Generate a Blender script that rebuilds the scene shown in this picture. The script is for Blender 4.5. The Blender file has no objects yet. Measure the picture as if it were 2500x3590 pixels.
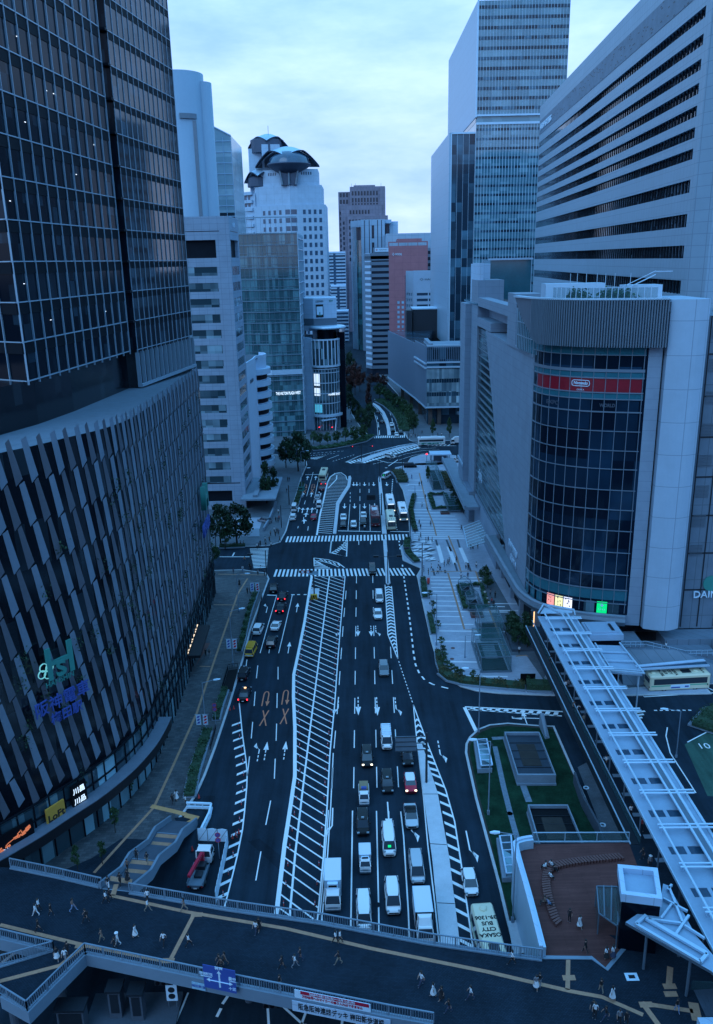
import bpy,math,random
from mathutils import Vector,Matrix
SC=bpy.context.scene;COL=SC.collection
RND=random.Random(11)
rad=math.radians
CAM_H=72.0;FPX=2886.0;PITCH=rad(16.96);ROLL=rad(1.2);PW,PH=2500.0,3590.0
fw=Vector((0,math.cos(PITCH),-math.sin(PITCH)));up0=Vector((0,math.sin(PITCH),math.cos(PITCH)));rt0=Vector((1,0,0))
rt=rt0*math.cos(ROLL)-up0*math.sin(ROLL);up=up0*math.cos(ROLL)+rt0*math.sin(ROLL)
def ray(x,y):return fw+rt*((x-PW/2)/FPX)-up*((y-PH/2)/FPX)
def G(x,y,z=0.0):
 "the place on level z that the photograph shows at x, y"
 d=ray(x,y);t=(z-CAM_H)/d.z;return Vector((d.x*t,d.y*t,z))
def D(x,y,Y):
 d=ray(x,y);t=Y/d.y;return Vector((d.x*t,Y,CAM_H+d.z*t))
def PX(v):
 w=Vector(v)-Vector((0,0,CAM_H));k=w.dot(fw)
 return(PW/2+FPX*w.dot(rt)/k,PH/2-FPX*w.dot(up)/k)
cd=bpy.data.cameras.new('camera');cam=bpy.data.objects.new('camera',cd);COL.objects.link(cam)
cd.sensor_fit='VERTICAL';cd.sensor_height=36;cd.sensor_width=36;cd.lens=FPX/PH*36;cd.clip_start=0.5;cd.clip_end=20000
m=Matrix((rt,up,-fw)).transposed().to_4x4();m.translation=(0,0,CAM_H);cam.matrix_world=m
SC.camera=cam
MT={}
class NT:
 def __init__(s,tree):s.t=tree;s.n=tree.nodes;s.l=tree.links
 def new(s,typ,**kw):
  nd=s.n.new(typ)
  for k,v in kw.items():
   if k.startswith('i_'):nd.inputs[k[2:].replace('_',' ')].default_value=v
   else:setattr(nd,k,v)
  return nd
 def link(s,a,b):s.l.new(a,b)
 def math(s,op,a,b=None):
  nd=s.n.new('ShaderNodeMath');nd.operation=op
  for i,v in enumerate((a,b)):
   if v is None:continue
   if hasattr(v,'links'):s.l.new(v,nd.inputs[i])
   else:nd.inputs[i].default_value=v
  return nd.outputs[0]
 def mix(s,fac,a,b,mode='MIX'):
  nd=s.n.new('ShaderNodeMix');nd.data_type='RGBA';nd.blend_type=mode
  for i,v in((0,fac),(6,a),(7,b)):
   if hasattr(v,'links'):s.l.new(v,nd.inputs[i])
   else:nd.inputs[i].default_value=(v if i==0 else(*v[:3],1))
  return nd.outputs[2]
 def noise(s,vec,scale,detail=4,rough=0.6):
  nd=s.n.new('ShaderNodeTexNoise');nd.inputs['Scale'].default_value=scale;nd.inputs['Detail'].default_value=detail;nd.inputs['Roughness'].default_value=rough
  s.l.new(vec,nd.inputs['Vector']);return nd.outputs[0]
 def ramp(s,fac,a,b,lo=0.0,hi=1.0):
  nd=s.n.new('ShaderNodeMapRange');nd.inputs[1].default_value=a;nd.inputs[2].default_value=b;nd.inputs[3].default_value=lo;nd.inputs[4].default_value=hi
  s.l.new(fac,nd.inputs[0]);return nd.outputs[0]
def base_mat(name):
 m=bpy.data.materials.new(name);m.use_nodes=True
 t=NT(m.node_tree);b=m.node_tree.nodes['Principled BSDF'];MT[name]=m
 return m,t,b
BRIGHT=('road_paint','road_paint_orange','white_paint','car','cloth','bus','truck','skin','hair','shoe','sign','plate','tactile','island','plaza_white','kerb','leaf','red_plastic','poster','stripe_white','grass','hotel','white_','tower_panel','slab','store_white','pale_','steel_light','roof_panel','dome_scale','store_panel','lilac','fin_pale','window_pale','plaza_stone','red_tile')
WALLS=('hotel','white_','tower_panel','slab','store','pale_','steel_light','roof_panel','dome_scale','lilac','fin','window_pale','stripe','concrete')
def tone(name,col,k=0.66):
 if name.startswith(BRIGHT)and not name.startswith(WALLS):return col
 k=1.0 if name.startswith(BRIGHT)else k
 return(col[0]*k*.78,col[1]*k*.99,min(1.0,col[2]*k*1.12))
TONED=True
def mat(name,col,rough=0.6,metal=0.0,var=0.15,scale=0.6,bump=0.0,emit=0.0,ecol=None,spec=None,world=True):
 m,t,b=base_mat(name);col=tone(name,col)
 b.inputs['Roughness'].default_value=rough;b.inputs['Metallic'].default_value=metal
 if spec is not None:b.inputs['Specular IOR Level'].default_value=spec
 if var>0 or bump>0:
  if world:v=t.new('ShaderNodeNewGeometry').outputs['Position']
  else:v=t.new('ShaderNodeTexCoord').outputs['Object']
  n1=t.noise(v,scale,5,0.65);n2=t.noise(v,scale*9,3,0.6)
  f=t.math('ADD',t.math('MULTIPLY',n1,0.65),t.math('MULTIPLY',n2,0.35))
  f=t.ramp(f,0.3,0.7,1-var,1+var)
  g=t.new('ShaderNodeCombineColor');[t.link(f,g.inputs[i])for i in range(3)]
  t.link(t.mix(1.0,col,g.outputs[0],'MULTIPLY'),b.inputs['Base Color'])
  if bump>0:
   bp=t.new('ShaderNodeBump');bp.inputs['Strength'].default_value=bump;t.link(n2,bp.inputs['Height']);t.link(bp.outputs[0],b.inputs['Normal'])
 else:b.inputs['Base Color'].default_value=(*col,1)
 if emit>0:
  b.inputs['Emission Color'].default_value=(*(ecol or col),1);b.inputs['Emission Strength'].default_value=emit
 return m
def tiles(name,col,mortar,w,h,rough=0.6,var=0.12,size=0.012,floor=False,offset=0.0,var2=None,stain=0.15,metal=0.0,spec=None):
 "panels or tiles with fine joints; facade: u = x+y, v = z; floor: x, y"
 m,t,b=base_mat(name)
 p=t.new('ShaderNodeNewGeometry').outputs['Position']
 s=t.new('ShaderNodeSeparateXYZ');t.link(p,s.inputs[0])
 c=t.new('ShaderNodeCombineXYZ')
 if floor:t.link(s.outputs[0],c.inputs[0]);t.link(s.outputs[1],c.inputs[1])
 else:t.link(t.math('ADD',s.outputs[0],s.outputs[1]),c.inputs[0]);t.link(s.outputs[2],c.inputs[1])
 br=t.new('ShaderNodeTexBrick');t.link(c.outputs[0],br.inputs['Vector'])
 br.offset=offset;br.inputs['Scale'].default_value=1.0;br.inputs['Brick Width'].default_value=w;br.inputs['Row Height'].default_value=h
 br.inputs['Mortar Size'].default_value=size;br.inputs['Mortar Smooth'].default_value=0.2
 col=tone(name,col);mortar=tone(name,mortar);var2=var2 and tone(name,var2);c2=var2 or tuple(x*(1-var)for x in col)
 br.inputs['Color1'].default_value=(*col,1);br.inputs['Color2'].default_value=(*c2,1);br.inputs['Mortar'].default_value=(*mortar,1)
 f=t.ramp(t.noise(p,0.25,6,0.7),0.3,0.7,1-stain,1+stain)
 g=t.new('ShaderNodeCombineColor');[t.link(f,g.inputs[i])for i in range(3)]
 t.link(t.mix(1.0,br.outputs[0],g.outputs[0],'MULTIPLY'),b.inputs['Base Color'])
 b.inputs['Roughness'].default_value=rough;b.inputs['Metallic'].default_value=metal
 if spec is not None:b.inputs['Specular IOR Level'].default_value=spec
 return m
def glass(name,dark,light,w,h,frac=0.35,rough=0.06,spec=0.8,warp=0.02):
 "curtain-wall glazing: some panes show blinds or ceilings, the rest is dark and mirrors the street"
 m,t,b=base_mat(name)
 p=t.new('ShaderNodeNewGeometry').outputs['Position']
 s=t.new('ShaderNodeSeparateXYZ');t.link(p,s.inputs[0])
 u=t.math('FLOOR',t.math('DIVIDE',t.math('ADD',s.outputs[0],s.outputs[1]),w));v=t.math('FLOOR',t.math('DIVIDE',s.outputs[2],h))
 c=t.new('ShaderNodeCombineXYZ');t.link(u,c.inputs[0]);t.link(v,c.inputs[1])
 wn=t.new('ShaderNodeTexWhiteNoise');wn.noise_dimensions='2D';t.link(c.outputs[0],wn.inputs['Vector'])
 f=t.ramp(wn.outputs[0],1-frac,1.0,0.0,1.0)
 n=t.ramp(t.noise(p,0.07,3,0.6),0.35,0.65,0.3,1.2)
 f=t.math('MULTIPLY',f,n)
 t.link(t.mix(f,dark,light),b.inputs['Base Color'])
 b.inputs['Roughness'].default_value=rough;b.inputs['Specular IOR Level'].default_value=spec
 if warp>0:
  bp=t.new('ShaderNodeBump');bp.inputs['Strength'].default_value=warp;t.link(t.noise(p,0.35,2,0.5),bp.inputs['Height']);t.link(bp.outputs[0],b.inputs['Normal'])
 return m
def leafmat(name,a,b_,rough=0.55):
 m,t,b=base_mat(name)
 oi=t.new('ShaderNodeObjectInfo');p=t.new('ShaderNodeTexCoord').outputs['Object']
 f=t.ramp(t.noise(p,1.6,3,0.7),0.3,0.7,0,1)
 c=t.mix(f,a,b_)
 k=t.ramp(oi.outputs['Random'],0,1,0.75,1.25)
 g=t.new('ShaderNodeCombineColor');[t.link(k,g.inputs[i])for i in range(3)]
 t.link(t.mix(1.0,c,g.outputs[0],'MULTIPLY'),b.inputs['Base Color']);b.inputs['Roughness'].default_value=rough
 b.inputs['Specular IOR Level'].default_value=0.25
 return m
def asphalt(name,col):
 m,t,b=base_mat(name)
 p=t.new('ShaderNodeNewGeometry').outputs['Position']
 mp=t.new('ShaderNodeMapping');mp.inputs['Scale'].default_value=(1.0,0.06,1.0);t.link(p,mp.inputs['Vector'])
 tr=t.noise(mp.outputs[0],0.8,3,0.6);big=t.noise(p,0.05,5,0.7);fine=t.noise(p,3.5,4,0.75);pat=t.noise(p,0.35,5,0.7)
 f=t.math('ADD',t.math('MULTIPLY',tr,0.4),t.math('ADD',t.math('MULTIPLY',big,0.35),t.math('ADD',t.math('MULTIPLY',fine,0.15),t.math('MULTIPLY',pat,0.2))))
 f=t.ramp(f,0.42,0.70,0.55,1.6)
 g=t.new('ShaderNodeCombineColor');[t.link(f,g.inputs[i])for i in range(3)]
 t.link(t.mix(1.0,col,g.outputs[0],'MULTIPLY'),b.inputs['Base Color'])
 b.inputs['Roughness'].default_value=0.8;b.inputs['Specular IOR Level'].default_value=0.10
 return m
def paint(name,col,wear=0.5):
 m,t,b=base_mat(name)
 p=t.new('ShaderNodeNewGeometry').outputs['Position']
 f=t.math('ADD',t.math('MULTIPLY',t.noise(p,0.5,4,0.7),0.55),t.math('MULTIPLY',t.noise(p,6.0,4,0.8),0.45))
 f=t.ramp(f,0.56,0.74,0.0,wear)
 t.link(t.mix(f,col,(0.05,0.055,0.065)),b.inputs['Base Color']);b.inputs['Roughness'].default_value=0.6
 return m
asphalt('asphalt',(0.012,0.024,0.038));asphalt('asphalt_dark',(0.009,0.017,0.027))
mat('city_ground',(0.022,0.036,0.052),0.95,var=0.4,scale=0.05,spec=0.1)
paint('road_paint',(0.74,0.78,0.82),0.55);paint('road_paint_orange',(0.62,0.20,0.10),0.5)
mat('kerb_stone',(0.40,0.43,0.47),0.8,var=0.2,scale=0.8)
mat('island_concrete',(0.50,0.54,0.60),0.8,var=0.14,scale=0.5)
tiles('paving_brown',(0.075,0.072,0.078),(0.04,0.04,0.045),0.9,0.45,0.75,0.3,0.02,True,0.5,(0.15,0.135,0.135),0.3)
tiles('paving_grey',(0.20,0.20,0.22),(0.12,0.12,0.13),0.6,0.3,0.75,0.2,0.02,True,0.5,stain=0.2)
tiles('plaza_stone',(0.33,0.37,0.46),(0.22,0.25,0.31),0.9,0.45,0.6,0.12,0.012,True,0.5,stain=0.12)
mat('plaza_white',(0.66,0.70,0.77),0.6,var=0.1)
mat('tactile_yellow',(0.50,0.26,0.11),0.75,var=0.2,scale=2)
mat('tactile_ochre',(0.36,0.20,0.125),0.75,var=0.25,scale=2)
tiles('deck_paving',(0.020,0.032,0.046),(0.012,0.018,0.026),0.3,0.15,0.8,0.35,0.02,True,0.5,(0.030,0.045,0.064),0.3,spec=0.12)
tiles('terrace_wood',(0.26,0.085,0.070),(0.08,0.03,0.025),4.0,0.14,0.8,0.25,0.015,True,0.5,(0.20,0.066,0.055),0.2,spec=0.12)
mat('bench_wood',(0.24,0.08,0.065),0.7,var=0.25,scale=2)
mat('grass',(0.008,0.032,0.018),0.95,var=0.7,scale=0.5,bump=0.6,spec=0.1)
mat('hedge_green',(0.035,0.075,0.035),0.9,var=0.6,scale=1.5)
mat('soil',(0.045,0.035,0.03),0.95,var=0.4,scale=1.0)
mat('gravel',(0.26,0.28,0.32),0.9,var=0.4,scale=3.0)
mat('concrete',(0.34,0.36,0.41),0.8,var=0.16,scale=0.35)
mat('concrete_dark',(0.10,0.11,0.135),0.8,var=0.25,scale=0.35)
mat('steel_light',(0.55,0.60,0.66),0.38,0.25,var=0.06,scale=0.5)
mat('steel_grey',(0.24,0.27,0.31),0.45,0.3,var=0.1,scale=0.5)
mat('rail_paint',(0.33,0.37,0.43),0.5,0.1,var=0.08)
mat('steel_dark',(0.035,0.04,0.05),0.45,0.4,var=0.1)
mat('pole_dark',(0.05,0.055,0.065),0.5,0.2,var=0.1)
mat('white_paint',(0.72,0.75,0.80),0.45,var=0.06)
mat('roof_panel',(0.34,0.38,0.45),0.5,0.1,var=0.1,scale=0.4)
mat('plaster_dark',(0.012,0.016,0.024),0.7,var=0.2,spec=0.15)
mat('black',(0.004,0.005,0.008),0.6,var=0.0,spec=0.15)
mat('rubber',(0.012,0.012,0.014),0.85,var=0.0)
mat('red_plastic',(0.55,0.05,0.045),0.5,var=0.0)
mat('glass_dark',(0.010,0.015,0.024),0.06,var=0.0,spec=0.9)
mat('glass_teal',(0.05,0.20,0.24),0.08,var=0.2,scale=0.3,spec=0.8)
def clear(name,col,alpha,rough=0.05):
 m,t,b=base_mat(name);b.inputs['Base Color'].default_value=(*col,1);b.inputs['Roughness'].default_value=rough
 b.inputs['Alpha'].default_value=alpha;b.inputs['Specular IOR Level'].default_value=0.8
clear('glass_rail',(0.06,0.16,0.18),0.25);clear('glass_canopy',(0.06,0.17,0.19),0.22)
def lit(name,col,k):mat(name,col,0.5,var=0.0,emit=k,ecol=col)
lit('lamp_red',(1.0,0.03,0.05),3.0);lit('lamp_white',(1.0,0.85,0.6),3.0);lit('lamp_green',(0.1,1.0,0.6),3.0);lit('lamp_warm',(1.0,0.55,0.25),2.5)
lit('window_lit',(0.75,0.9,1.0),0.9);lit('sign_white',(0.8,0.92,1.0),1.0)
mat('lens_off',(0.5,0.52,0.55),0.15,var=0.0);mat('tail_off',(0.30,0.02,0.025),0.25,var=0.0)
ORG={}
class MB:
 def __init__(s):s.v=[];s.f=[];s.m=[]
 def add(s,vs,fs,mi=0):
  k=len(s.v);s.v+=[tuple(p)for p in vs];s.f+=[tuple(i+k for i in f)for f in fs];s.m+=[mi]*len(fs);return s
 def poly(s,pts,z=None,mi=0):
  vs=[(p[0],p[1],z if z is not None else p[2])for p in pts]
  a=sum(vs[i][0]*vs[(i+1)%len(vs)][1]-vs[(i+1)%len(vs)][0]*vs[i][1]for i in range(len(vs)))
  if a<0 and z is not None:vs.reverse()
  return s.add(vs,[tuple(range(len(vs)))],mi)
 def prism(s,pts,z0,z1,mi=0,mt=None):
  n=len(pts);a=sum(pts[i][0]*pts[(i+1)%n][1]-pts[(i+1)%n][0]*pts[i][1]for i in range(n))
  pts=list(pts)if a>0 else list(pts)[::-1]
  zs1=z1 if hasattr(z1,'__len__')else[z1]*n
  if a<=0:zs1=list(zs1)[::-1]
  vs=[(p[0],p[1],z0)for p in pts]+[(p[0],p[1],zs1[i])for i,p in enumerate(pts)]
  s.add(vs,[(i,(i+1)%n,(i+1)%n+n,i+n)for i in range(n)]+[tuple(range(n))[::-1]],mi)
  k=len(s.v)-2*n;s.f.append(tuple(k+n+i for i in range(n)));s.m.append(mi if mt is None else mt);return s
 def box(s,x0,x1,y0,y1,z0,z1,mi=0):return s.prism([(x0,y0),(x1,y0),(x1,y1),(x0,y1)],z0,z1,mi)
 def hexa(s,b,t,mi=0):
  "b, t: four corners each, counter-clockwise from above"
  return s.add(list(b)+list(t),[(0,1,5,4),(1,2,6,5),(2,3,7,6),(3,0,4,7),(3,2,1,0),(4,5,6,7)],mi)
 def bar(s,p,q,w,h=None,mi=0):
  p,q=Vector(p),Vector(q);h=h or w;d=(q-p).normalized()
  a=d.cross(Vector((0,0,1)))
  a=a.normalized()if a.length>1e-4 else Vector((1,0,0));b=a.cross(d).normalized()
  a*=w/2;b*=h/2
  vs=[p-a-b,p+a-b,p+a+b,p-a+b,q-a-b,q+a-b,q+a+b,q-a+b]
  return s.add(vs,[(0,1,2,3),(5,4,7,6),(1,0,4,5),(2,1,5,6),(3,2,6,7),(0,3,7,4)][::1],mi)
 def tube(s,p,q,r0,r1=None,n=8,mi=0):
  p,q=Vector(p),Vector(q);r1=r0 if r1 is None else r1;d=(q-p).normalized()
  a=d.cross(Vector((0,0,1)));a=a.normalized()if a.length>1e-4 else Vector((1,0,0));b=d.cross(a)
  vs=[]
  for c,r in((p,r0),(q,r1)):
   for i in range(n):
    t=2*math.pi*i/n;vs.append(c+a*(r*math.cos(t))+b*(r*math.sin(t)))
  return s.add(vs,[(i,(i+1)%n,n+(i+1)%n,n+i)for i in range(n)]+[tuple(range(n))[::-1],tuple(range(n,2*n))],mi)
 def lathe(s,c,prof,n=16,mi=0,a0=0.0,a1=2*math.pi):
  full=abs(a1-a0-2*math.pi)<1e-6;cols=n if full else n+1;vs=[]
  for i in range(cols):
   t=a0+(a1-a0)*i/n
   for r,z in prof:vs.append((c[0]+r*math.cos(t),c[1]+r*math.sin(t),c[2]+z))
  k=len(prof);fs=[]
  for i in range(n):
   j=(i+1)%cols
   for a in range(k-1):fs.append((i*k+a,j*k+a,j*k+a+1,i*k+a+1))
  return s.add(vs,fs,mi)
 def loft(s,secs,mi=0,caps=True):
  n=len(secs[0]);vs=[p for sec in secs for p in sec];fs=[]
  for a in range(len(secs)-1):
   for i in range(n):fs.append((a*n+i,a*n+(i+1)%n,(a+1)*n+(i+1)%n,(a+1)*n+i))
  if caps:fs+=[tuple(range(n))[::-1],tuple(range((len(secs)-1)*n,len(secs)*n))]
  return s.add(vs,fs,mi)
 def strip(s,pts,w,z,mi=0):
  "a flat painted line of width w along points"
  pts=[Vector((p[0],p[1]))for p in pts];L=[];Rr=[]
  for i,p in enumerate(pts):
   a=pts[max(i-1,0)];b=pts[min(i+1,len(pts)-1)];d=(b-a).normalized();nn=Vector((-d.y,d.x))*(w/2)
   L.append(p+nn);Rr.append(p-nn)
  vs=[(p.x,p.y,z)for p in L]+[(p.x,p.y,z)for p in Rr];n=len(pts)
  return s.add(vs,[(i,i+n,i+n+1,i+1)for i in range(n-1)],mi)
 def wallstrip(s,pts,z0,z1,th,mi=0,mt=None):
  "a wall of thickness th along a plan polyline"
  pts=[Vector((p[0],p[1]))for p in pts];L=[];Rr=[]
  for i,p in enumerate(pts):
   a=pts[max(i-1,0)];b=pts[min(i+1,len(pts)-1)];d=(b-a).normalized();nn=Vector((-d.y,d.x))*(th/2)
   L.append(p+nn);Rr.append(p-nn)
  return s.prism([tuple(p)for p in Rr]+[tuple(p)for p in L[::-1]],z0,z1,mi,mt)
 def islands(s):
  p=list(range(len(s.v)))
  def find(a):
   while p[a]!=a:p[a]=p[p[a]];a=p[a]
   return a
  for f in s.f:
   for i in f[1:]:p[find(i)]=find(f[0])
  d={}
  for f,mi in zip(s.f,s.m):d.setdefault(find(f[0]),[]).append((f,mi))
  out=[]
  for fs in d.values():
   g=MB();mp={}
   for f,mi in fs:
    for i in f:
     if i not in mp:mp[i]=len(g.v);g.v.append(s.v[i])
    g.f.append(tuple(mp[i]for i in f));g.m.append(mi)
   out.append(g)
  return out
 def each(s,name,mats,parent=None):
  "every separate piece becomes a part of its own"
  r=[g.build(name,mats,parent)for g in s.islands()];return r[0]
 def build(s,name,mats,parent=None,smooth=False,fix=True):
  me=bpy.data.meshes.new(name);o=bpy.data.objects.new(name,me)
  og=ORG.get(parent.name,Vector((0,0,0)))if parent else Vector((0,0,0))
  me.from_pydata([(p[0]-og.x,p[1]-og.y,p[2]-og.z)for p in s.v],[],s.f)
  for mm in(mats if isinstance(mats,(list,tuple))else[mats]):me.materials.append(MT[mm])
  me.polygons.foreach_set('material_index',s.m)
  if smooth:me.polygons.foreach_set('use_smooth',[True]*len(me.polygons))
  me.update();COL.objects.link(o)
  if parent:o.parent=parent;ORG[o.name]=og
  return o
class Fc:
 "a facade plane from A (left as seen from outside) to B (right)"
 def __init__(s,A,B):
  s.A=Vector((A[0],A[1]));s.B=Vector((B[0],B[1]));s.L=(s.B-s.A).length;s.d=(s.B-s.A)/s.L;s.n=Vector((s.d.y,-s.d.x))
 def p(s,u,z,d=0.0):q=s.A+s.d*u+s.n*d;return(q.x,q.y,z)
 def box(s,mb,u0,u1,z0,z1,d0,d1,mi=0):
  b=[s.p(u0,z0,d1),s.p(u1,z0,d1),s.p(u1,z0,d0),s.p(u0,z0,d0)];t=[s.p(u0,z1,d1),s.p(u1,z1,d1),s.p(u1,z1,d0),s.p(u0,z1,d0)]
  return mb.hexa(b,t,mi)
 def quad(s,mb,u0,u1,z0,z1,d,mi=0):return mb.add([s.p(u0,z0,d),s.p(u1,z0,d),s.p(u1,z1,d),s.p(u0,z1,d)],[(0,1,2,3)],mi)
 def wall(s,mb,z0,z1,cols,rows,d0=0.0,d1=0.3,mi=0,u0=0.0,u1=None):
  "a wall with window openings: bands between the rows, piers between the columns"
  u1=s.L if u1 is None else u1;z=z0
  for a,b in rows:
   if a>z:s.box(mb,u0,u1,z,a,d0,d1,mi)
   u=u0
   for c,e in cols:
    if c>u+1e-3:s.box(mb,u,c,a,b,d0,d1,mi)
    u=e
   if u<u1-1e-3:s.box(mb,u,u1,a,b,d0,d1,mi)
   z=b
  if z<z1:s.box(mb,u0,u1,z,z1,d0,d1,mi)
 def grid(s,mb,zs,us,wv,wh,dv,dh,mi=0,mh=None,z0=None,z1=None):
  "mullions at us, transoms at zs"
  z0=min(zs)if z0 is None else z0;z1=max(zs)if z1 is None else z1
  for u in us:s.box(mb,u-wv/2,u+wv/2,z0,z1,0.0,dv,mi)
  for z in zs:s.box(mb,0,s.L,z-wh/2,z+wh/2,0.0,dh,mi if mh is None else mh)
def lin(a,b,n):return[a+(b-a)*i/n for i in range(n+1)]
def tag(o,label=None,cat=None,group=None,kind=None):
 if label:o['label']=label
 if cat:o['category']=cat
 if group:o['group']=group
 if kind:o['kind']=kind
 return o
def thing(name,label,cat,loc=(0,0,0),rz=0.0,group=None):
 o=bpy.data.objects.new(name,None);o.empty_display_size=0.5;COL.objects.link(o);o.location=loc;o.rotation_euler=(0,0,rz)
 ORG[o.name]=Vector(loc);return tag(o,label,cat,group)
def proto(name,cat):
 o=bpy.data.objects.new(name,None);COL.objects.link(o);ORG[o.name]=Vector((0,0,0));o['category']=cat;return o
def kids(o):return list(o.children)
def copy_tree(o,parent=None):
 c=o.copy();COL.objects.link(c)
 if parent:c.parent=parent
 for ch in kids(o):copy_tree(ch,c)
 return c
class Maker:
 "first use places the prototype itself, later uses copy it with its parts"
 def __init__(s,root):s.root=root;s.used=False;s.tree=None
 def put(s,loc,rz=0.0,label=None,group=None,scale=None):
  if not s.used:s.used=True;r=s.root
  else:r=copy_tree(s.root)
  r.location=loc;r.rotation_euler=(0,0,rz)
  if scale is not None:r.scale=scale if hasattr(scale,'__len__')else(scale,)*3
  return tag(r,label,None,group)
def recolor(root,part,slot,matname):
 for ch in root.children:
  if ch.name.split('.')[0]==part:
   ch.material_slots[slot].link='OBJECT';ch.material_slots[slot].material=MT[matname]
def structure(o):o['kind']='structure';return o
def text_mesh(s,size,extrude=0.03,align='CENTER',spacing=1.0,bold=0.0):
 cu=bpy.data.curves.new('lettering','FONT');cu.body=s;cu.size=size;cu.align_x=align;cu.align_y='CENTER';cu.extrude=extrude;cu.space_character=spacing;cu.offset=bold;cu.resolution_u=3
 o=bpy.data.objects.new('lettering',cu);COL.objects.link(o);dg=bpy.context.evaluated_depsgraph_get();dg.update()
 me=bpy.data.meshes.new_from_object(o.evaluated_get(dg));bpy.data.objects.remove(o);bpy.data.curves.remove(cu);return me
def letters(name,s,size,c,xdir,ydir,matname,parent,extrude=0.03,bold=0.0,width=None,spacing=1.0):
 "raised lettering centred on c; xdir = reading direction, ydir = up of the letters"
 me=text_mesh(s,size,extrude,'CENTER',spacing,bold);xd=Vector(xdir).normalized();yd=Vector(ydir).normalized();zd=xd.cross(yd)
 k=1.0
 if width and len(me.vertices):
  xs=[v.co.x for v in me.vertices];k=width/max(1e-3,max(xs)-min(xs))
 og=ORG.get(parent.name,Vector((0,0,0)))if parent else Vector((0,0,0));c=Vector(c)-og
 for v in me.vertices:v.co=c+xd*(v.co.x*k)+yd*v.co.y+zd*v.co.z
 me.materials.clear();me.materials.append(MT[matname]);o=bpy.data.objects.new(name,me);COL.objects.link(o)
 if parent:o.parent=parent;ORG[o.name]=og
 return o
ORD='first second third fourth fifth sixth seventh eighth ninth tenth eleventh twelfth thirteenth fourteenth fifteenth sixteenth seventeenth eighteenth nineteenth twentieth'.split()
def ordn(i):
 if i<20:return ORD[i]
 if i==29:return 'thirtieth'
 if i==39:return 'fortieth'
 if i==49:return 'fiftieth'
 tens={2:'twenty',3:'thirty',4:'forty',5:'fifty'}[(i+1)//10];return tens+'-'+ORD[(i+1)%10-1]
def P2(pts,z=0.0):return[tuple(G(x,y,z)[:2])for x,y in pts]
g=MB();g.poly([(-9000,-9000),(9000,-9000),(9000,9000),(-9000,9000)],-0.05);structure(g.build('ground','city_ground'))
g=MB();g.poly([(-90,10),(130,10),(130,760),(-90,760)],0.0);structure(g.build('road','asphalt'))
KERB=0.14
def pavement(name,pts,m,z=KERB,kerb=0.35,side='kerb_stone'):
 "raised slab; the rim is the kerb stone"
 g=MB();g.prism(pts,-0.04,z,0,0);structure(g.build(name+'_kerb',side))
 c=Vector((sum(p[0]for p in pts)/len(pts),sum(p[1]for p in pts)/len(pts)))
 n=len(pts);a=sum(pts[i][0]*pts[(i+1)%n][1]-pts[(i+1)%n][0]*pts[i][1]for i in range(n));q=pts if a>0 else pts[::-1]
 ins=[]
 for i in range(n):
  p0,p1,p2=(Vector(q[i-1]),Vector(q[i]),Vector(q[(i+1)%n]));d1=(p1-p0).normalized();d2=(p2-p1).normalized()
  n1=Vector((-d1.y,d1.x));n2=Vector((-d2.y,d2.x));b=(n1+n2);b=b/max(0.35,b.length_squared)*2
  ins.append(tuple(p1+b*kerb))
 g=MB();g.poly(ins,z+0.004);return structure(g.build(name,m))
LK=P2([(935,2010),(945,2030),(925,2085),(880,2210),(855,2310)])+[(-22.2,125),(-22.6,112),(-23.0,104.7),(-23.5,99.9),(-25.0,94.0),(-28,88),(-40,70)]
pavement('pavement',[(-60,189)]+P2([(850,1998)])+LK+[(-70,70),(-70,189)],'paving_brown')
pavement('far_pavement',[(-70,207),(-27.5,206.5),(-23.5,206.8),(-20.6,209.5),(-19.7,219),(-19.4,248),(-18.9,278),(-17.9,297),(-18.5,303),(-22,310),(-35,318),(-70,322)],'paving_grey')
PL=P2([(1460,2020),(1475,1994),(1412,1966),(1403,1918),(1436,1893),(1433,1830),(1424,1770),(1412,1720),(1385,1672),(1377,1655),(1386,1640)])
PLR=[(14.0,182),(14.0,165),(14.1,147.5),(14.5,137),(15.6,132.6),(17.6,129.3),(20.2,127.6),(24,126.6),(32,125.6),(46,125.0)]
pavement('plaza',PLR[::-1]+PL+[(22,296),(34,297),(44,292),(60,292),(60,125.0)],'plaza_stone')
pavement('terminal_island',[(46.2,127.2),(62,128.5),(90,131),(90,150),(46.2,150)],'paving_grey',0.15)
NK=P2([(1895,2545),(1780,2536),(1715,2542),(1675,2558),(1645,2585),(1632,2610),(1630,2640),(1665,2800),(1705,2950),(1745,3100),(1775,3230)])+[(16.2,66)]
pavement('lawn_kerb',NK+[(31,66),(31,116)],'soil')
g=MB();g.poly(P2([(1890,2553),(1780,2545),(1725,2551),(1690,2565),(1660,2590),(1648,2615),(1648,2645),(1680,2790),(1720,2940),(1745,3060),(1800,3250)],0.15)+[(20.5,70),(30.5,70),(30.5,115)],0.155)
tag(g.build('lawn','grass'),'short green lawn between kerb and raised walkway, with vents','lawn',None,'stuff')
g=MB();g.strip(P2([(1735,2620),(1765,2760),(1790,2860),(1815,2950)]),0.75,0.17);g.strip(P2([(1832,2752),(1855,2815)]),0.9,0.17);g.strip(P2([(1725,2592),(1768,2590)]),0.8,0.17)
structure(g.build('gravel_path','gravel'))
g=MB();g.poly(P2([(1780,3230),(1815,3225),(1840,3340),(1800,3345)],0.15),0.16);structure(g.build('concrete_path','island_concrete'))
pavement('far_corner',[(-60,330),(-17.1,322.5),(-8,324.2),(-2,328),(3,335),(5.3,341),(5.8,350),(3,365),(-1,400),(-3,430),(-10,470),(-60,470)],'paving_grey')
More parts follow.
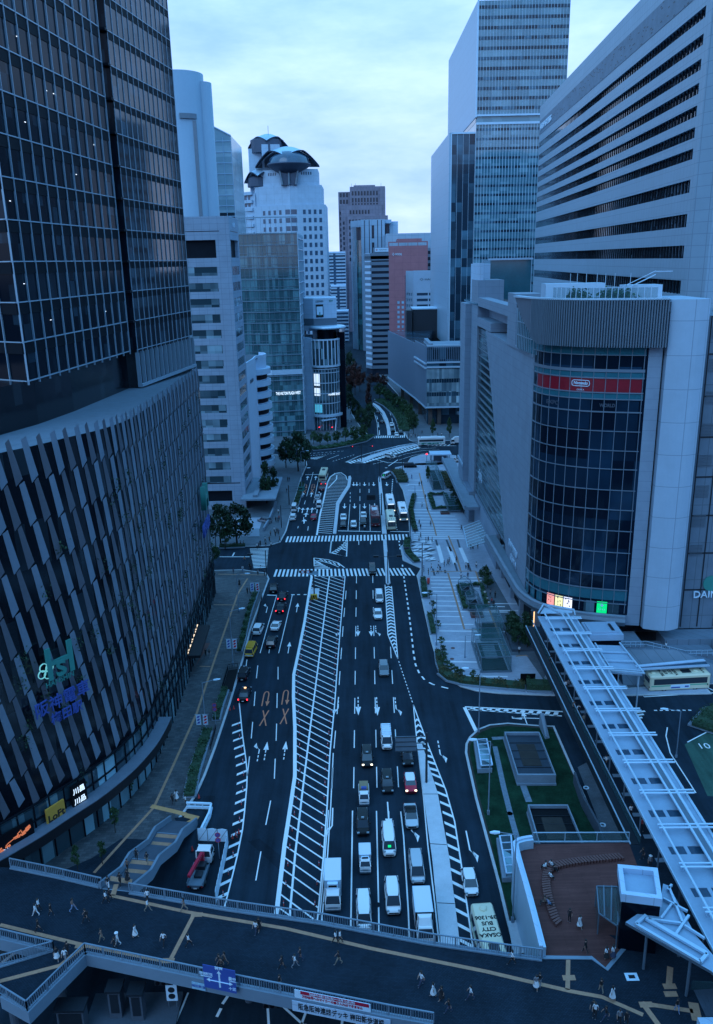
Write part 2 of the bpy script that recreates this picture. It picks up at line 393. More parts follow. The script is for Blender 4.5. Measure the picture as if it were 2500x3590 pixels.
pavement('far_block',[(70,334),(24,334.5),(22.6,337),(21.9,343),(21.3,365),(22,400),(24.5,430),(24.5,460),(21,500),(15,560),(70,560)],'paving_grey')
pavement('taxi_island',P2([(1430,1620),(1440,1606),(1475,1595),(1530,1590),(1600,1598),(1600,1620),(1540,1632),(1450,1633)]),'plaza_stone')
def island(name,pts,z=0.2):
 g=MB();g.prism(pts,0.0,z);return structure(g.build(name,'island_concrete'))
island('median',P2([(1466,2605),(1480,2612),(1535,2786),(1575,3010),(1610,3294),(1635,3480),(1570,3480),(1543,3294),(1515,3010),(1484,2786),(1466,2640)]))
island('median',P2([(1326,1680),(1330,1668),(1336,1680),(1349,1800),(1356,1873),(1340,1873),(1334,1800)]))
island('median',P2([(1343,1893),(1355,1893),(1362,1970),(1369,2046),(1361,2052),(1353,2046),(1348,1970)]))
island('median',P2([(1222,1671),(1229,1669),(1232,1677),(1228,1707),(1210,1735),(1190,1768),(1185,1815),(1179,1872),(1167,1872),(1174,1810),(1178,1765),(1198,1732),(1217,1704),(1220,1686)]),0.16)
island('median',P2([(1256,1618),(1270,1622),(1295,1612),(1340,1594),(1400,1575),(1460,1563),(1478,1562),(1455,1559),(1400,1568),(1340,1584),(1290,1600)]),0.16)
island('median',P2([(1361,1526),(1371,1526),(1368,1500),(1360,1470),(1348,1445),(1330,1425),(1310,1413),(1306,1415),(1322,1430),(1340,1450),(1350,1475)]),0.16)
g=MB()
for x0,y0,x1,y1 in((1484,2788,1535,2788),(1502,2962,1566,2966),(1533,3170,1594,3173)):g.strip(P2([(x0,y0),(x1,y1)]),0.12,0.206)
structure(g.build('median_joints','steel_dark'))
W=MB();O=MB();Z=0.005
def ln(pts,w=0.15,mb=None,z=None):(mb or W).strip(P2(pts),w,z or Z)
def dash(x,y0,x1,y1,w=0.15):ln([(x,y0),(x1,y1)],w)
def zebra(n,aL,aR,bL,bR,duty=0.5,z=0.007):
 "crosswalk: n bars between near edge aL-aR and far edge bL-bR (world points)"
 for i in range(n):
  t0=(i+0.5-duty/2)/n;t1=(i+0.5+duty/2)/n
  q=[Vector(aL).lerp(Vector(aR),t0),Vector(aL).lerp(Vector(aR),t1),Vector(bL).lerp(Vector(bR),t1),Vector(bL).lerp(Vector(bR),t0)]
  W.poly([tuple(p)for p in q],z)
zebra(35,(-19.6,209.6),(14.0,209.4),(-19.4,214.4),(14.0,214.2))
zebra(35,(-20.5,184.4),(13.9,183.2),(-20.3,189.2),(13.0,188.2))
zebra(15,(-25.6,190.2),(-28.4,205.2),(-22.4,190.4),(-23.4,205.4),0.45)
zebra(18,(7.2,342.8),(21.4,342.8),(7.2,347.5),(21.4,347.5),0.5)
def at_y(pl,Y):
 for(x0,y0),(x1,y1)in zip(pl,pl[1:]):
  if min(y0,y1)<=Y<=max(y0,y1):return x0+(x1-x0)*(Y-y0)/(y1-y0)
 return None
HL=P2([(1093,2020),(1068,2180),(1045,2295),(1030,2365),(1029,2440),(1034,2550),(1034,2720),(1018,2830),(998,2960),(969,3207),(945,3400)])
HR=P2([(1210,2020),(1195,2180),(1183,2335),(1173,2475),(1157,2640),(1147,2825),(1135,2995),(1115,3207),(1098,3400)])
HC=P2([(1155,2020),(1140,2140),(1115,2340),(1095,2495),(1085,2575),(1060,2780),(1035,2995),(1016,3207),(1000,3400)])
W.strip(HL,0.55,Z);W.strip(HR,0.2,Z);W.strip([(x+0.5,y)for x,y in HR[4:]],0.15,Z);W.strip(HC,0.26,Z)
Y=190.0
while Y>70:
 lo=at_y(HL,min(Y,183.9));
 if lo is not None:
  r=None;k=0
  for j in range(130):
   yy=Y-j*0.1;xr=at_y(HR,min(yy,183.6));xl=lo+j*0.1/0.95
   if yy<=183.6 and xr is not None and xl>=xr:r=(xr,yy);break
  s=(lo,Y)
  if Y>183.6 and r:s=(lo+(Y-183.6)/0.95,183.6)
  if r:W.strip([s,r],0.2,Z-0.001)
 Y-=2.1
ln([(1093,2020),(1210,2020)],0.2)
HL2=P2([(1111,1876),(1121,1810),(1135,1750),(1148,1692),(1158,1672),(1175,1660),(1195,1656)])
HR2=P2([(1163,1872),(1172,1810),(1176,1765),(1196,1730),(1214,1704),(1218,1684),(1212,1668),(1195,1656)])
W.strip(HL2,0.5,Z);W.strip(HR2[5:],0.25,Z)
Y=214.5
while Y<287:
 a=at_y(HL2,Y);b=at_y(HR2,min(Y+1.5,286))
 if a and b and b>a:W.strip([(a,Y+1.2),(b,Y)],0.28,Z-0.001)
 Y+=1.75
ln([(1181,1666),(1180,1680),(1150,1712)],0.4)
T1=[(1162,1896),(1218,1892),(1215,1951),(1157,1938)]
ln([T1[0],T1[3],T1[2],T1[1]],0.3)
for k in range(7):ln([(1164+k*7,1937-k*5.5),(1180+k*5,1942-k*5)],0.45)
for k in range(5):ln([(1195+k*4,1922-k*7),(1216,1930-k*7)],0.45)
ln([(1162,1938),(1185,1925),(1205,1912),(1217,1895)],0.3)
for k in range(12):ln([(1160.5-k*0.35,1898+k*3.3),(1164.5-k*0.35,1898+k*3.3)],0.25)
ln([(1101,1956),(1150,1962),(1185,1973),(1208,1990)],0.3);ln([(1101,1956),(1101,1985)],0.3);ln([(1113,1964),(1160,1976),(1188,1988)],0.25)
for k in range(6):ln([(1103,1964+k*6),(1125+k*8,1975+k*4)],0.35)
for k in range(5):ln([(1120+k*16,1959+k*4),(1132+k*15,1966+k*4.5)],0.3)
ln([(937,2086),(970,2087)],0.45);ln([(1021,2085),(1033,2085)],0.45)
for x in(1047,1070):ln([(x-5,2084.5),(x+5,2084.5)],0.45)
ln([(970,2088),(940,2190),(912,2290)],0.15);ln([(1025,2086),(1002,2185),(977,2290)],0.15)
for a in((904,2333,899,2378),(975,2338,975,2382),(895,2425,891,2475),(972,2430,971,2482),(886,2531,881,2589),(970,2537,968,2597),(875,2652,867,2720),(965,2660,962,2730),(949,2807,932,2892),(915,2985,897,3087),(866,2312,862,2342),(945,2275,943,2290)):dash(*a)
TL=[(835,2450),(839,2465),(850,2575),(862,2660),(867,2710),(865,2760),(857,2850),(850,2910),(832,3000),(815,3070),(790,3169),(770,3260)]
ln(TL,0.18);TG=P2(TL);Y=119.5
while Y>72:
 x=at_y(TG,Y)
 if x is not None:W.poly([(x,Y),(x,Y-0.55),(x-1.35,Y-1.5),(x-1.35,Y-0.95)],Z+0.001)
 Y-=2.25
def arrow(px,py,kind='s',mb=None,L=5.0,back=False,sc=1.0):
 c=G(px,py);mb=mb or W;f=-1 if back else 1;w=0.16*sc
 def q(pts):mb.poly([(c.x+x*f,c.y+y*f)for x,y in pts],Z+0.001)
 if kind in 's':
  q([(-w/2,-L/2),(w/2,-L/2),(w/2,L*0.1),(-w/2,L*0.1)]);q([(-0.42*sc,L*0.1),(0.42*sc,L*0.1),(0,L/2)])
 elif kind=='d':
  for a,b in((-0.5,-0.38),(-0.3,-0.18),(-0.1,0.1)):q([(-w/2,L*a),(w/2,L*a),(w/2,L*b),(-w/2,L*b)])
  q([(-0.42*sc,L*0.05),(0.42*sc,L*0.05),(0,L/2)])
 else:
  s=-1 if kind in('l','L')else 1
  if kind in 'lr':q([(-w/2,-L/2),(w/2,-L/2),(w/2,L*0.12),(-w/2,L*0.12)])
  else:
   for a,b in((-0.5,-0.38),(-0.3,-0.18),(-0.1,0.12)):q([(-w/2,L*a),(w/2,L*a),(w/2,L*b),(-w/2,L*b)])
  q([(-w/2,L*0.12),(w/2,L*0.12),(s*0.62,L*0.30),(s*0.50,L*0.36)][::1]);q([(s*0.35,L*0.16),(s*0.95,L*0.30),(s*0.62,L*0.5)])
for a in((937,2132,'l'),(1042,2130,'s'),(1013,2270,'s'),(908,2636,'L'),(932,2632,'d'),(999,2630,'d'),(893,2265,'l')):arrow(a[0],a[1],a[2])
for a in((1186,2475,'R'),(1256,2475,'d'),(1322,2476,'d'),(1388,2477,'L'),(1193,2212,'R'),(1255,2212,'d'),(1301,2212,'d'),(1318,2212,'L'),(1165,2882,'r'),(1645,2967,'l'),(1542,2635,'L'),(1442,2900,'l'),(1362,2860,'s')):
 arrow(a[0],a[1],a[2],back=True,L=6.0 if a[1]>2400 else 5.0,sc=1.15)
def uturn(px,py,s=1.0):
 c=G(px,py);r=0.42
 pts=[(c.x-r,c.y-2.2),(c.x-r,c.y+1.6)]+[(c.x-r*math.cos(t),c.y+1.6+1.1*math.sin(t))for t in lin(0,math.pi,8)]+[(c.x+r,c.y+1.6),(c.x+r,c.y-0.8)]
 O.strip(pts,0.2,Z);O.poly([(c.x+r-0.36,c.y-0.7),(c.x+r+0.36,c.y-0.7),(c.x+r,c.y-2.3)],Z)
def xmark(px,py):
 c=G(px,py);O.strip([(c.x-0.55,c.y-2.4),(c.x+0.5,c.y+2.4)],0.2,Z);O.strip([(c.x-0.45,c.y+2.4),(c.x+0.5,c.y-2.4)],0.2,Z+0.001)
uturn(931,2452);uturn(1000,2447);xmark(927,2517);xmark(998,2511);uturn(1070,1706);xmark(1068,1722);uturn(1098,1705);xmark(1095,1720)
for x0,x1,ys in((1255,1236,[(2018,2045),(2070,2100),(2130,2162),(2195,2231),(2270,2310),(2352,2400),(2447,2502),(2560,2622),(2689,2763)]),):
 for a,b in ys:W.strip([(-0.35-(181-G(1250,a).y)*0.011,G(1250,a).y),(-0.35-(181-G(1250,b).y)*0.011,G(1250,b).y)],0.15,Z)
for i,(a,b)in enumerate([(2018,2045),(2070,2100),(2130,2162),(2195,2231),(2270,2310),(2352,2400),(2447,2502),(2560,2622),(2690,2763)]):
 ya,yb=G(1250,a).y,G(1250,b).y
 W.strip([(3.5-(181-ya)*0.0175,ya),(3.5-(181-yb)*0.0175,yb)],0.15,Z)
 if 4<=i:W.strip([(6.3-(157-ya)*0.02,ya),(6.3-(157-yb)*0.02,yb)],0.15,Z)
 if at_y(HR,ya)and at_y(HR,yb):W.strip([(at_y(HR,ya)+0.55,ya),(at_y(HR,yb)+0.55,yb)],0.15,Z)
ln([(1236,2842),(1231,3200),(1226,3400)],0.17);ln([(1320,2843),(1328,3200),(1331,3400)],0.17);ln([(1405,2845),(1415,2930),(1432,3200),(1440,3400)],0.17);ln([(1363,2843),(1364,2900)],0.15);ln([(1152,2840),(1140,3000),(1122,3207)],0.13)
for k in range(13):a=k/13;b=(k+0.5)/13;ln([(1398+50*a,2318+150*a),(1398+50*b,2318+150*b)],0.15)
ln([(1449,2470),(1461,2590),(1484,2786),(1500,2962),(1525,3170),(1543,3340)],0.16)
TR=[(1449,2470),(1480,2555),(1508,2630),(1563,2770),(1594,2880),(1617,3028),(1641,3200),(1660,3333),(1675,3450)]
ln(TR,0.18);RG=P2(TR);Y=118.0
while Y>60:
 x=at_y(RG,Y);y2=Y+(0.9 if Y<104 else 0.8)
 if x is not None:
  if Y>103:
   xl=at_y(P2([(1449,2470),(1461,2590),(1472,2700),(1484,2786)]),Y);
   if xl is not None and x-xl>0.4:mx=(x+xl)/2;W.poly([(xl,Y),(mx,Y+0.7),(mx,Y+1.3),(xl,Y+0.6)],Z+0.001);W.poly([(mx,Y+0.7),(x,Y),(x,Y+0.6),(mx,Y+1.3)],Z+0.001)
  else:W.poly([(x,Y),(x,Y+0.55),(x-1.35,Y+1.6),(x-1.35,Y+1.05)],Z+0.001)
 Y-=2.2 if Y<103 else 1.7
CL=P2([(1350,2050),(1360,2225),(1395,2310)]);CRr=P2([(1373,2055),(1390,2250),(1395,2310)]);W.strip(CL,0.17,Z);W.strip(CRr,0.17,Z);Y=177.0
while Y>142:
 a,b=at_y(CL,Y),at_y(CRr,Y)
 if a and b and b-a>0.35:mx=(a+b)/2;W.poly([(a,Y),(mx,Y+0.8),(mx,Y+1.5),(a,Y+0.7)],Z+0.001);W.poly([(mx,Y+0.8),(b,Y),(b,Y+0.7),(mx,Y+1.5)],Z+0.001)
 Y-=1.55
DT=P2([(1411,1980),(1417,2030),(1430,2120),(1440,2200),(1450,2290),(1457,2330),(1470,2360),(1490,2385),(1517,2399),(1550,2408),(1590,2418)])
def dotted(pl,on,off,w):
 t=0;pts=[Vector(p)for p in pl];acc=0;cur=[];pos=0.0
 for a,b in zip(pts,pts[1:]):
  L=(b-a).length;s=0.0
  while s<L:
   ph=pos%(on+off);st=min((on-ph)if ph<on else(on+off-ph),L-s);st=max(st,1e-3)
   if ph<on:W.strip([tuple(a.lerp(b,s/L)),tuple(a.lerp(b,min(1,(s+st)/L)))],w,Z)
   s+=st;pos+=st
dotted(DT,1.3,1.3,0.32)
dotted(P2([(1377,1680),(1374,1720),(1378,1800),(1393,1858)]),1.2,1.2,0.32);dotted(P2([(1399,1896),(1404,1930)]),1.2,1.6,0.35)
ln([(1368,1863),(1435,1864)],0.4);ln([(1185,1861),(1335,1864)],0.4)
ln([(1220,1862),(1227,1768)],0.15);ln([(1260,1862),(1262,1768)],0.15);ln([(1298,1862),(1296,1768)],0.15)
for x,ys in((1228,[(1726,1732),(1740,1746),(1752,1760)]),(1262,[(1692,1703),(1714,1728),(1740,1756)]),(1294,[(1692,1703),(1714,1728)]),(1258,[(1892,1910)]),(1299,[(1892,1908)])):
 for a,b in ys:ln([(x,a),(x,b)],0.16)
for x in(1208,1243,1278,1314):arrow(x,1774,'s',back=True,L=5.5,sc=1.5)
for x in(1240,1251,1278,1310,1356):arrow(x,1697,'s',back=True,L=5,sc=1.5)
ln([(1070,1664),(1120,1663)],0.4);ln([(1098,1655),(1096,1664),(1075,1740)],0.16);ln([(1120,1663),(1105,1738)],0.16)
for a in((1071,1755,1067,1768),(1102,1750,1100,1764),(1081,1845,1079,1860),(1046,1845,1044,1852),(1065,1813,1064,1830),(1095,1815,1094,1826)):dash(*a,0.18)
for x,y in((1078,1676),(1107,1676),(1062,1735),(1092,1734),(1061,1789),(1078,1788),(1094,1788),(1047,1786)):arrow(x,y,'s',L=5.5,sc=1.5)
for x,y in((1125,1731),(1112,1789)):arrow(x,y,'l',L=6,sc=1.6)
for x,y in((1073,1805),(1067,1828)):arrow(x,y,'s',L=4,sc=2)
def pp(lst,w=0.2):ln(lst,w)
pp([(1212,1620),(1256,1600),(1330,1578),(1400,1563),(1460,1557)],0.3);pp([(1212,1620),(1250,1623),(1280,1623),(1330,1606),(1400,1585),(1475,1568)],0.3)
for k in range(24):
 t=k/24;a=G(1216+244*t,1618-61*t+0);W.poly([(a.x,a.y),(a.x+0.9,a.y),(a.x+2.2,a.y-3.2),(a.x+1.3,a.y-3.2)],Z+0.001)
for k in range(18):
 t=k/18;a=G(1275+200*t,1623-54*t);W.poly([(a.x,a.y),(a.x+1.0,a.y+0.6),(a.x+0.4,a.y+2.4),(a.x-0.6,a.y+1.8)],Z+0.001)
pp([(1305,1608),(1360,1622),(1420,1622)],0.35);pp([(1340,1604),(1400,1585),(1460,1574),(1530,1570)],0.18);pp([(1365,1610),(1420,1592),(1480,1580),(1540,1577)],0.18);pp([(1400,1613),(1450,1596),(1500,1588)],0.18);pp([(1362,1634),(1395,1612)],0.35)
pp([(1465,1556),(1520,1563),(1600,1563)],0.3)
for k in range(6):pp([(1500+14*k,1563),(1508+14*k,1558)],0.5)
for k in range(8):
 t=k/8;pp([(1167+80*t,1617-24*t),(1172+80*t,1615.5-24*t)],0.28);pp([(1147+42*t,1611-16*t),(1151+42*t,1609.5-16*t)],0.28);pp([(1308+40*t,1627-10*t),(1312+40*t,1626-10*t)],0.28)
for k in range(9):pp([(1085+14*k,1590-k),(1092+14*k,1589-k)],0.25);pp([(1088+10*k,1598-k),(1093+10*k,1597-k)],0.25)
pp([(1080,1607),(1144,1597),(1108,1610),(1086,1608)],0.35)
for k in range(6):pp([(1090+8*k,1606-k),(1106+5*k,1609-k*1.5)],0.4)
pp([(1350,1640),(1358,1640)],0.6)
pp([(1326,1530),(1322,1480),(1310,1440)],0.2)
for a in((1390,1526,1380,1482),(1376,1478,1374,1466),(1371,1456,1367,1446),(1362,1438,1356,1431),(1348,1424,1341,1419),(1333,1414,1325,1410),(1331,1524,1330,1508),(1328,1498,1326,1480),(1324,1470,1321,1458)):dash(*a,0.25)
pp([(1419,1528),(1408,1480),(1395,1450),(1370,1422),(1340,1408),(1312,1400)],0.35);pp([(1360,1526),(1356,1492),(1340,1455),(1318,1430),(1307,1418)],0.25)
ln([(770,1952),(875,1952)],0.35);ln([(815,1950),(822,1937)],0.35)
ln([(1630,2478),(1978,2495)],0.35);ln([(1641,2487),(1970,2510)],0.35);ln([(1629,2480),(1670,2564)],0.6)
for k in range(11):ln([(1662+29*k,2481+1.5*k),(1650+29.5*k,2489+2*k)],0.7)
arrow(1840,2517,'s');ln([(1795,2512),(1800,2516),(1895,2519)],0.2);ln([(1795,2516),(1830,2520)],0.45)
ln([(2235,2413),(2258,2443),(2500,2429)],0.22);ln([(2470,2405),(2500,2420)],0.2);ln([(2165,2428),(2216,2414)],0.5)
for k in range(7):ln([(2293+20*k,2490.5-0.2*k),(2304+20*k,2490.5)],0.3)
for k in range(6):ln([(2205+6*k,2500+10*k),(2262-5*k,2493+11*k)],0.45)
ln([(2340,2550),(2335,2580),(2350,2640),(2395,2710),(2440,2780)],0.18);ln([(2410,2602),(2500,2555)],0.2)
letters('painted_number','10',2.0,G(2468,2616,0.01),(1,0,0),(0,1,0),'road_paint',None,0.002)['kind']='structure'
for a in((800,3490,780,3520),(775,3535,760,3565),(1070,3590,1062,3640)):dash(*a,0.3)
ln([(935,3470),(945,3640)],0.25);ln([(940,3480),(1060,3590),(1100,3640)],0.25);ln([(1090,3500),(1050,3610)],0.25);ln([(1205,3540),(1195,3620)],0.25);ln([(1250,3560),(1256,3640)],0.25);ln([(660,3480),(610,3600)],0.2)
structure(W.build('lane_markings','road_paint'));structure(O.build('orange_markings','road_paint_orange'))
g=MB();g.poly(P2([(2400,2610),(2520,2545),(2560,2800),(2480,2790)]),0.004);MT['green_asphalt']=asphalt('green_asphalt',(0.035,0.085,0.07));structure(g.build('green_lane','green_asphalt'))
g=MB();g.poly(P2([(715,2790),(755,2790),(748,2825),(706,2825)]),0.003);g.poly(P2([(870,2950),(910,2940),(1010,3020),(990,3060)]),0.003);structure(g.build('road_patches','asphalt_dark'))
g=MB();zP=KERB+0.008
for y,x0,x1 in((2372,1560,1780),(2322,1560,1690),(2250,1525,1665),(2214,1540,1770),(2190,1532,1660),(2163,1525,1625),(2145,1525,1780),(2126,1520,1770),(2109,1520,1640),(2090,1515,1605),(2075,1512,1605),(2062,1512,1700),(2049,1510,1690),(2036,1510,1690),(2025,1510,1690),(1888,1450,1630),(1882,1450,1628),(1876,1450,1626),(1869,1445,1622),(1861,1445,1620),(1852,1445,1616),(1842,1445,1612),(1831,1445,1608),(1820,1440,1602),(1809,1440,1596),(1798,1440,1585),(1788,1440,1560),(1764,1440,1500),(1745,1440,1500),(1720,1430,1490),(1700,1430,1480),(1684,1425,1470),(2218,1800,1905),(2142,1720,1820),(2118,1725,1815)):
 g.strip(P2([(x0,y),(x1,y+(x1-x0)*0.012)]),0.55 if y<1900 else 0.42,zP)
for xa,ya,xb,yb in((1535,1912,1552,1975),(1572,1918,1596,1980),(1614,1922,1637,1975)):g.strip(P2([(xa,ya),(xb,yb)]),1.0,zP)
structure(g.build('plaza_stripes','plaza_white'))
g=MB();g.poly(P2([(1668,2008),(1720,2010),(1800,2150),(1875,2200),(1930,2330),(1905,2385),(1845,2300),(1775,2300),(1735,2190),(1700,2100)]),zP-.003);structure(g.build('dark_plaza_paving','paving_grey'))
g=MB()
for xa,ya,xb,yb in((1528,1894,1534,1915),(1565,1894,1582,1935),(1604,1893,1612,1922),(1594,1975,1604,2006),(1640,1975,1651,2006),(1518,1996,1524,2020),(1560,2000,1562,2012)):g.strip(P2([(xa,ya),(xb,yb)]),0.5,zP)
structure(g.build('plaza_dark_bands','concrete_dark'))
r2=random.Random(5);g=MB()
for k in range(75):
 x=r2.uniform(1441,1512);y=r2.uniform(1898,1968)
 if x<1441+(abs(y-1920)*0.15):continue
 c=G(x,y);w=r2.uniform(.5,1.5);d=r2.uniform(.4,.9);z_=zP+k*0.0004;sk=0.5
 g.poly([(c.x-w,c.y-d),(c.x+w*.2,c.y-d),(c.x+w+sk,c.y+d),(c.x-w*.2+sk,c.y+d)],z_,0 if r2.random()<0.65 else 1)
structure(g.build('mosaic_paving',['plaza_white','concrete_dark']))
g=MB()
for pl in([(1570,2010),(1600,2110),(1628,2208),(1690,2210)],[(1668,2005),(1700,2100),(1735,2190),(1775,2300)],[(1572,1880),(1600,1950),(1615,2003)],[(1510,2006),(1668,2004)],[(1496,1780),(1520,1840),(1530,1880)],[(1470,1660),(1500,1790)],[(1808,2303),(1845,2300),(1850,2304)]):g.strip(P2(pl),0.4,zP+0.004)
structure(g.build('plaza_tactile','tactile_ochre'))
g=MB()
g.strip(P2([(868,2028),(835,2080),(795,2190),(740,2350),(690,2500),(600,2700),(540,2830),(430,2950),(330,3060)],KERB),0.38,KERB+0.012)
g.strip(P2([(765,2013),(935,2016)],KERB),0.3,KERB+0.012);g.strip(P2([(750,2120),(830,2121)],KERB),0.3,KERB+0.012);g.strip(P2([(700,2336),(738,2337)],KERB),0.3,KERB+0.012)
structure(g.build('tactile_path','tactile_ochre'))
g=MB();g.strip(P2([(530,2826),(612,2845),(650,2855)],KERB),0.75,KERB+0.014);g.poly(P2([(650,2850),(700,2862),(680,2898),(640,2890),(655,2880),(670,2872),(645,2865)],KERB),KERB+0.013);structure(g.build('stair_warning_paving','tactile_yellow'))
g=MB();g.poly(P2([(320,3010),(425,2940),(560,2945),(330,3110),(200,3060)],KERB),KERB+0.01);g.poly(P2([(612,2868),(648,2862),(665,2876),(640,2890),(620,2886)],KERB),KERB+0.010);structure(g.build('dark_paving','deck_paving'))
g=MB();g.poly(P2([(672,2370),(690,2330),(738,2254),(720,2254)],KERB),KERB+0.011);structure(g.build('entrance_paving','bench_wood'))
glass('glass_tower',(0.003,0.006,0.012),(0.02,0.04,0.06),1.55,5.0,0.25,0.12,0.10,0.01);glass('glass_tower_right',(0.004,0.007,0.013),(0.03,0.06,0.09),2.0,5.0,0.3,0.06,0.45,0.004)
glass('glass_podium',(0.004,0.006,0.010),(0.02,0.03,0.04),2.0,5.5,0.25,0.12,0.5,0.02)
glass('glass_shop',(0.03,0.06,0.08),(0.26,0.48,0.58),2.2,4.4,0.6,0.08,0.8,0.02)
mat('mullion_silver',(0.55,0.58,0.64),0.35,0.2,var=0.05)
mat('mullion_dark',(0.010,0.013,0.019),0.6,0.0,var=0.05,spec=0.1)
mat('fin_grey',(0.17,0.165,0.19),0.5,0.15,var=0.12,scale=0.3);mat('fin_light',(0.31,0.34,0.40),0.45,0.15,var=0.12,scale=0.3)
mat('terrace_floor',(0.20,0.22,0.26),0.8,var=0.15)
mat('sign_teal',(0.03,0.22,0.20),0.5,var=0.05);mat('sign_blue',(0.03,0.07,0.30),0.5,var=0.05,emit=0.03,ecol=(0.05,0.15,0.8));mat('sign_yellow',(0.5,0.27,0.04),0.5,var=0.05,emit=0.0,ecol=(0.8,0.45,0.05))
def windows(parent,specs,m='glass_dark',depth=0.02,frame=None,limit=96):
 "each window a part; past the limit the rest is one part"
 rest=MB()
 for i,(f,u0,u1,z0,z1)in enumerate(specs):
  mb=MB()if i<limit else rest
  f.box(mb,u0,u1,z0,z1,-0.1,depth,0)
  if i<limit:
   if frame:
    n=frame
    for k in range(1,n):u=u0+(u1-u0)*k/n;f.box(mb,u-0.05,u+0.05,z0,z1,depth,depth+0.06,1)
   mb.build('window',[m,'steel_grey'],parent)
 if rest.v:rest.build('window',[m,'steel_grey'],parent)['kind']='stuff'
class Arc:
 "a plan polyline measured by length"
 def __init__(s,pts):s.p=[Vector(p)for p in pts];s.c=[0.0];[s.c.append(s.c[-1]+(b-a).length)for a,b in zip(s.p,s.p[1:])];s.L=s.c[-1]
 def at(s,u,d=0.0):
  u=min(max(u,0.0),s.L);i=max(0,min(len(s.p)-2,next((k for k in range(len(s.c)-1)if u<=s.c[k+1]),len(s.p)-2)))
  dd=(s.p[i+1]-s.p[i]).normalized();q=s.p[i]+dd*(u-s.c[i])
  n0=Vector((dd.y,-dd.x));seg=s.c[i+1]-s.c[i];t=(u-s.c[i])/seg
  if t>0.5 and i+2<len(s.p):d2=(s.p[i+2]-s.p[i+1]).normalized();n0=n0.lerp((n0+Vector((d2.y,-d2.x)))/2,(t-0.5)*2).normalized()
  if t<0.5 and i>0:d2=(s.p[i]-s.p[i-1]).normalized();n0=n0.lerp((n0+Vector((d2.y,-d2.x)))/2,(0.5-t)*2).normalized()
  return q+n0*d
def smooth_pts(pts,k=4):
 out=[];n=len(pts);V=[Vector(p)for p in pts]
 for i in range(n-1):
  p0,p1,p2,p3=V[max(i-1,0)],V[i],V[i+1],V[min(i+2,n-1)]
  for j in range(k):
   t=j/k;out.append(tuple(0.5*((2*p1)+(p2-p0)*t+(2*p0-5*p1+4*p2-p3)*t*t+(3*p1-p0-3*p2+p3)*t**3)))
 out.append(tuple(V[-1]));return out
def sweep(mb,arc,prof,us,mi=0):
 "profile points (d, z) carried along a plan line"
 secs=[]
 for u in us:secs.append([(*arc.at(u,d),z)for d,z in prof])
 k=len(prof);vs=[p for s in secs for p in s];fs=[]
 for a in range(len(us)-1):
  for i in range(k):fs.append((a*k+i,(a+1)*k+i,(a+1)*k+(i+1)%k,a*k+(i+1)%k))
 fs+=[tuple(range(k)),tuple(range((len(us)-1)*k,len(us)*k))[::-1]]
 return mb.add(vs,fs,mi)
T=thing('office_tower','tall dark glass office tower with silver mullions above a podium of twisted grey fins','tower',(-45,125,0))
PF=[(-62,66),(-48,78),(-42,84.5),(-38.5,89.5),(-35.5,94),(-32.6,101),(-31.25,110),(-31.3,131),(-31.9,150),(-32.9,175.5)]
PA=Arc(smooth_pts(PF,5))
def ztop(u):y=PA.at(u).y;return 53.2 if y<97 else(53.2-(y-97)/18*1.0 if y<115 else 52.2-(y-115)/60*1.2)
us=lin(0,PA.L,44);core=[tuple(PA.at(u))for u in us]
g=MB();ring=core+[(-95,175.5),(-95,66)]
g.prism(ring,0.1,[ztop(u)-0.6 for u in us]+[51,53],0,1);g.build('podium_glass',['glass_podium','terrace_floor'],T)
g=MB();rows=9;zb=8.5;bay=1.95;nb=int(PA.L/bay)
for r in range(rows):
 for i in range(1,nb):
  u=i*bay+(bay*0.5 if r%2 else 0.0)
  if u>PA.L-1.3:continue
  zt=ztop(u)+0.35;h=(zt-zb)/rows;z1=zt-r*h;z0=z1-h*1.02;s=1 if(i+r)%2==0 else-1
  if r==rows-1:z0+=0.2+0.5*((i*7)%3)
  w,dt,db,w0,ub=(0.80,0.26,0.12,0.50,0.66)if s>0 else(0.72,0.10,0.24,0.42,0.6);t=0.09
  T0,T1,B0,B1=PA.at(u,0.05),PA.at(u+w0,dt),PA.at(u+ub,0.05),PA.at(u+ub+w,db)
  t0,t1,b0,b1=PA.at(u+t,0.02),PA.at(u+w0+t,dt),PA.at(u+ub+t,0.02),PA.at(u+ub+w+t,db)
  zs=z0+0.75
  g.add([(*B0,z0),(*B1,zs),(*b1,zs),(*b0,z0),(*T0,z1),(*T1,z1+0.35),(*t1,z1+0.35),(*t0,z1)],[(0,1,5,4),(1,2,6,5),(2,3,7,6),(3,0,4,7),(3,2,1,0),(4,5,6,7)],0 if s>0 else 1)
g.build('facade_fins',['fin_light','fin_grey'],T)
r3=random.Random(3);g=MB()
for k in range(90):
 u=r3.uniform(4,PA.L-4);z=r3.uniform(8,40)if r3.random()<0.8 else r3.uniform(38,46)
 for j in range(34):
  uu=u+r3.gauss(0,0.45);d=abs(r3.gauss(0.35,0.22))+0.08;zz=z+r3.gauss(0,0.65);q=PA.at(uu,d);a=r3.uniform(0.1,0.24)
  ax=Vector((r3.uniform(-1,1),r3.uniform(-1,1),r3.uniform(-1,1))).normalized()*a;bx=ax.cross(Vector((r3.uniform(-1,1),0.3,1))).normalized()*a;c=Vector((q.x,q.y,zz))
  g.add([c-ax,c-bx*.6,c+ax,c+bx*.6],[(0,1,2,3)])
leafmat('facade_leaf',(0.012,0.035,0.018),(0.03,0.075,0.035));g.build('facade_plants','facade_leaf',T)['kind']='stuff'
g=MB();sweep(g,PA,[(0.0,0.14),(0.28,0.14),(0.28,8.6),(0.0,8.6)],us);g.build('shop_windows','glass_shop',T)
g=MB()
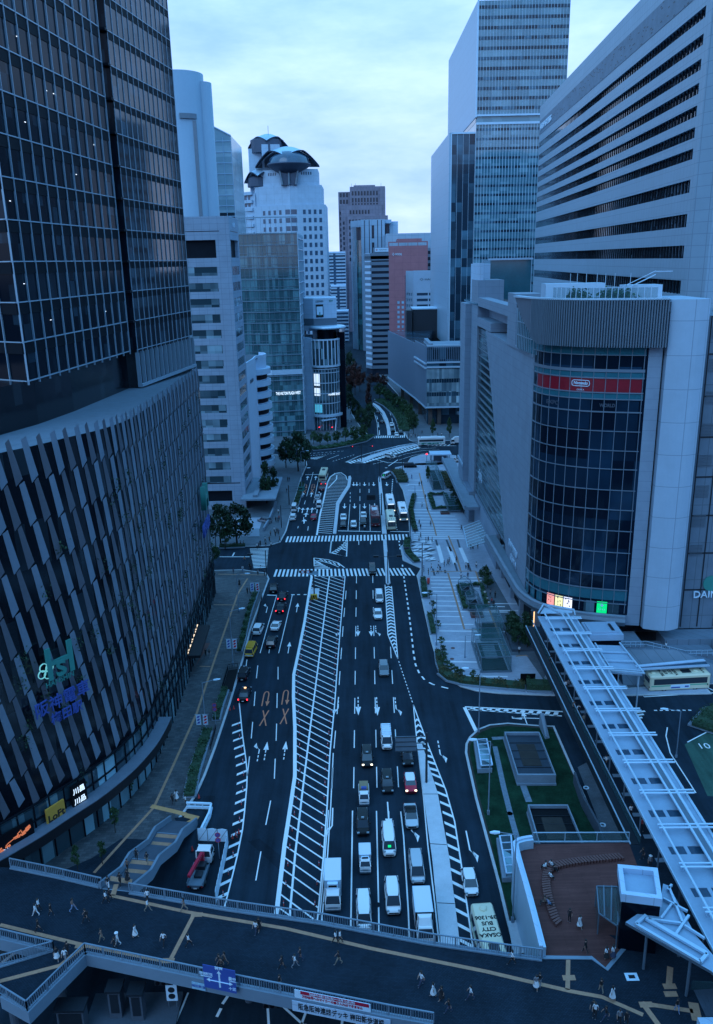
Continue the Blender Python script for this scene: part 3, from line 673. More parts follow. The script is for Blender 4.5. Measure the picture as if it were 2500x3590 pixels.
for i in range(int(PA.L/2.2)):
 u=1+i*2.2;p,q=PA.at(u,0.32),PA.at(u+0.12,0.32);g.bar((*PA.at(u,0.36),0.14),(*PA.at(u,0.36),9.0),0.14)
for z in(4.5,9.0,6.8):sweep(g,PA,[(0.25,z),(0.5,z),(0.5,z+0.16),(0.25,z+0.16)],us)
g.build('shop_frames','mullion_dark',T)
mat('canopy_top',(0.20,0.21,0.25),0.6,var=0.2);mat('canopy_edge',(0.012,0.013,0.018),0.5,var=0)
cu=[u for u in lin(6,68,40)if PA.at(u).y<112];g=MB();sweep(g,PA,[(0.3,4.3),(2.2,4.3),(2.2,5.7),(0.3,5.7)],cu,0);g.build('street_canopy','canopy_edge',T)
g=MB();sweep(g,PA,[(0.3,5.72),(2.25,5.72),(2.25,5.85),(0.3,5.85)],cu,0);g.build('canopy_roof','canopy_top',T)
c2=[u for u in lin(60,PA.L,60)if 134<PA.at(u).y<149];g=MB();sweep(g,PA,[(0.3,3.9),(2.6,3.9),(2.6,4.4),(0.3,4.4)],c2);g.build('entrance_canopy','canopy_edge',T)
g=MB();lit('strip_light',(1.0,0.75,0.5),1.6)
for k in range(9):u0=c2[0]+(c2[-1]-c2[0])*k/9;sweep(g,PA,[(0.31,4.62),(0.4,4.62),(0.4,4.74),(0.31,4.74)],[u0,u0+1.0])
g.build('entrance_lights','strip_light',T)
g=MB();sweep(g,PA,[(-0.3,50.3),(0.25,50.3),(0.25,50.9),(-0.3,50.9)],us);
L0,L1,L2=(-66,121.5),(-42.7,108.2),(-38.9,145.4);R1,R2=(-38.1,147.3),(-33.7,176.3);TOP=186.0;FH=5.0;TB=57.8
g=MB();g.prism([L0,L1,L2,(-40.5,146.6),R1,R2,(-66,182)],TB,TOP);g.build('tower_glass','glass_tower',T);g=MB();Fc(R1,R2).box(g,0.05,29.2,TB+.1,TOP,0.0,0.04);g.build('right_glass','glass_tower_right',T)
g=MB();g.prism([(-66,90),(-49.5,92),(-45.5,97.5),(-42.6,110),(-41.4,121),(-40.2,147.6),(-38.4,148.0),(-34.2,176),(-66,181)],50.2,TB-0.01);g.build('terrace_storey','glass_podium',T)
g=MB();f=Fc(L1,L2);zs=[TB+FH*k for k in range(27)];uL=[0.1+(f.L-0.2)*k/12 for k in range(13)]
f.grid(g,zs,uL,0.11,0.14,0.24,0.2,z0=TB-0.5);f2=Fc(L0,L1);f2.grid(g,zs,[f2.L-3.1*k for k in range(1,7)],0.11,0.14,0.24,0.2)
f3=Fc(R1,R2);uR=[0.1+(f3.L-0.2)*k/13 for k in range(14)];f3.grid(g,zs,uR,0.08,0.12,0.18,0.16,z0=TB-0.5,z1=TOP)
for u in uR:f3.box(g,u-0.07,u+0.07,51.2,TB-0.5,-0.4,0.34)
f3.box(g,0,f3.L,51.3,51.8,0,0.5);g.build('mullions','mullion_silver',T)
g=MB()
for z in zs[1:]:
 f.box(g,0,f.L,z-1.5,z-0.16,0.0,0.1);f3.box(g,0,f3.L,z-1.2,z-0.15,0.0,0.1);f2.box(g,0,f2.L,z-1.5,z-0.16,0.0,0.1)
 p=Vector(R1);g.box(p.x-1.7,p.x+0.2,p.y-1.4,p.y+0.1,z-0.25,z+0.1)
g.build('spandrels','mullion_dark',T)
g=MB();r3=random.Random(8)
for k in range(20):u=r3.uniform(1,34);z=57+FH*r3.randint(0,14)+3.0;f.box(g,u,u+0.35,z,z+0.07,0.02,0.05)
lit('office_light',(0.9,0.95,1.0),2.0);g.each('office_light','office_light',T)
def on_podium(x,y,d=1.0):
 best=None
 for i in range(400):
  u=PA.L*i/400;q=PA.at(u,d);k=PX((q.x,q.y,30));w=None
  dr=ray(x,y);t=(q.y)/dr.y;e=abs(dr.x*t-q.x)
  if best is None or e<best[0]:best=(e,u,CAM_H+dr.z*t)
 return best[1],best[2]
def podium_text(s,x0,y0,x1,y1,px,py,size,m,part,ex=0.08,bold=0.012,width=None):
 u0,z0=on_podium(x0,y0);u1,z1=on_podium(x1,y1);a=PA.at(u0,1.25);b=PA.at(u1,1.25);d=Vector((b.x-a.x,b.y-a.y,0)).normalized()
 u,z=on_podium(px,py);c=PA.at(u,1.25);return letters(part,s,size,(c.x,c.y,z),d,(0,0,1),m,T,ex,bold,width)
podium_text('阪神電車',130,2500,300,2400,216,2450,2.1,'sign_blue','sign_lettering',width=7.8)
podium_text('梅田駅',180,2530,275,2480,229,2497,1.6,'sign_blue','sign_lettering',width=4.5)
podium_text('H',160,2360,240,2300,203,2318,6.0,'sign_teal','sign_lettering',0.12,0.03,width=3.7);podium_text('s',190,2340,220,2330,206,2330,4.2,'sign_teal','sign_lettering',0.16,0.05)
podium_text('HANSHIN',180,2400,240,2360,211,2381,0.95,'sign_teal','sign_lettering',0.06,0.01,width=3.9)
u,z=on_podium(157,2351);c=PA.at(u,1.3);tdir=(PA.at(u+0.5)-PA.at(u)).normalized();g=MB();lit('sign_mint',(0.3,0.75,0.65),0.3)
for a in range(4):
 t=a*math.pi/2+0.4;o2=Vector((tdir.x*math.cos(t)*0.6,tdir.y*math.cos(t)*0.6,math.sin(t)*0.6));ctr=Vector((c.x,c.y,z))+o2
 ptsr=[ctr+Vector((tdir.x*0.5*math.cos(s_),tdir.y*0.5*math.cos(s_),0.5*math.sin(s_)))for s_ in lin(0,2*math.pi,12)]
 for p,q in zip(ptsr,ptsr[1:]):g.bar(p,q,0.11)
g.build('clover_sign','sign_mint',T)
podium_text('H',708,1755,718,1740,713,1745,6.5,'sign_teal','sign_lettering',0.5,0.2);podium_text('阪神電車',708,1860,728,1830,720,1845,2.8,'sign_blue','sign_lettering',0.2,0.03,width=9);
def podium_panel(name,x,y,w,h,m,d=0.75):
 u,z=on_podium(x,y,d);g=MB();a,b=PA.at(u-w/2,d),PA.at(u+w/2,d);n=Vector((b.y-a.y,a.x-b.x)).normalized()*0.25
 g.prism([tuple(a),tuple(b),tuple(b+n),tuple(a+n)],z-h/2,z+h/2);g.build(name,m,T);c=(a+b)/2+n;d2=(b-a).normalized();return(c.x,c.y,z),(d2.x,d2.y,0),n.normalized()
c,dr,n=podium_panel('yellow_sign',193,2855,2.7,3.0,'sign_yellow');mat('sign_black',(0.015,0.012,0.01),0.5,var=0);letters('sign_lettering','LoFt',1.35,(c[0]+n.x*.02,c[1]+n.y*.02,c[2]),dr,(0,0,1),'sign_black',T,0.03,0.03,2.4)
c,dr,n=podium_panel('black_sign',274,2783,2.2,3.4,'black');[letters('sign_lettering',s_,0.95,(c[0]+n.x*.02,c[1]+n.y*.02,c[2]+dz),dr,(0,0,1),'sign_white',T,0.02,0.01,1.7)for s_,dz in(('川品',-0.8),('川昌',0.7))]
c,dr,n=podium_panel('video_screen',45,2950,5.2,3.4,'black')
cv=Vector(c)+Vector((n.x,n.y,0))*0.03;dv=Vector(dr);g=MB();lit('screen_orange',(0.75,0.2,0.08),0.7);lit('screen_white',(0.7,0.75,0.9),0.8);r3=random.Random(2)
for k in range(26):
 t=r3.uniform(-1,1);p=cv+dv*(t*2.0)+Vector((0,0,t*0.5+0.3+r3.gauss(0,0.25)));g.bar(p,p+dv*r3.uniform(.1,.7)+Vector((0,0,r3.uniform(-.1,.3))),0.06,r3.uniform(.05,.2),0)
g.bar(cv-dv*2.4+Vector((0,0,-1.25)),cv+dv*2.4+Vector((0,0,-1.25)),0.06,0.16,1);g.build('screen_picture',['screen_orange','screen_white'],T);letters('sign_lettering','2021',0.8,cv-dv*1.5+Vector((0,0,-0.5)),dr,(0,0,1),'screen_white',T,0.01)
mat('concrete_lilac',(0.33,0.34,0.40),0.75,var=0.1,scale=0.25);tiles('lilac_tiles',(0.36,0.37,0.43),(0.20,0.21,0.25),2.2,1.45,0.7,0.06,0.035,stain=0.1)
glass('glass_blind',(0.03,0.06,0.08),(0.30,0.46,0.56),2.1,4.35,0.75,0.12,0.6,0.0)
B=thing('office_building','grey concrete office block with stacked ribbon windows beside the dark glass tower','building',(-40,250,0))
x0,x1,ya,yb,zt=-54.0,-33.7,241.5,258.0,84.6;ff,fr=Fc((x0,ya),(x1,ya)),Fc((x1,ya),(x1+0.4,yb))
zr=[(68.8-4.33*k,71.2-4.33*k)for k in range(15)][::-1]
g=MB();g.prism([(x0,ya+1.0),(x1-1.0,ya+1.0),(x1-0.6,yb),(x0,yb)],0.1,zt-2);g.build('core','plaster_dark',B)
g=MB();cf=[(6.5,16.3)];rows_f=[(2.5,6.0)]+zr+[(73.6,78.4)]
ff.wall(g,0.1,zt,cf,rows_f,-1.0,0.0);fr.wall(g,6.0,zt,[(1.3,14.6)],zr+[(73.6,78.4)],-1.0,0.0,u0=0.02)
fr.box(g,0.02,1.6,0.1,6.0,-1.0,0);fr.box(g,13.0,fr.L,0.1,6.0,-1.0,0);g.prism([(x0,ya+0.01),(x1-0.02,ya+0.01),(x1+0.38,yb),(x0,yb)],zt-1.2,zt-0.5)
g.build('wall','lilac_tiles',B)
g=MB();ff.box(g,3,17.5,80.6,80.8,0,0.03);fr.box(g,1.5,14.8,80.6,80.8,0,0.03);ff.box(g,0,19,8.2,8.5,0,0.03);g.each('groove','steel_dark',B)
windows(B,[(ff,6.5,16.3,a,b)for a,b in zr],'glass_blind',-0.45,5);windows(B,[(fr,1.3,14.6,a,b)for a,b in zr],'glass_blind',-0.18,6)
letters('sign_lettering','1-ビル',1.5,fr.p(8.5,82.4,0.05),(0.02,1,0),(0,0,1),'white_paint',B,0.05)
g=MB();g.box(-34.5,-24,236,262,4.2,4.7);g.box(-31,-29.6,238,260,4.7,5.4);g.build('forecourt_roof','concrete',B)
mat('white_render',(0.55,0.57,0.64),0.7,var=0.08,scale=0.3)
B=thing('white_building','low white building with nine rounded balcony storeys behind the concrete block','building',(-38,285,0))
g=MB();body=[(-60,262),(-34.0,262),(-33.0,276)]+[(-35.0+4.6*math.cos(t),290+6*math.sin(t))for t in lin(-1.2,1.2,8)]+[(-60,300)]
g.prism(body,0.1,40.6);g.build('wall','white_render',B)
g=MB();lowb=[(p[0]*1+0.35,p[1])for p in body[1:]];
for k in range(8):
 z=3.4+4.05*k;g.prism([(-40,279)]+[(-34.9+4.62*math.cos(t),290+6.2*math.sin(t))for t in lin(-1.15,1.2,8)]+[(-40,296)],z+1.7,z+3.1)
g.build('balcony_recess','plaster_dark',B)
g=MB()
for k in range(9):z=2.9+4.05*k;g.prism([(-40,277)]+[(-34.4+5.4*math.cos(t),289.5+7*math.sin(t))for t in lin(-1.15,1.25,9)]+[(-40,297)],z,z+1.85)
g.build('balconies','white_render',B)
g=MB();g.prism([(-59,263),(-34.8,263),(-34,276),(-32,290),(-36,297),(-59,299)],40.65,40.9);g.build('roof','concrete_dark',B)
g=MB();A_=Arc([(-34.2,262),(-33.2,276)]+[(-35.0+4.6*math.cos(t),290+6*math.sin(t))for t in lin(-1.2,1.2,8)]);sweep(g,A_,[(-0.3,40.6),(0.15,40.6),(0.15,41.8),(-0.3,41.8)],lin(0,A_.L,14));g.build('parapet','white_render',B)
letters('sign_lettering','KENZO',1.7,(-33.3,270,35.2),(0.07,1,0),(0,0,1),'steel_grey',B,0.06)
mat('tower_panel',(0.27,0.30,0.35),0.5,0.1,var=0.05,scale=0.1)
B=thing('cylinder_tower','pale windowless tower of two tall cylinders rising behind the concrete office block','tower',(-78,425,0))
g=MB();g.lathe((-79.5,430,0),[(11.6,0),(11.6,157.2),(11.3,157.2),(11.3,156.2),(0,156.2)],40);g.build('large_cylinder','tower_panel',B,True)
g=MB();g.lathe((-69.5,431,0),[(5.2,0),(5.2,153.6),(4.9,153.6),(4.9,152.8),(0,152.8)],28);g.build('small_cylinder','tower_panel',B,True)
g=MB()
for t in lin(-1.25,-0.55,7)[:-1]:pass
g.box(-72.6,-71.0,420.6,421.4,60,136)
for t0,t1 in zip(lin(-1.45,-0.75,8),lin(-1.45,-0.75,8)[1:]):
 a,b=[(-79.5+11.75*math.cos(t),430+11.75*math.sin(t))for t in(t0,t1)];g.bar((*a,138),(*b,138),0.6,2.2)
g.build('dark_slot','steel_grey',B)
B=thing('glass_tower','pale glass tower with a sloping top beside the cylinder tower','tower',(-66,470,0));glass('glass_pale',(0.22,0.34,0.40),(0.45,0.60,0.67),40,5.2,0.9,0.15,0.4,0.0)
a,b,c_=(-73,460),(-60.3,460),(-60,500);g=MB();g.prism([a,b,c_,(-73,500)],0,[141,134.6,134,141]);g.build('glazing','glass_pale',B)
g=MB();f=Fc(a,b)
for k in range(19):z=132-k*5.2;f.box(g,0,f.L,z,z+0.35,0,0.25)
for u in(0.2,4.2,8.4,12.5):f.box(g,u-0.1,u+0.1,60,134,0.0,0.26)
g.bar((-73,459.8,141.1),(-60.3,459.8,134.7),0.4,0.5);g.build('transoms','steel_light',B)
g=MB();r3=random.Random(6)
for k in range(5):f.box(g,0.6,f.L-0.3-k*0.5,116-k*5.2-22,116-k*5.2-22+3.6,0.0,0.12)
g.build('dark_storeys','glass_dark',B)
mat('steel_teal',(0.26,0.34,0.40),0.4,0.2,var=0.05);glass('glass_blue',(0.025,0.08,0.10),(0.10,0.24,0.29),1.4,4.4,0.6,0.08,0.8,0.01)
B=thing('glass_building','blue green glass office building with lit lettering above its lower storeys','building',(-30,360,0))
fa,fb=Fc((-47.5,353),(-34.2,350)),Fc((-34.2,350),(-21.8,352.5));zt=89.6
g=MB();g.prism([(-47.5,353),(-34.2,350),(-21.8,352.5),(-21.5,385),(-47.5,385)],0.1,83.5);g.build('glazing','glass_blue',B)
g=MB()
for f in(fa,fb):
 n=int(f.L/1.9);f.grid(g,[26+4.4*k for k in range(14)],[],0.1,0.26,0.2,0.34);[f.box(g,0,f.L,27.3+4.4*k,27.4+4.4*k,0,.2)for k in range(13)]
 for k in range(n+1):u=f.L*k/n;f.box(g,u-0.045,u+0.045,0.1,zt,0,0.14)
 f.box(g,0,f.L,zt-0.3,zt,-0.4,0.35)
 for k in range(6):f.box(g,0,f.L,2+4.4*k,2.3+4.4*k,0,0.45)
g.build('mullions','steel_teal',B)
g=MB()
for f in(fa,fb):f.box(g,0,f.L,26.5,28.6,0.05,0.32)
g.build('light_band','steel_light',B)
g=MB();fc=Fc((-21.8,352.5),(-21.5,385));n=12
for k in range(n+1):u=fc.L*k/n;fc.box(g,u-0.1,u+0.1,0.1,83.5,0,0.3)
for k in range(19):fc.box(g,0,fc.L,4.4*k+2,4.4*k+2.4,0,0.36)
g.build('side_mullions','steel_light',B)
letters('sign_lettering','THE HILTON PLAZA WEST',1.7,(-28.0,350.7,18.6),(1,0.2,0),(0,0,1),'sign_white',B,0.06,0.02,10.6)
tiles('hotel_white',(0.46,0.49,0.55),(0.33,0.36,0.42),3.2,4.0,0.7,0.04,0.06,stain=0.08)
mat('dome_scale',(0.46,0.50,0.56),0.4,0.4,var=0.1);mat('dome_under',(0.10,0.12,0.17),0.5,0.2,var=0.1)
B=thing('domed_hotel','white hotel tower with shell shaped domes and a bowl lookout on its roof','tower',(-50,660,0))
pl=[(-80,668),(-80.0,655),(-70,650),(-48.8,640),(-43.5,637.5),(-37.8,638.3),(-18,643),(-17.5,680),(-80,690)]
g=MB();g.prism(pl,0.1,112.0);g.prism([(-70,651),(-48.6,641.0),(-43.5,638.4),(-37.9,639.2),(-20.5,643.6),(-20,678),(-75,680)],112,125.5);g.prism([(-72,655),(-60,647.5),(-50,642.5),(-43.5,640.2),(-37,641),(-23,644.6),(-23,675),(-72,680)],125.5,136.5);g.prism([(-74.6,662),(-53.7,662),(-53.7,690),(-74.6,690)],112,153.0);g.prism([(-64,655),(-51,657),(-51,664),(-64,664)],112,155.0);g.build('wall','hotel_white',B)
fL,fR,fM,fS=Fc((-70,650),(-48.8,640)),Fc((-37.8,638.3),(-18,643)),Fc((-48.8,640),(-43.5,637.5)),Fc((-43.5,637.5),(-37.8,638.3))
sp=[]
for k in range(20):
 z=105.5-5.75*k
 for j in range(4):sp.append((fR,3.4+j*4.0,5.4+j*4.0,z,z+3.1))
 if k<8:sp+=[(fL,6.0+j*4.6,8.0+j*4.6,z,z+3.1)for j in range(4)]
 sp.append((fS,.3,4.6,z,z+3.3));sp.append((fM,1.6,5.5,z,z+3.3))
mat('hotel_glass',(0.05,0.08,0.12),0.15,var=0.35,scale=0.15,spec=0.7);windows(B,sp,'hotel_glass',0.12)
g=MB();fl=Fc((-80,657),(-70,650))
for k in range(12):z=117-5.6*k;fl.box(g,1.4,3.8,z,z+3.2,0,0.15);fl.box(g,5.2,7.4,z,z+3.2,0,0.15)
fq=Fc((-60,647.5),(-50,642.5));fq2=Fc((-37,641),(-23,644.6))
for k in range(5):fq.box(g,.6+1.5*k,1.4+1.5*k,132.5,134.5,0,.1);fq2.box(g,2+1.7*k,2.9+1.7*k,132.5,134.5,0,.1)
g.build('slots','hotel_glass',B)
g=MB();
for k in range(13):fl.box(g,-1.2,10.2,113.5-5.6*k+6.7,113.5-5.6*k+8.9,0.0,1.6)
g.prism([(-80,668),(-80,657),(-70,650),(-70,668)],110,121);g.build('balconies','hotel_white',B)
def winged(cx,cy,z,w,d,h,th=0.8):
 "a domed shell whose front rim is two arches meeting in a dip"
 g=MB();nu,nv=40,10;top=[]
 for i in range(nu+1):
  s=-1+2*i/nu;a=abs(s);hb=1-a**2.1;zf=.37+.34*math.sin(math.pi*a)if a<.5 else .71*max(0.0,math.cos(math.pi*(a-.5)))**.9
  for j in range(nv+1):
   t=j/nv;top.append((cx+s*w,cy-d*t*(1-.55*s*s)+6*a,z+h*(hb*(1-t**1.6)+min(zf,hb)*t**1.6)))
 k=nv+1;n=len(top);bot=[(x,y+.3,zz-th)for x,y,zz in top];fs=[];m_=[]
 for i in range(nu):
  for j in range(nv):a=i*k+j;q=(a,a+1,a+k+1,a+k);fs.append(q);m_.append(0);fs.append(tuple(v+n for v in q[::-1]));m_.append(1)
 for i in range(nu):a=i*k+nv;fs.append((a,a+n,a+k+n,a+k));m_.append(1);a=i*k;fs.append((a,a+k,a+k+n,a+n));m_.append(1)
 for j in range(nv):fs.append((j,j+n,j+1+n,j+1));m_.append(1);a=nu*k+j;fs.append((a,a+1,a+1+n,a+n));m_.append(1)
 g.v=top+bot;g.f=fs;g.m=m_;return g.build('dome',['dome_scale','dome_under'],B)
winged(-45.3,650,139.4,23.4,16,13.2);winged(-60,664,154.2,15.2,10,9.0);winged(-67,654,129.4,11.2,9,9.0)
g=MB();g.lathe((-61,668,150),[(12.5,0),(12.5,9),(8,11.5),(0,12)],24);g.lathe((-67,658,126),[(9,0),(9,6),(5,9),(0,9.5)],20);g.each('dome_core','dome_under',B)
g=MB();g.lathe((-43.6,644,124.0),[(2.5,8.0),(8.0,10.0),(13.0,13.0),(15.4,14.8),(16.0,15.6),(15.4,16.2),(0,16.4)],36,0);hb_=lambda s:1-abs(s)**2.1
for cx_,cy_,z_,w_,h_ in((-45.3,651.5,139.2,23.0,12.6),(-60,665.5,154.0,15.0,8.6),(-67,655.5,129.2,11.0,8.6)):
 gg=MB();S_=lin(-1,1,24);gg.v=[(cx_+s*w_,cy_+5*abs(s)+d_,z_+(h_*hb_(s)if q_ else 0))for d_ in(0,4)for q_ in(0,1)for s in S_];n_=25;gg.f=[(i,i+1,n_+i+1,n_+i)for i in range(24)]+[(2*n_+i,3*n_+i,3*n_+i+1,2*n_+i+1)for i in range(24)]+[(n_+i,n_+i+1,3*n_+i+1,3*n_+i)for i in range(24)]+[(i,2*n_+i,2*n_+i+1,i+1)for i in range(24)];gg.m=[0]*len(gg.f);gg.build('dome_wall','dome_under',B)
g.build('lookout_bowl','dome_under',B,True)
g=MB();g.lathe((-43.6,646,124.0),[(15.0,16.3),(14.2,20.0),(9,24),(0,25)],36,0);g.build('lookout_glass','hotel_glass',B,True)
g=MB()
for dx in(-6.5,0,6.5):g.tube((-43.6+dx*0.75,636.9,125.5),(-43.6+dx,638,136),0.8,0.8,8)
g.tube((-59,660,160),(-59,660,168),0.15);g.each('support','steel_grey',B);g=MB();g.box(-49.5,-38.0,637.9,641.5,125.3,136.4);g.build('recess','dome_under',B)
B=thing('corner_building','curved shopping building with a disc roof and a pale billboard block on top','building',(-14,370,0))
tiles('white_panels',(0.55,0.58,0.66),(0.38,0.40,0.47),2.0,2.0,0.6,0.04,0.04,stain=0.06);glass('glass_ent',(0.03,0.06,0.08),(0.22,0.38,0.45),1.35,4.5,0.45,0.08,0.8,0.01)
CA=Arc(smooth_pts([(-17.6,362.5),(-14.5,360.9),(-11,361.2),(-7.6,363.5),(-6.6,366)],4))
g=MB();g.prism([(-21.6,364),(-17.9,362.6),(-17.9,385),(-21.6,385)],0.1,40.3);g.box(-17.8,-6,371,388,0.1,44);g.prism([(-22.4,372),(-17.0,368.5),(-6.9,372),(-7.5,388),(-22.4,388)],43.0,56.8);g.box(-9.6,-7.2,364.5,370,0.1,6.8);g.build('wall','white_panels',B)
g=MB();g.prism([tuple(CA.at(u))for u in lin(0,CA.L,14)]+[(-6.8,371),(-17.8,371)],0.1,39.5);g.build('glazing','glass_ent',B)
g=MB()
for z in(6.8,12,16.4,21,25.4,27):sweep(g,CA,[(0,z),(0.35,z),(0.35,z+0.28),(0,z+0.28)],lin(0,CA.L,14))
for k in range(11):u=CA.L*k/10;g.bar((*CA.at(u,0.2),0.2),(*CA.at(u,0.2),27.2),0.16)
for k in range(9):u=CA.L*k/8;q0,q1=CA.at(u,0.0),CA.at(u,1.1);g.bar((*CA.at(u,0.5),28.8),(*CA.at(u,0.5),39.6),0.42,0.9)
sweep(g,CA,[(0,28.0),(0.9,28.0),(0.9,28.8),(0,28.8)],lin(0,CA.L,14));sweep(g,CA,[(0,39.4),(0.9,39.4),(0.9,40.0),(0,40.0)],lin(0,CA.L,14));sweep(g,CA,[(0,6.3),(1.4,6.3),(1.4,7.3),(0,7.3)],lin(0,CA.L,14))
g.build('frames','steel_light',B)
g=MB();g.lathe((-11.0,369.5,43.8),[(0,1.4),(7.2,1.4),(8.1,0.9),(8.1,0.4),(6.5,0.0),(0,0.0)],32);g.build('disc_roof','steel_light',B,True)
g=MB();g.lathe((-11.5,369.5,39.6),[(4.2,0),(4.2,4.2)],20);g.box(-6.75,-3.6,366.5,388,0.1,42.5);g.build('dark_storey','glass_tower',B)
g=MB();fB=Fc((-17.0,368.5),(-6.9,372));fA2=Fc((-22.4,372),(-17.0,368.5));fB.box(g,0,fB.L,45.2,48.2,0,0.1);fA2.box(g,0,fA2.L,45.2,48.2,0,0.1);g.build('grey_band','steel_grey',B)
g=MB();fB.box(g,1.2,4.6,48.7,54.2,0.02,0.16,0);fB.box(g,1.5,4.3,49.8,53.3,0.16,0.2,1);fB.box(g,2.7,3.1,49.7,51.0,0.2,0.24,2);fB.box(g,2.2,3.6,49.4,49.8,0.2,0.24,2);g.build('billboard',['steel_dark','white_paint','sign_teal'],B)
letters('sign_lettering','大阪四季劇場',1.0,fB.p(2.9,55.4,0.05),(1,0.346,0),(0,0,1),'steel_grey',B,0.03,0,3.6);letters('sign_lettering','SDF',1.1,fB.p(8.2,55.5,0.05),(1,0.346,0),(0,0,1),'sign_teal',B,0.03,0.02)
q=CA.at(CA.L*0.72,0.5);letters('sign_lettering','HERBIS ENT',1.35,(q.x-0.6,q.y-0.5,16.1),(1,0.28,0),(0,0,1),'sign_white',B,0.05,0.02,5.4)
g=MB();u0=CA.L*0.03
for z0_,z1_,m_ in((8.2,11.8,1),(20.0,25.2,0),(15.6,19.0,0)):p,q=CA.at(u0,0.25),CA.at(u0+CA.L*(0.25 if m_ else 0.2),0.25);n=Vector((q.y-p.y,p.x-q.x)).normalized()*0.06;g.prism([tuple(p),tuple(q),tuple(q+n),tuple(p+n)],z0_,z1_,m_)
lit('panel_cyan',(0.1,0.55,0.75),0.55);g.each('lit_panel',['window_lit','panel_cyan'],B)
g=MB();g.bar((-14.5,358.6,5.0),(-8.2,360.5,5.6),2.4,0.3);g.bar((-8.6,359.6,0.1),(-8.0,360.6,5.4),0.4);g.build('entrance_canopy','steel_light',B)
def rows_of(z_hi,step,n,h):return[(z_hi-k*step-h,z_hi-k*step)for k in range(n)][::-1]
tiles('granite_rose',(0.40,0.29,0.33),(0.2,0.15,0.19),3.0,3.6,0.7,0.12,0.08,stain=0.15)
B=thing('stepped_skyscraper','tall brown stepped skyscraper closing the far end of the avenue','skyscraper',(15,920,0))
g=MB();g.box(-12.0,3,905,960,0.1,140.0);g.box(0.0,36,901,960,0.1,144.5);g.box(-9.5,33,898,905,0.1,126.5);g.box(-3.0,38.5,894,905,0.1,116.0);g.box(30.5,36.2,899,905,0.1,143.4);g.build('wall','granite_rose',B)
mat('far_glass',(0.035,0.04,0.06),0.2,var=0.4,scale=0.1)
f1,f2,f3,f4=Fc((0,901),(30.5,901)),Fc((-9.5,898),(33,898)),Fc((-3,894),(38.5,894)),Fc((-12,905),(0,905));sp=[]
for z in(136,129.5):sp+=[(f1,2+3.1*j,3.7+3.1*j,z,z+4.2)for j in range(9)];sp+=[(f4,1.5+3.2*j,3.6+3.2*j,z-1,z+3)for j in range(3)]
sp+=[(f1,2+3.1*j,3.7+3.1*j,127.0,128.6)for j in range(9)]
for z,h in((118.0,3.8),(113.6,0)):sp+=[(f2,9+3.1*j,10.7+3.1*j,z,z+h)for j in range(7)]if h else[]
for k in range(7):sp+=[(f3,1.5+3.3*j,3.4+3.3*j,109-6.2*k,112.6-6.2*k)for j in range(9)]
for k in range(22):sp+=[(f4,1.0,3.2,118-5.4*k,121-5.4*k),(f4,4.4,6.4,118-5.4*k,121-5.4*k)];sp+=[(f2,1.6,3.4,108-5.0*k,111-5.0*k)]if k<20 else[]
windows(B,sp,'far_glass',0.15)
g=MB();[g.tube((x,930,144),(x,930,150),0.15)for x in(2,6,33)];g.box(4,26,903,950,144.5,146);g.build('roof_plant','granite_rose',B)
B=thing('green_glass_tower','white framed green glass tower standing before the brown skyscraper','tower',(18,720,0))
tiles('white_cladding',(0.40,0.43,0.48),(0.25,0.28,0.33),5.0,9.0,0.6,0.04,0.12,stain=0.06);glass('glass_green',(0.01,0.05,0.06),(0.06,0.28,0.30),2.2,4.2,0.5,0.1,0.8,0.0)
g=MB();g.box(8.5,27.5,698,740,0.1,103.5);g.box(28.5,38.5,706,740,0.1,102.0);g.prism([(0.0,715),(8.4,699),(8.4,703),(1.5,717)],98.2,103.2);g.box(27.5,33,702,706,100.5,103.3);g.build('wall','white_cladding',B)
g=MB();g.prism([(1.0,716),(8.4,702),(8.4,740),(1.0,740)],0.1,88);g.box(27.4,28.6,704,740,0.1,84);g.build('glazing','glass_green',B)
g=MB();f=Fc((8.5,698),(27.5,698))
for u in(2.6,6.5,13.2,16.4):f.box(g,u-0.28,u+0.28,20,103,0,0.1)
for k in range(6):f.box(g,8.4,10.4,24+13*k,34+13*k,0,0.1)
g.prism([(1.5,717),(8.3,704),(8.3,720),(2,722)],88.1,98.0);g.box(28.6,31.5,704.5,706,86,100);g.build('dark_slots','far_glass',B)
g=MB();
for k in range(5):p=Vector((0.4,716)).lerp(Vector((4.2,708)),k/4);g.box(p.x-0.25,p.x+0.25,p.y-.3,p.y+.3,0.1,98.2)
g.build('fins','steel_light',B)
B=thing('striped_building','grey striped office building with dark window ribbons in front of the red tower','building',(16,550,0))
fa,fb=Fc((8.6,552),(12.4,545)),Fc((12.4,545),(23.8,545));g=MB();g.prism([(8.9,552.5),(12.5,545.5),(23.8,545.5),(23.8,570),(8.9,570)],0.1,75);g.build('core','far_glass',B)
g=MB()
mat('stripe_grey',(0.30,0.32,0.37),0.7,var=0.08,scale=0.2);mat('stripe_white',(0.62,0.65,0.72),0.6,var=0.06)
for k in range(20):z=4.0+3.62*k;fb.box(g,0,fb.L,z,z+2.0,-0.5,0.3,0);fa.box(g,0,fa.L,z,z+2.0,-0.5,0.3,0);fa.box(g,0.3,fa.L-0.3,z+2.0,z+3.62,-0.5,0.12,1)
fb.box(g,0,fb.L,72.0,76.6,-0.5,0.3);fa.box(g,0,fa.L,72,76.2,-0.5,0.3);g.build('wall_bands',['stripe_grey','stripe_white'],B)
g=MB();g.box(14,23.6,547,552,76.6,79.8);g.build('roof_plant','stripe_grey',B)
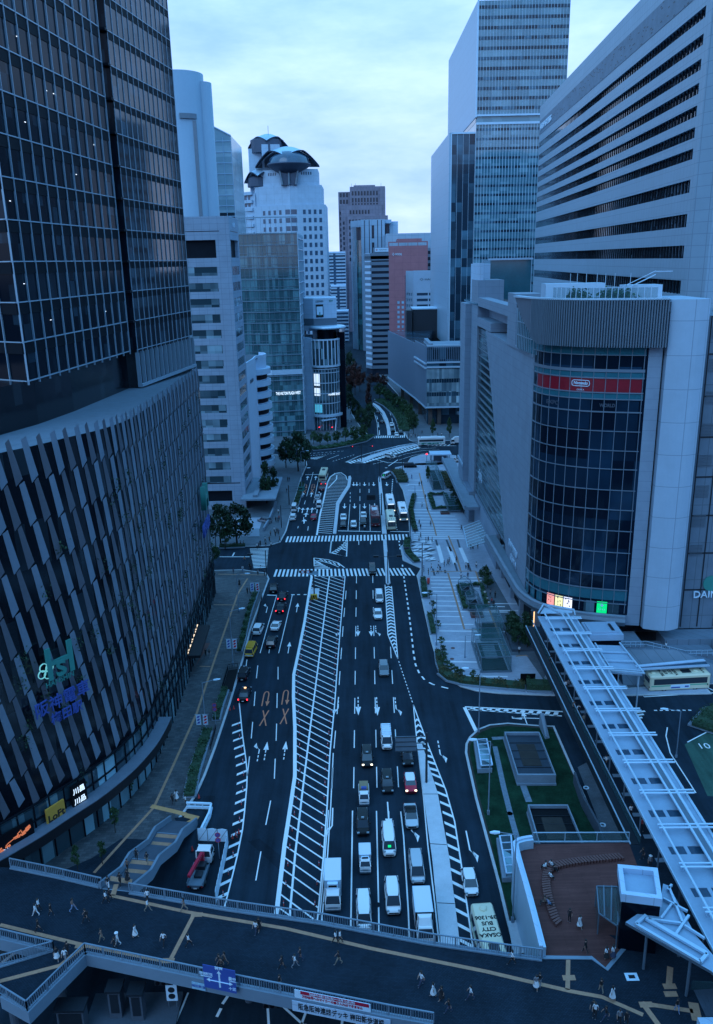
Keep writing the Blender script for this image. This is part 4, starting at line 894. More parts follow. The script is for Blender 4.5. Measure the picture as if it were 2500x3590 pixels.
g=MB();g.box(15.0,23.7,546.7,546.95,77.2,79.6,0);g.build('roof_sign',['white_paint'],B);letters('sign_lettering','O',1.3,(16.2,546.65,78.4),(1,0,0),(0,0,1),'red_plastic',B,0.03,0.06);letters('sign_lettering','YokosoVision',0.95,(20.2,546.65,78.4),(1,0,0),(0,0,1),'steel_dark',B,0.03,0.0,5.0)
tiles('red_tile',(0.36,0.145,0.17),(0.22,0.09,0.12),6.0,5.0,0.7,0.06,0.08,stain=0.1)
B=thing('red_tower','red tiled tower with round cornered windows behind the striped building','tower',(42,650,0));f=Fc((27.6,640),(56.9,640))
g=MB();g.box(27.6,56.9,640.3,660,0.1,81.5);f.wall(g,81.5,85.0,[(0.8,7.3),(7.7,14.4),(14.8,21.5),(21.9,28.4)],[(82.0,84.2)],-0.3,0.3);f.box(g,0,f.L,0.1,81.5,-0.28,0.3);g.box(34.5,52.5,641,660,85,87);g.build('wall','red_tile',B)
sp=[]
for k in range(13):sp+=[(f,u,u+1.7,40.5-3.6*k,42.4-3.6*k)for u in(6.5,9.8,13.2,15.6,18.0,20.8)]
mat('window_pale',(0.35,0.48,0.56),0.25,var=0.4,scale=0.2);windows(B,sp,'window_pale',0.36)
letters('sign_lettering','◇ MODE',2.1,f.p(6.4,76.0,0.4),(1,0,0),(0,0,1),'white_paint',B,0.05,0.03,7.2)
B=thing('cream_building','cream block rising just behind the red tower with dark window bands at its side','building',(48,690,0));g=MB();g.box(27.4,62.5,668,700,0.1,91.6);g.build('wall','white_cladding',B)
g=MB();f=Fc((58.6,667.9),(62.5,667.9));[f.box(g,0.2,3.8,76-4.6*k,78.4-4.6*k,0,0.1)for k in range(12)];f.box(g,0,3.9,0.2,80.5,-0.1,0.02,1);g.build('side_windows',['far_glass','stripe_grey'],B)
B=thing('light_office','light grey office building with banded windows in front of the red tower','building',(46,565,0));fa,fb=Fc((36.2,568),(40.5,560)),Fc((40.5,560),(62,560))
g=MB();g.prism([(36.3,568.3),(40.6,560.4),(62,560.4),(62,585),(36.3,585)],0.1,62);g.build('core','hotel_glass',B)
g=MB();rw=rows_of(51,3.7,12,1.7);fb.wall(g,0.1,65.2,[(2.2,9.5),(10.2,20)],rw,-0.4,0.2);fa.wall(g,0.1,65.0,[(0.6,2.4),(3.4,5.2),(6.2,8.0)],rw,-0.4,0.2);g.build('wall','white_render',B)
windows(B,[(fa,a,a+1.6,z0,z1)for z0,z1 in rw for a in(0.7,3.5,6.3)],'window_pale',-0.1);letters('sign_lettering','◇ HAL',1.9,fb.p(8.0,59.5,0.3),(1,0,0),(0,0,1),'steel_grey',B,0.05,0.03,8.0)
mat('night_box',(0.02,0.025,0.035),0.5,var=0)
B=thing('dark_box_building','low dark block behind the fin clad building, below the light office','building',(34,470,0));g=MB();g.box(30.0,33.0,468,480,0.1,45.2);g.box(33.8,52,470,490,0.1,45.5);g.build('wall','night_box',B);g=MB();g.box(33.6,52,469.6,490,45.5,46.1);g.build('roof','steel_light',B)
for i,(px,py,w,Y,lab,hcol)in enumerate(((1172,882,22,860,'slim white apartment tower with balconies far behind the billboard block',0.62),(1186,1000,15,840,'lower grey white apartment block below the slim white tower',0.55),(1165,1090,30,780,'small white building peeking out behind the disc roof',0.6))):
 c=D(px,py,Y);nm='apartment_tower';B=thing(nm,lab,'apartments',(c.x,Y,0));g=MB();g.box(c.x-w/2,c.x+w/2,Y+1.2,Y+20,0.1,c.z);g.build('wall','white_render',B)
 g=MB();n=int((c.z)/3.2)
 for k in range(n):g.box(c.x-w/2-0.1,c.x-1.2,Y,Y+1.2,3.2*k+1,3.2*k+2.5);g.box(c.x+1.2,c.x+w/2+0.1,Y,Y+1.2,3.2*k+1,3.2*k+2.5)
 g.build('balconies','white_cladding',B);g=MB();g.box(c.x-w/2+0.2,c.x+w/2-0.2,Y+1.0,Y+1.25,0.2,c.z-1.5);g.build('glazing','hotel_glass',B)
B=thing('distant_building','pale blue distant tower between the white apartments and the brown skyscraper','tower',(-16,1000,0));a,b=D(1190,955,1000),D(1205,955,1000);g=MB();g.box(a.x-3,b.x+2,1000,1020,0.1,a.z);g.build('wall','glass_pale',B)
glass('glass_sky',(0.07,0.19,0.25),(0.17,0.34,0.42),4.35,4.1,0.7,0.07,0.9,0.006);glass('glass_deep',(0.010,0.028,0.05),(0.07,0.17,0.25),3.0,4.25,0.6,0.15,0.4,0.0)
tiles('pale_louvre',(0.36,0.42,0.48),(0.24,0.29,0.35),60,4.1,0.4,0.02,0.05,stain=0.04,metal=0.15)
B=thing('glass_skyscraper','very tall pale blue glass skyscraper with a lower dark glass stage on its left','skyscraper',(75,460,0))
g=MB();g.box(59.6,101,420,536,0.1,134);g.box(60.0,101,420.5,536,134,182.8);g.build('glazing','glass_sky',B)
g=MB();g.box(59.3,59.9,420.2,536,134.8,182.8);g.box(47.2,48.2,420.2,512,30,128.5);g.box(48.2,59.3,430,511,30,128.0);g.build('side_wall','pale_louvre',B)
g=MB();g.box(48.3,59.4,420.4,430,0.1,128.2);g.build('dark_glazing','glass_deep',B)
g=MB();f=Fc((59.6,420),(101,420));n=29
for k in range(n+1):u=f.L*k/n;f.box(g,u-0.09,u+0.09,0.1,132.5,0,0.4);f.box(g,u-0.06,u+0.06,135.5,183,-0.5,-0.2)
f.box(g,0,f.L,131.6,132.6,0,0.55);f.box(g,0,f.L,135.2,136,-0.4,0.3);f.box(g,-0.4,0.3,134.8,183,-0.4,0.35)
f5=Fc((48.3,420.4),(59.4,420.4))
for k in range(5):f5.box(g,11.1*k/4-0.05,11.1*k/4+0.05,30,128,0,0.1)
f5.box(g,0,11.1,127.9,128.7,-0.3,0.3);f5.box(g,-0.3,0.15,30,128.6,-0.3,0.3);g.build('mullions','steel_light',B)
g=MB()
for k in range(11):z=138+4.15*k;f.box(g,0.3,f.L,z,z+1.3,-0.5,-0.35+0.02)
for k in range(31):z=6+4.1*k;f.box(g,0,f.L,z,z+1.1,0.0,0.06)
for k in range(23):z=31+4.25*k;f5.box(g,0.2,11,z,z+1.3,0.0,0.07)
g.build('spandrels','glass_deep',B)
g=MB();g.box(59.5,101,421,536,132.7,134.9);g.build('refuge_floor','glass_dark',B)
B=thing('fin_clad_building','low grey building wrapped in fine vertical fins at the junction corner','building',(42,380,0))
A0,A1,A2,A3=(20.0,470),(29.6,395),(32.4,367),(62,367);zt=35.6;mat('fin_pale',(0.20,0.24,0.30),0.45,0.15,var=0.06)
g=MB();g.prism([A0,A1,(34,395),(45,470)],8.5,34.0);g.prism([A1,A2,A3,(62,395)],8.0,34.8);g.box(33,62,371,460,0.1,8.0);g.build('glazing','glass_deep',B)
g=MB();fa,fb,fc=Fc(A0,A1),Fc(A1,A2),Fc(A2,A3)
for k in range(96):fa.box(g,fa.L*k/96,fa.L*k/96+0.42,8.6,34.4,0,0.35)
for k in range(40):fb.box(g,fb.L*k/40,fb.L*k/40+0.4,8.6,35.6,0,0.35)
for k in range(36):fc.box(g,fc.L*k/36,fc.L*k/36+0.2,28.8,35.6,0.05,0.5)
g.build('fins','fin_pale',B)
g=MB();fb.box(g,0,fb.L,25.6,26.2,0,0.9);fb.box(g,0,fb.L,27.6,28.2,0,0.9)
for z in(26.0,28.1,8.2):fc.box(g,0,fc.L,z,z+0.7,0,0.8)
fc.box(g,0,fc.L,35.3,36,-0.5,0.5);fa.box(g,0,fa.L,8.0,8.7,-0.3,0.6);fb.box(g,0,fb.L,8.0,8.7,-0.3,0.6);g.build('ledges','steel_light',B)
g=MB();glass('glass_band',(0.08,0.14,0.18),(0.45,0.62,0.70),1.1,5.2,0.9,0.1,0.8,0.0)
for z0_,z1_ in((9.0,13.4),(15.2,19.4),(21.2,25.6)):fc.box(g,0,fc.L,z0_,z1_,0,0.18)
for k in range(28):u=fc.L*k/27;fc.box(g,u-0.05,u+0.05,9,25.8,0.18,0.28)
g.build('pale_glazing','glass_band',B)
tiles('brick_brown',(0.17,0.115,0.10),(0.08,0.06,0.055),0.6,0.3,0.8,0.2,0.02);g=MB()
for x,y in((33.5,369),(37.5,369),(34,382),(48,369),(31,396),(28.5,420),(25.5,445)):g.box(x,x+1.7,y,y+1.7,0.1,8.2)
g.box(36,62,374,376,0.1,8);g.each('column','brick_brown',B)
g=MB();g.box(46,62,362.5,367,5.6,6.4);g.build('entrance_canopy','steel_grey',B)
g=MB();g.box(33,60,372,392,34.9,35.3);g.box(33.5,35.2,368,394,35.3,36.6);g.build('roof','concrete',B)
tiles('store_panel',(0.26,0.275,0.32),(0.17,0.18,0.22),3.6,1.8,0.6,0.04,0.035,stain=0.1);tiles('store_white',(0.40,0.43,0.49),(0.24,0.26,0.31),3.0,5.6,0.55,0.04,0.06,stain=0.06);tiles('store_grey',(0.24,0.27,0.32),(0.15,0.17,0.2),2.1,7.2,0.6,0.06,0.07,stain=0.12)
glass('glass_street',(0.01,0.025,0.035),(0.08,0.2,0.23),4.0,1.86,0.5,.1,.6,.01);glass('glass_drum',(0.003,0.008,0.018),(0.012,0.04,0.08),2.6,5.4,0.6,0.08,0.3,0.012)
S=thing('department_store','pale stone department store with a tall curved dark glass drum and a planted roof terrace','department store',(50,180,0))
DP=smooth_pts([(33.2,152.2),(33.5,149.4),(34.6,146.4),(36.9,143.7),(40.0,141.6),(44.0,140.0),(48.9,138.7)],5);DA=Arc(DP);du=lin(0,DA.L,30)
g=MB();g.prism(DP+[(60,142),(60,152.2)],8.8,63.0);g.build('drum_glass','glass_drum',S)
g=MB()
for z,h in((10.9,.16),(13.6,.16),(16.6,.12),(20.8,.12),(24.9,.12),(28.8,.12),(32.4,.12),(36.2,.12),(39.5,.12),(42.9,.12),(46.2,.2),(48.4,.16),(49.5,.2),(52.0,.2),(53.1,.5),(55.9,.12),(57.5,.25)):sweep(g,DA,[(0,z),(0.22,z),(0.22,z+h),(0,z+h)],du)
NV=11
for k in range(NV+1):u=DA.L*(0.02+0.97*k/NV);g.bar((*DA.at(u,0.1),9.2),(*DA.at(u,0.1),57.6),0.1,0.1)
mat('mullion_drum',(0.26,0.29,0.34),0.4,0.1,var=0.05);g.build('drum_mullions','mullion_drum',S)
g=MB()
for z0_,z1_ in((11.6,13.5),(52.2,53.0),(48.5,49.4),(56.0,57.4)):sweep(g,DA,[(0.0,z0_),(0.06,z0_),(0.06,z1_),(0,z1_)],du)
g.each('teal_glass_band','glass_teal',S)
g=MB();mat('sign_red',(0.16,0.004,0.016),0.4,var=0.3,scale=0.4,emit=0.02,ecol=(0.6,0.02,0.05));ru=lin(DA.L*0.10,DA.L*0.985,22);sweep(g,DA,[(0.0,49.6),(0.09,49.6),(0.09,51.95),(0.0,51.95)],ru);g.build('red_sign_band','sign_red',S)
def on_drum(t,z,d=0.14):q=DA.at(DA.L*t,d);e=(DA.at(DA.L*(t+.01))-DA.at(DA.L*(t-.01))).normalized();return(q.x,q.y,z),(e.x,e.y,0)
c,e=on_drum(0.545,51.1);letters('sign_lettering','Nintendo',0.75,c,e,(0,0,1),'white_paint',S,0.03,0.015,2.4);c2_,e=on_drum(0.545,49.95);letters('sign_lettering','OSAKA',0.4,c2_,e,(0,0,1),'white_paint',S,0.02,0.0)
g=MB();cc=Vector(c);ev=Vector(e);pts=[cc+ev*(x_*1.55+(1 if x_>0 else-1)*0)+Vector((0,0,z_))for x_,z_ in[(-0.78,.5),(.78,.5),(.94,.36),(1,0),(.94,-.36),(.78,-.5),(-.78,-.5),(-.94,-.36),(-1,0),(-.94,.36),(-.78,.5)]]
[g.bar(p,q,0.1,0.1)for p,q in zip(pts,pts[1:])];g.build('sign_outline','white_paint',S)
mat('dim_letter',(0.10,0.11,0.14),0.5,var=0);c,e=on_drum(0.32,47.3,0.1);letters('sign_lettering','EXPO',1.0,c,e,(0,0,1),'dim_letter',S,0.02,0.03,2.8);c,e=on_drum(0.75,47.4,0.1);letters('sign_lettering','WORLD',0.8,c,e,(0,0,1),'dim_letter',S,0.02,0.03,2.6)
lit('poster_red',(0.85,0.30,0.25),1.0);lit('poster_yellow',(0.85,0.75,0.35),1.0);lit('poster_white',(0.85,0.80,0.85),1.1);lit('poster_green',(0.0,0.62,0.16),0.95);mat('poster_ink',(0.08,0.03,0.05),0.5,var=0)
for t,m_,w in((0.395,'poster_red',1.5),(0.47,'poster_yellow',1.5),(0.545,'poster_white',1.6),(0.815,'poster_green',1.8),(0.715,'glass_shop',1.9),(0.905,'glass_shop',1.9),(0.08,'glass_teal',1.4),(0.19,'glass_teal',1.4),(0.28,'glass_teal',1.4)):
 (x,y,z),e=on_drum(t,9.9,0.1);ev=Vector(e);cc=Vector((x,y,z));nn=Vector((e[1],-e[0],0))*0.05;g=MB();a,b=cc-ev*w/2,cc+ev*w/2
 g.prism([(a.x,a.y),(b.x,b.y),(b.x+nn.x,b.y+nn.y),(a.x+nn.x,a.y+nn.y)],8.95,11.2);o=g.build('lit_poster' if m_.startswith('poster')else 'shop_pane',m_,S)
 if m_=='poster_green':letters('sign_lettering','✦',0.9,cc+nn*1.4+Vector((0,0,.55)),e,(0,0,1),'white_paint',o,0.01,0.02);letters('sign_lettering','三井住友',0.34,cc+nn*1.4+Vector((0,0,-.25)),e,(0,0,1),'white_paint',o,0.01,0.0)
 elif m_.startswith('poster'):
  g=MB();r3=random.Random(int(t*100));p0=cc+nn*1.3
  for k in range(5):p=p0+ev*r3.uniform(-.45,.45)+Vector((0,0,r3.uniform(-.7,.8)));g.bar(p,p+ev*r3.uniform(-.3,.3)+Vector((0,0,r3.uniform(.1,.4))),0.04,r3.uniform(.06,.2))
  g.build('poster_figure','poster_ink',o)
g=MB();XL=33.2
g.prism([(XL,172),(XL,152.3),(37,152.3),(37,172)],9.0,54.4);lo=[(XL,172.0),(XL,209.5)]
g.hexa([(XL,173.5,9),(XL,172.02,9),(37,172.02,9),(37,173.5,9)],[(XL,209.5,54.8),(XL,172.02,54.4),(37,172.02,54.4),(37,209.5,54.8)])
g.box(XL,40,224,236,9,66.5);g.box(XL-1.6,38,236,246,9,60);g.box(XL+0.02,39,202,224,54.9,57.0);g.box(XL-0.3,38,170,179,54.4,65.0);g.box(XL+0.02,36,179,224,60.0,62.2);g.box(XL+3,40,179,224,57.1,60)
g.box(XL-0.25,37,152.3,172,54.42,55.0)
for z in(9,60):pass
g.build('stone_wall','store_panel',S)
g=MB();g.box(XL+1.2,60,152.3,250,0.2,54.3);g.box(40,62,178,246,54.3,60.0);g.build('core','plaster_dark',S)
g=MB();g.box(XL+0.6,XL+1.1,172.1,224,9.0,54.3);g.build('street_glazing','glass_street',S)
g=MB()
for k in range(24):z=10+1.86*k;yL=173.5+36*(z-9)/45.8;g.box(XL+0.3,XL+0.72,yL,224,z,z+0.14)
g.build('glazing_sills','steel_grey',S)
letters('sign_lettering','大丸',3.0,(XL-0.15,212,16.5),(0,-1,0),(0,0,1),'steel_light',S,0.1,0.03);letters('sign_lettering','DAIMARU',2.1,(XL-0.15,165,12.8),(0,-1,0),(0,0,1),'steel_light',S,0.1,0.02)
letters('sign_lettering','OSAKA',2.0,(XL-0.15,164.2,10.3),(0,-1,0),(0,0,1),'steel_light',S,0.1,0.0);letters('sign_lettering','OSAKA STATION',1.5,(31.45,241,14),(0,-1,0),(0,0,1),'steel_light',S,0.1,0.02)
CP=[(30.8,186),(31.2,170),(31.6,157),(32.0,151.0),(33.6,146.0),(36.3,142.7),(40.0,140.4),(44.2,138.9),(48.6,137.6)];CAo=Arc(smooth_pts(CP,4));cu=lin(0,CAo.L,44)
g=MB();sweep(g,CAo,[(-2.2,7.0),(0.2,7.2),(0.55,8.0),(0.2,8.7),(-2.2,8.9)],cu);g.build('cornice','steel_grey',S,False)
g=MB();sweep(g,CAo,[(-0.35,8.75),(0.25,8.6),(0.3,9.05),(-0.3,9.15)],cu);g.build('cornice_rim','concrete',S)
g=MB();g.box(36,49,143.5,152,0.2,7.2);g.box(34.5,36.2,150,152,0.2,7.2);g.build('entrance_glazing','glass_dark',S)
g=MB();[g.box(x,x+1.3,y,y+1.3,0.15,8)for x,y in((34.2,147.5),(37.6,144.4),(42,142.6),(33.6,158),(33.6,168),(33.6,180))];g.box(33.3,34.2,186,222,0.15,9);g.box(31.9,34,224,246,0.15,9);g.each('pier','store_panel',S)
g=MB();[g.box(x,x+0.15,y-0.06,y+.02,2.5,6.0)for x,y in((37.2,144.3),(34.1,147.4),(47.6,143.4))];g.each('wall_light','lamp_warm',S)
g=MB();g.hexa([(26.6,187,5.2),(31.8,187,6.8),(31.8,203,6.8),(27.6,203,5.2)],[(26.6,187,5.4),(31.8,187,7.0),(31.8,203,7.0),(27.6,203,5.4)])
g.build('glass_awning','glass_canopy',S);g=MB()
for k in range(9):y=187+2*k;g.bar((26.7+k*.11,y,5.5),(31.8,y,7.1),0.14)
g.bar((26.6,187,5.45),(27.6,203,5.45),0.2);g.build('awning_frame','steel_light',S)
g=MB();g.box(29.0,33,212,270,7.2,8.0);g.box(29.0,29.5,212,270,8.0,8.5);g.build('walkway_ledge','concrete',S)
LPp=smooth_pts([(30.6,157.5),(31.1,153.2),(32.1,149.2),(33.8,145.5),(36.3,142.6),(39.6,140.4),(43.8,138.7),(51.4,137.2)],4);LA=Arc(LPp);lu=lin(0,LA.L,40)
mat('crown_metal',(0.22,0.24,0.28),0.45,0.3,var=0.08);g=MB()
def crown_low(u):t=u/LA.L;return 57.7+(7.2*max(0,1-t/0.33)**1.25)
secs=[[(*LA.at(u,d),z)for d,z in((-0.6,crown_low(u)),(0.35,crown_low(u)),(0.35,65.0),(-0.6,65.0))]for u in lu];vs=[p for s_ in secs for p in s_];fs=[]
for a in range(len(lu)-1):
 for i in range(4):fs.append((a*4+i,(a+1)*4+i,(a+1)*4+(i+1)%4,a*4+(i+1)%4))
fs+=[(0,1,2,3),tuple(range(len(vs)-4,len(vs)))[::-1]];g.add(vs,fs);g.build('crown','crown_metal',S)
g=MB()
for k in range(58):u=LA.L*(0.26+0.735*k/57);g.bar((*LA.at(u,0.55),crown_low(u)-0.3),(*LA.at(u,0.55),65.1),0.2,0.5)
g.build('crown_louvres','steel_grey',S)
g=MB();sweep(g,LA,[(-0.5,65.02),(0.7,65.02),(0.7,65.3),(-0.5,65.3)],lu);g.build('crown_rim','steel_light',S)
g=MB();g.prism([tuple(p)for p in LPp]+[(58,142),(58,160),(36,160)],63.1,64.6);g.build('terrace_deck','concrete_dark',S)
g=MB();WA=Arc(smooth_pts([(32.4,165),(32.6,156),(33.2,151.5),(35.0,147.2),(38,144.4)],4));sweep(g,WA,[(-0.3,55.0),(0,55.0),(0,63.5),(-0.3,63.5)],lin(0,WA.L,18));g.build('restaurant_glazing','glass_teal',S)
g=MB()
for k in range(17):g.bar((*WA.at(WA.L*k/16,0.06),55),(*WA.at(WA.L*k/16,0.06),63),0.12)
for z in(57.5,60):sweep(g,WA,[(0,z),(0.12,z),(0.12,z+.14),(0,z+.14)],lin(0,WA.L,18))
g.build('restaurant_mullions','mullion_silver',S)
g=MB();bu=lin(LA.L*0.36,LA.L*0.95,18);sweep(g,LA,[(-1.6,65.0),(-1.54,65.0),(-1.54,66.9),(-1.6,66.9)],bu);g.build('glass_balustrade','glass_rail',S)
g=MB();sweep(g,LA,[(-1.65,66.9),(-1.5,66.9),(-1.5,67.0),(-1.65,67.0)],bu)
for u in bu:g.bar((*LA.at(u,-1.5),65),(*LA.at(u,-1.5),66.95),0.1)
g.build('balustrade_frame','steel_light',S)
leafmat('terrace_leaf',(0.02,0.05,0.025),(0.05,0.11,0.05));g=MB();r3=random.Random(9)
for k in range(1500):
 t=r3.choice([0.47,0.5,0.55,0.68,0.72,0.76,0.80])+r3.gauss(0,0.02);q=LA.at(LA.L*t,-3.2+r3.gauss(0,0.5));z=64.7+abs(r3.gauss(0,.75));a=r3.uniform(.15,.35);c=Vector((q.x,q.y,z));ax=Vector((r3.gauss(0,1),r3.gauss(0,1),r3.gauss(0,1))).normalized()*a;bx=ax.cross(Vector((.3,r3.gauss(0,1),1))).normalized()*a
 g.add([c-ax,c-bx,c+ax,c+bx],[(0,1,2,3)])
g.build('terrace_plants','terrace_leaf',S)['kind']='stuff'
g=MB();q=LA.at(LA.L*0.9,-5);g.box(q.x-3,q.x+3,q.y,q.y+4,64.6,67.2);g.bar((q.x-4,q.y-1,66.4),(q.x+2,q.y+1,68.8),0.14);g.bar((q.x-4,q.y-1,67.0),(q.x+2,q.y+1,69.4),0.1);g.bar((q.x+2,q.y+1,69.3),(q.x+5,q.y+1.5,69.3),.14);g.box(36,47,158,162,64.6,67.2);g.build('roof_kit','steel_light',S)
g=MB();[g.tube((*LA.at(LA.L*t,-4),64.6),(*LA.at(LA.L*t,-4),69.2),0.05)for t in(.42,.48,.55,.62,.67,.73,.82)];g.each('terrace_pole','steel_light',S)
g=MB();g.box(33.0,44,224,250,60.1,60.6);g.box(39.0,50.5,241,256,60.0,71.6);g.build('glass_cube','glass_teal',S);g=MB();g.box(35.4,39,240.7,254,60,70.5);g.box(33.5,34.5,224.2,235.8,66.5,70.8);g.box(38.4,50.8,240.4,240.95,71.4,71.9);g.build('roof_walls','white_panels',S)
g=MB();g.prism([(48.9,138.9),(51.5,138.4),(51.5,150),(48.9,150)],6.8,58.2);g.build('pier_wall','store_panel',S)
WB=Arc(smooth_pts([(51.9,137.6),(54.0,136.7),(56.2,136.5),(58.2,137.3)],4));g=MB();g.prism([tuple(WB.at(u))for u in lin(0,WB.L,10)]+[(58.2,150),(51.9,150)],6.6,65.0);g.build('curved_wall','store_white',S)
g=MB();g.box(51.52,51.88,139,150,6.8,64);g.build('shadow_gap','plaster_dark',S)
g=MB();g.box(58.22,100,141.5,160,4.6,62.0);g.build('grey_wall','store_grey',S)
g=MB();f=Fc((58.22,141.5),(100,141.5))
for k in range(13):f.box(g,2.2+3.1*k-0.08,2.2+3.1*k+0.08,5,62,0,0.14)
for k in range(8):f.box(g,2.2,40,12.3+7.2*k,12.55+7.2*k,0,0.1)
g.build('wall_grooves','steel_dark',S);g=MB()
for k in range(9):
 for j in range(9):f.box(g,2.5,4.8,13.5+5.6*k+j*.26,13.6+5.6*k+j*.26,0,0.12)if k>0 else None
g.build('vents','steel_grey',S)
c=D(2478,2084,141.3);letters('sign_lettering','DAIMARU',1.9,(c.x+1.6,141.2,c.z),(1,0,0),(0,0,1),'white_paint',S,0.15,0.0,8.2)
g=MB();c=D(2500,2046,141.2);g.lathe((c.x+.2,141.3,c.z),[(0,0)]*2,4);g=MB();g.prism([(c.x-0.3+1.5*math.cos(t),0+1.5*math.sin(t))for t in lin(0,2*math.pi,20)[:-1]],0,0.15);g.v=[(x,141.4-z,c.z+y)for x,y,z in g.v];g.build('round_emblem','sign_teal',S)
g=MB();g.box(46.0,51.0,133,139.5,0.15,5.2);g.hexa([(46,128.5,0.1),(70,128.5,0.1),(70,133.0,0.1),(46,133.0,0.1)],[(46,132.6,5.0),(56,132.4,4.8),(56,133,4.8),(46,133,5.0)]);g.box(51,64,133.1,139,0.15,3.4);g.box(56,110,137,141.3,0.15,4.5);g.box(66,110,129,136.9,0.15,5.2)
g.build('forecourt_walls','store_grey',S)
g=MB();g.box(49.0,53.0,132.0,132.5,0.2,3.0);g.box(67,80,128.85,128.98,0.2,3.4);g.each('dark_opening','black',S)
g=MB();
for a,b in(((46.5,133.0,5.2),(51,133.0,5.2)),((51,133.0,5.2),(58,132.6,3.4)),((58,132.6,3.4),(63,132.6,3.4))):
 for dz in(0.5,1.1):g.bar((a[0],a[1],a[2]+dz),(b[0],b[1],b[2]+dz),0.06)
 for t in lin(0,1,5):p=Vector(a).lerp(Vector(b),t);g.bar(p,p+Vector((0,0,1.1)),0.05)
g.build('forecourt_railing','steel_light',S)
g=MB();g.box(68,78,131,133,5.2,5.8);g.build('roof_slab','roof_panel',S)
tiles('slab_panel',(0.30,0.345,0.39),(0.19,0.22,0.26),2.05,2.1,0.5,0.03,0.05,stain=0.05,metal=0.1);glass('glass_slab',(0.02,0.032,0.05),(0.10,0.15,0.2),2.05,3.0,0.45,0.08,0.8,0.01)
S2=thing('station_office_slab','long grey office slab with dark ribbon windows above the department store','office building',(85,250,0))
Af,Bn=(74.8,352.0),(64.8,165.0);f=Fc(Af,Bn);zt=127.8;L=f.L
zc=[(113.9,2.4),(109.4,2.4),(105.3,2.4),(101.3,2.4),(97.5,2.4),(93.8,2.4),(90.1,2.4),(84.4,3.0),(78.2,3.1),(72.4,3.1),(65.7,3.4)];zc=[(z,h*.78)for z,h in zc];rw=sorted((z-h/2,z+h/2)for z,h in zc)
g=MB();g.prism([(74.9,351.9),(65.9,166.0),(130,160),(130,340)],55,zt-0.5);g.build('ribbon_glazing','glass_slab',S2)
g=MB();f.wall(g,55,zt,[(0.6,L-3.2)],rw,-0.9,0.0);fe=Fc((64.8,165.0),(66.6,160.5));fe.box(g,0.02,fe.L,3,zt,-2.0,0.0);fe2=Fc((66.6,160.5),(130,156));fe2.box(g,0.02,fe2.L,3,zt,-3.0,0.0);fe3=Fc((95,352),(74.8,352));fe3.box(g,0,fe3.L-0.02,55,zt,-1,0)
g.build('panel_wall','slab_panel',S2)
g=MB();n=int(L/2.05)
for k in range(n):
 u=0.6+2.05*k
 if u<L-3.2:
  for z,h in zc:f.box(g,u-0.06,u+0.06,z-h/2,z+h/2,-0.6,-0.3)
g.build('window_mullions','mullion_dark',S2)
g=MB();f.box(g,1.0,L-5,117.6,122.6,0.0,0.08);mat('strip_grey',(0.22,0.26,0.32),0.6,var=0.25,scale=0.3);g.build('louvre_strip','strip_grey',S2)
g=MB();r3=random.Random(12)
for k in range(150):u=r3.uniform(20,L-5);z=117.8+0.5*r3.randint(0,9);f.box(g,u,u+r3.choice([0.5,0.9]),z,z+0.18,0.08,0.12)
g.build('louvre_slots','steel_dark',S2)
letters('sign_lettering','◆ SOUTH GATE BLDG',3.0,f.p(15.5,119.9,0.2),(f.d.x,f.d.y,0),(0,0,1),'white_paint',S2,0.08,0.05,24)
V=thing('viewpoint_shade_tower','unseen grey office tower added behind the viewpoint to shade the footbridge','tower',(10,-30,0));g=MB();g.box(-32,55,-60,-7,0.1,118);g.build('wall','store_grey',V);g=MB();f=Fc((55,-7),(-32,-7))  # unseen tower added behind the camera; it shades deck and near street
for k in range(26):f.box(g,1,f.L-1,4+4.3*k,6.4+4.3*k,0,.1)
g.build('ribbon_glazing','glass_slab',V)
DZ=6.5
def Pz(pts,z=DZ):return[tuple(G(x,y,z)[:2])for x,y in pts]
FB=thing('footbridge','wide dark paved footbridge crossing the whole avenue in the foreground','footbridge',(0,65,0))
far=Pz([(38,3042),(200,3075),(350,3110),(455,3130),(800,3190),(1125,3237),(1500,3308),(1800,3352),(1900,3365)])
near=Pz([(1520,3590),(1365,3562),(1030,3495),(840,3457),(725,3433),(300,3343)]);spur=Pz([(97,3548),(8,3492),(-60,3450),(-60,3402),(0,3388),(190,3336)]);nl=Pz([(0,3290),(-100,3270)])
TRR=Pz([(1810,2972),(1868,2957),(2208,2953)])
deck=[(-60,80)]+far+[TRR[0],TRR[1],TRR[2]]+[(31.3,81),(31.3,139.7),(46,139.0),(46,133),(38.6,132.5),(38.6,82),(60,70),(60,50)]+[(12,52.5)]+near+spur+nl+[(-60,70)]
g=MB();g.prism(deck,DZ-1.1,DZ,1,0);g.build('deck',['deck_paving','concrete_dark'],FB)
g=MB()
for pl,off in((near,0),(Pz([(300,3343),(97,3548),(8,3492)]),0),(Pz([(-60,3402),(0,3388),(190,3336),(0,3290),(-60,3278)]),0),(far[:3],0),(far[3:],0)):g.wallstrip(pl,DZ-1.25,DZ+0.14,0.5)
g.build('edge_beam','rail_paint',FB)
g=MB()
for x,y in((-31,66),(-34,62),(-38,58),(-12,66),(4.0,62),(-24,72),(13,64),(-33.5,72)):g.tube((x,y,0),(x,y,DZ-1.1),0.45,0.45,12)
g.each('column','concrete_dark',FB)
zt_=DZ+0.012;g=MB()
for pl,w_ in(([(1455,3345),(1890,3455)],0.55),):pass
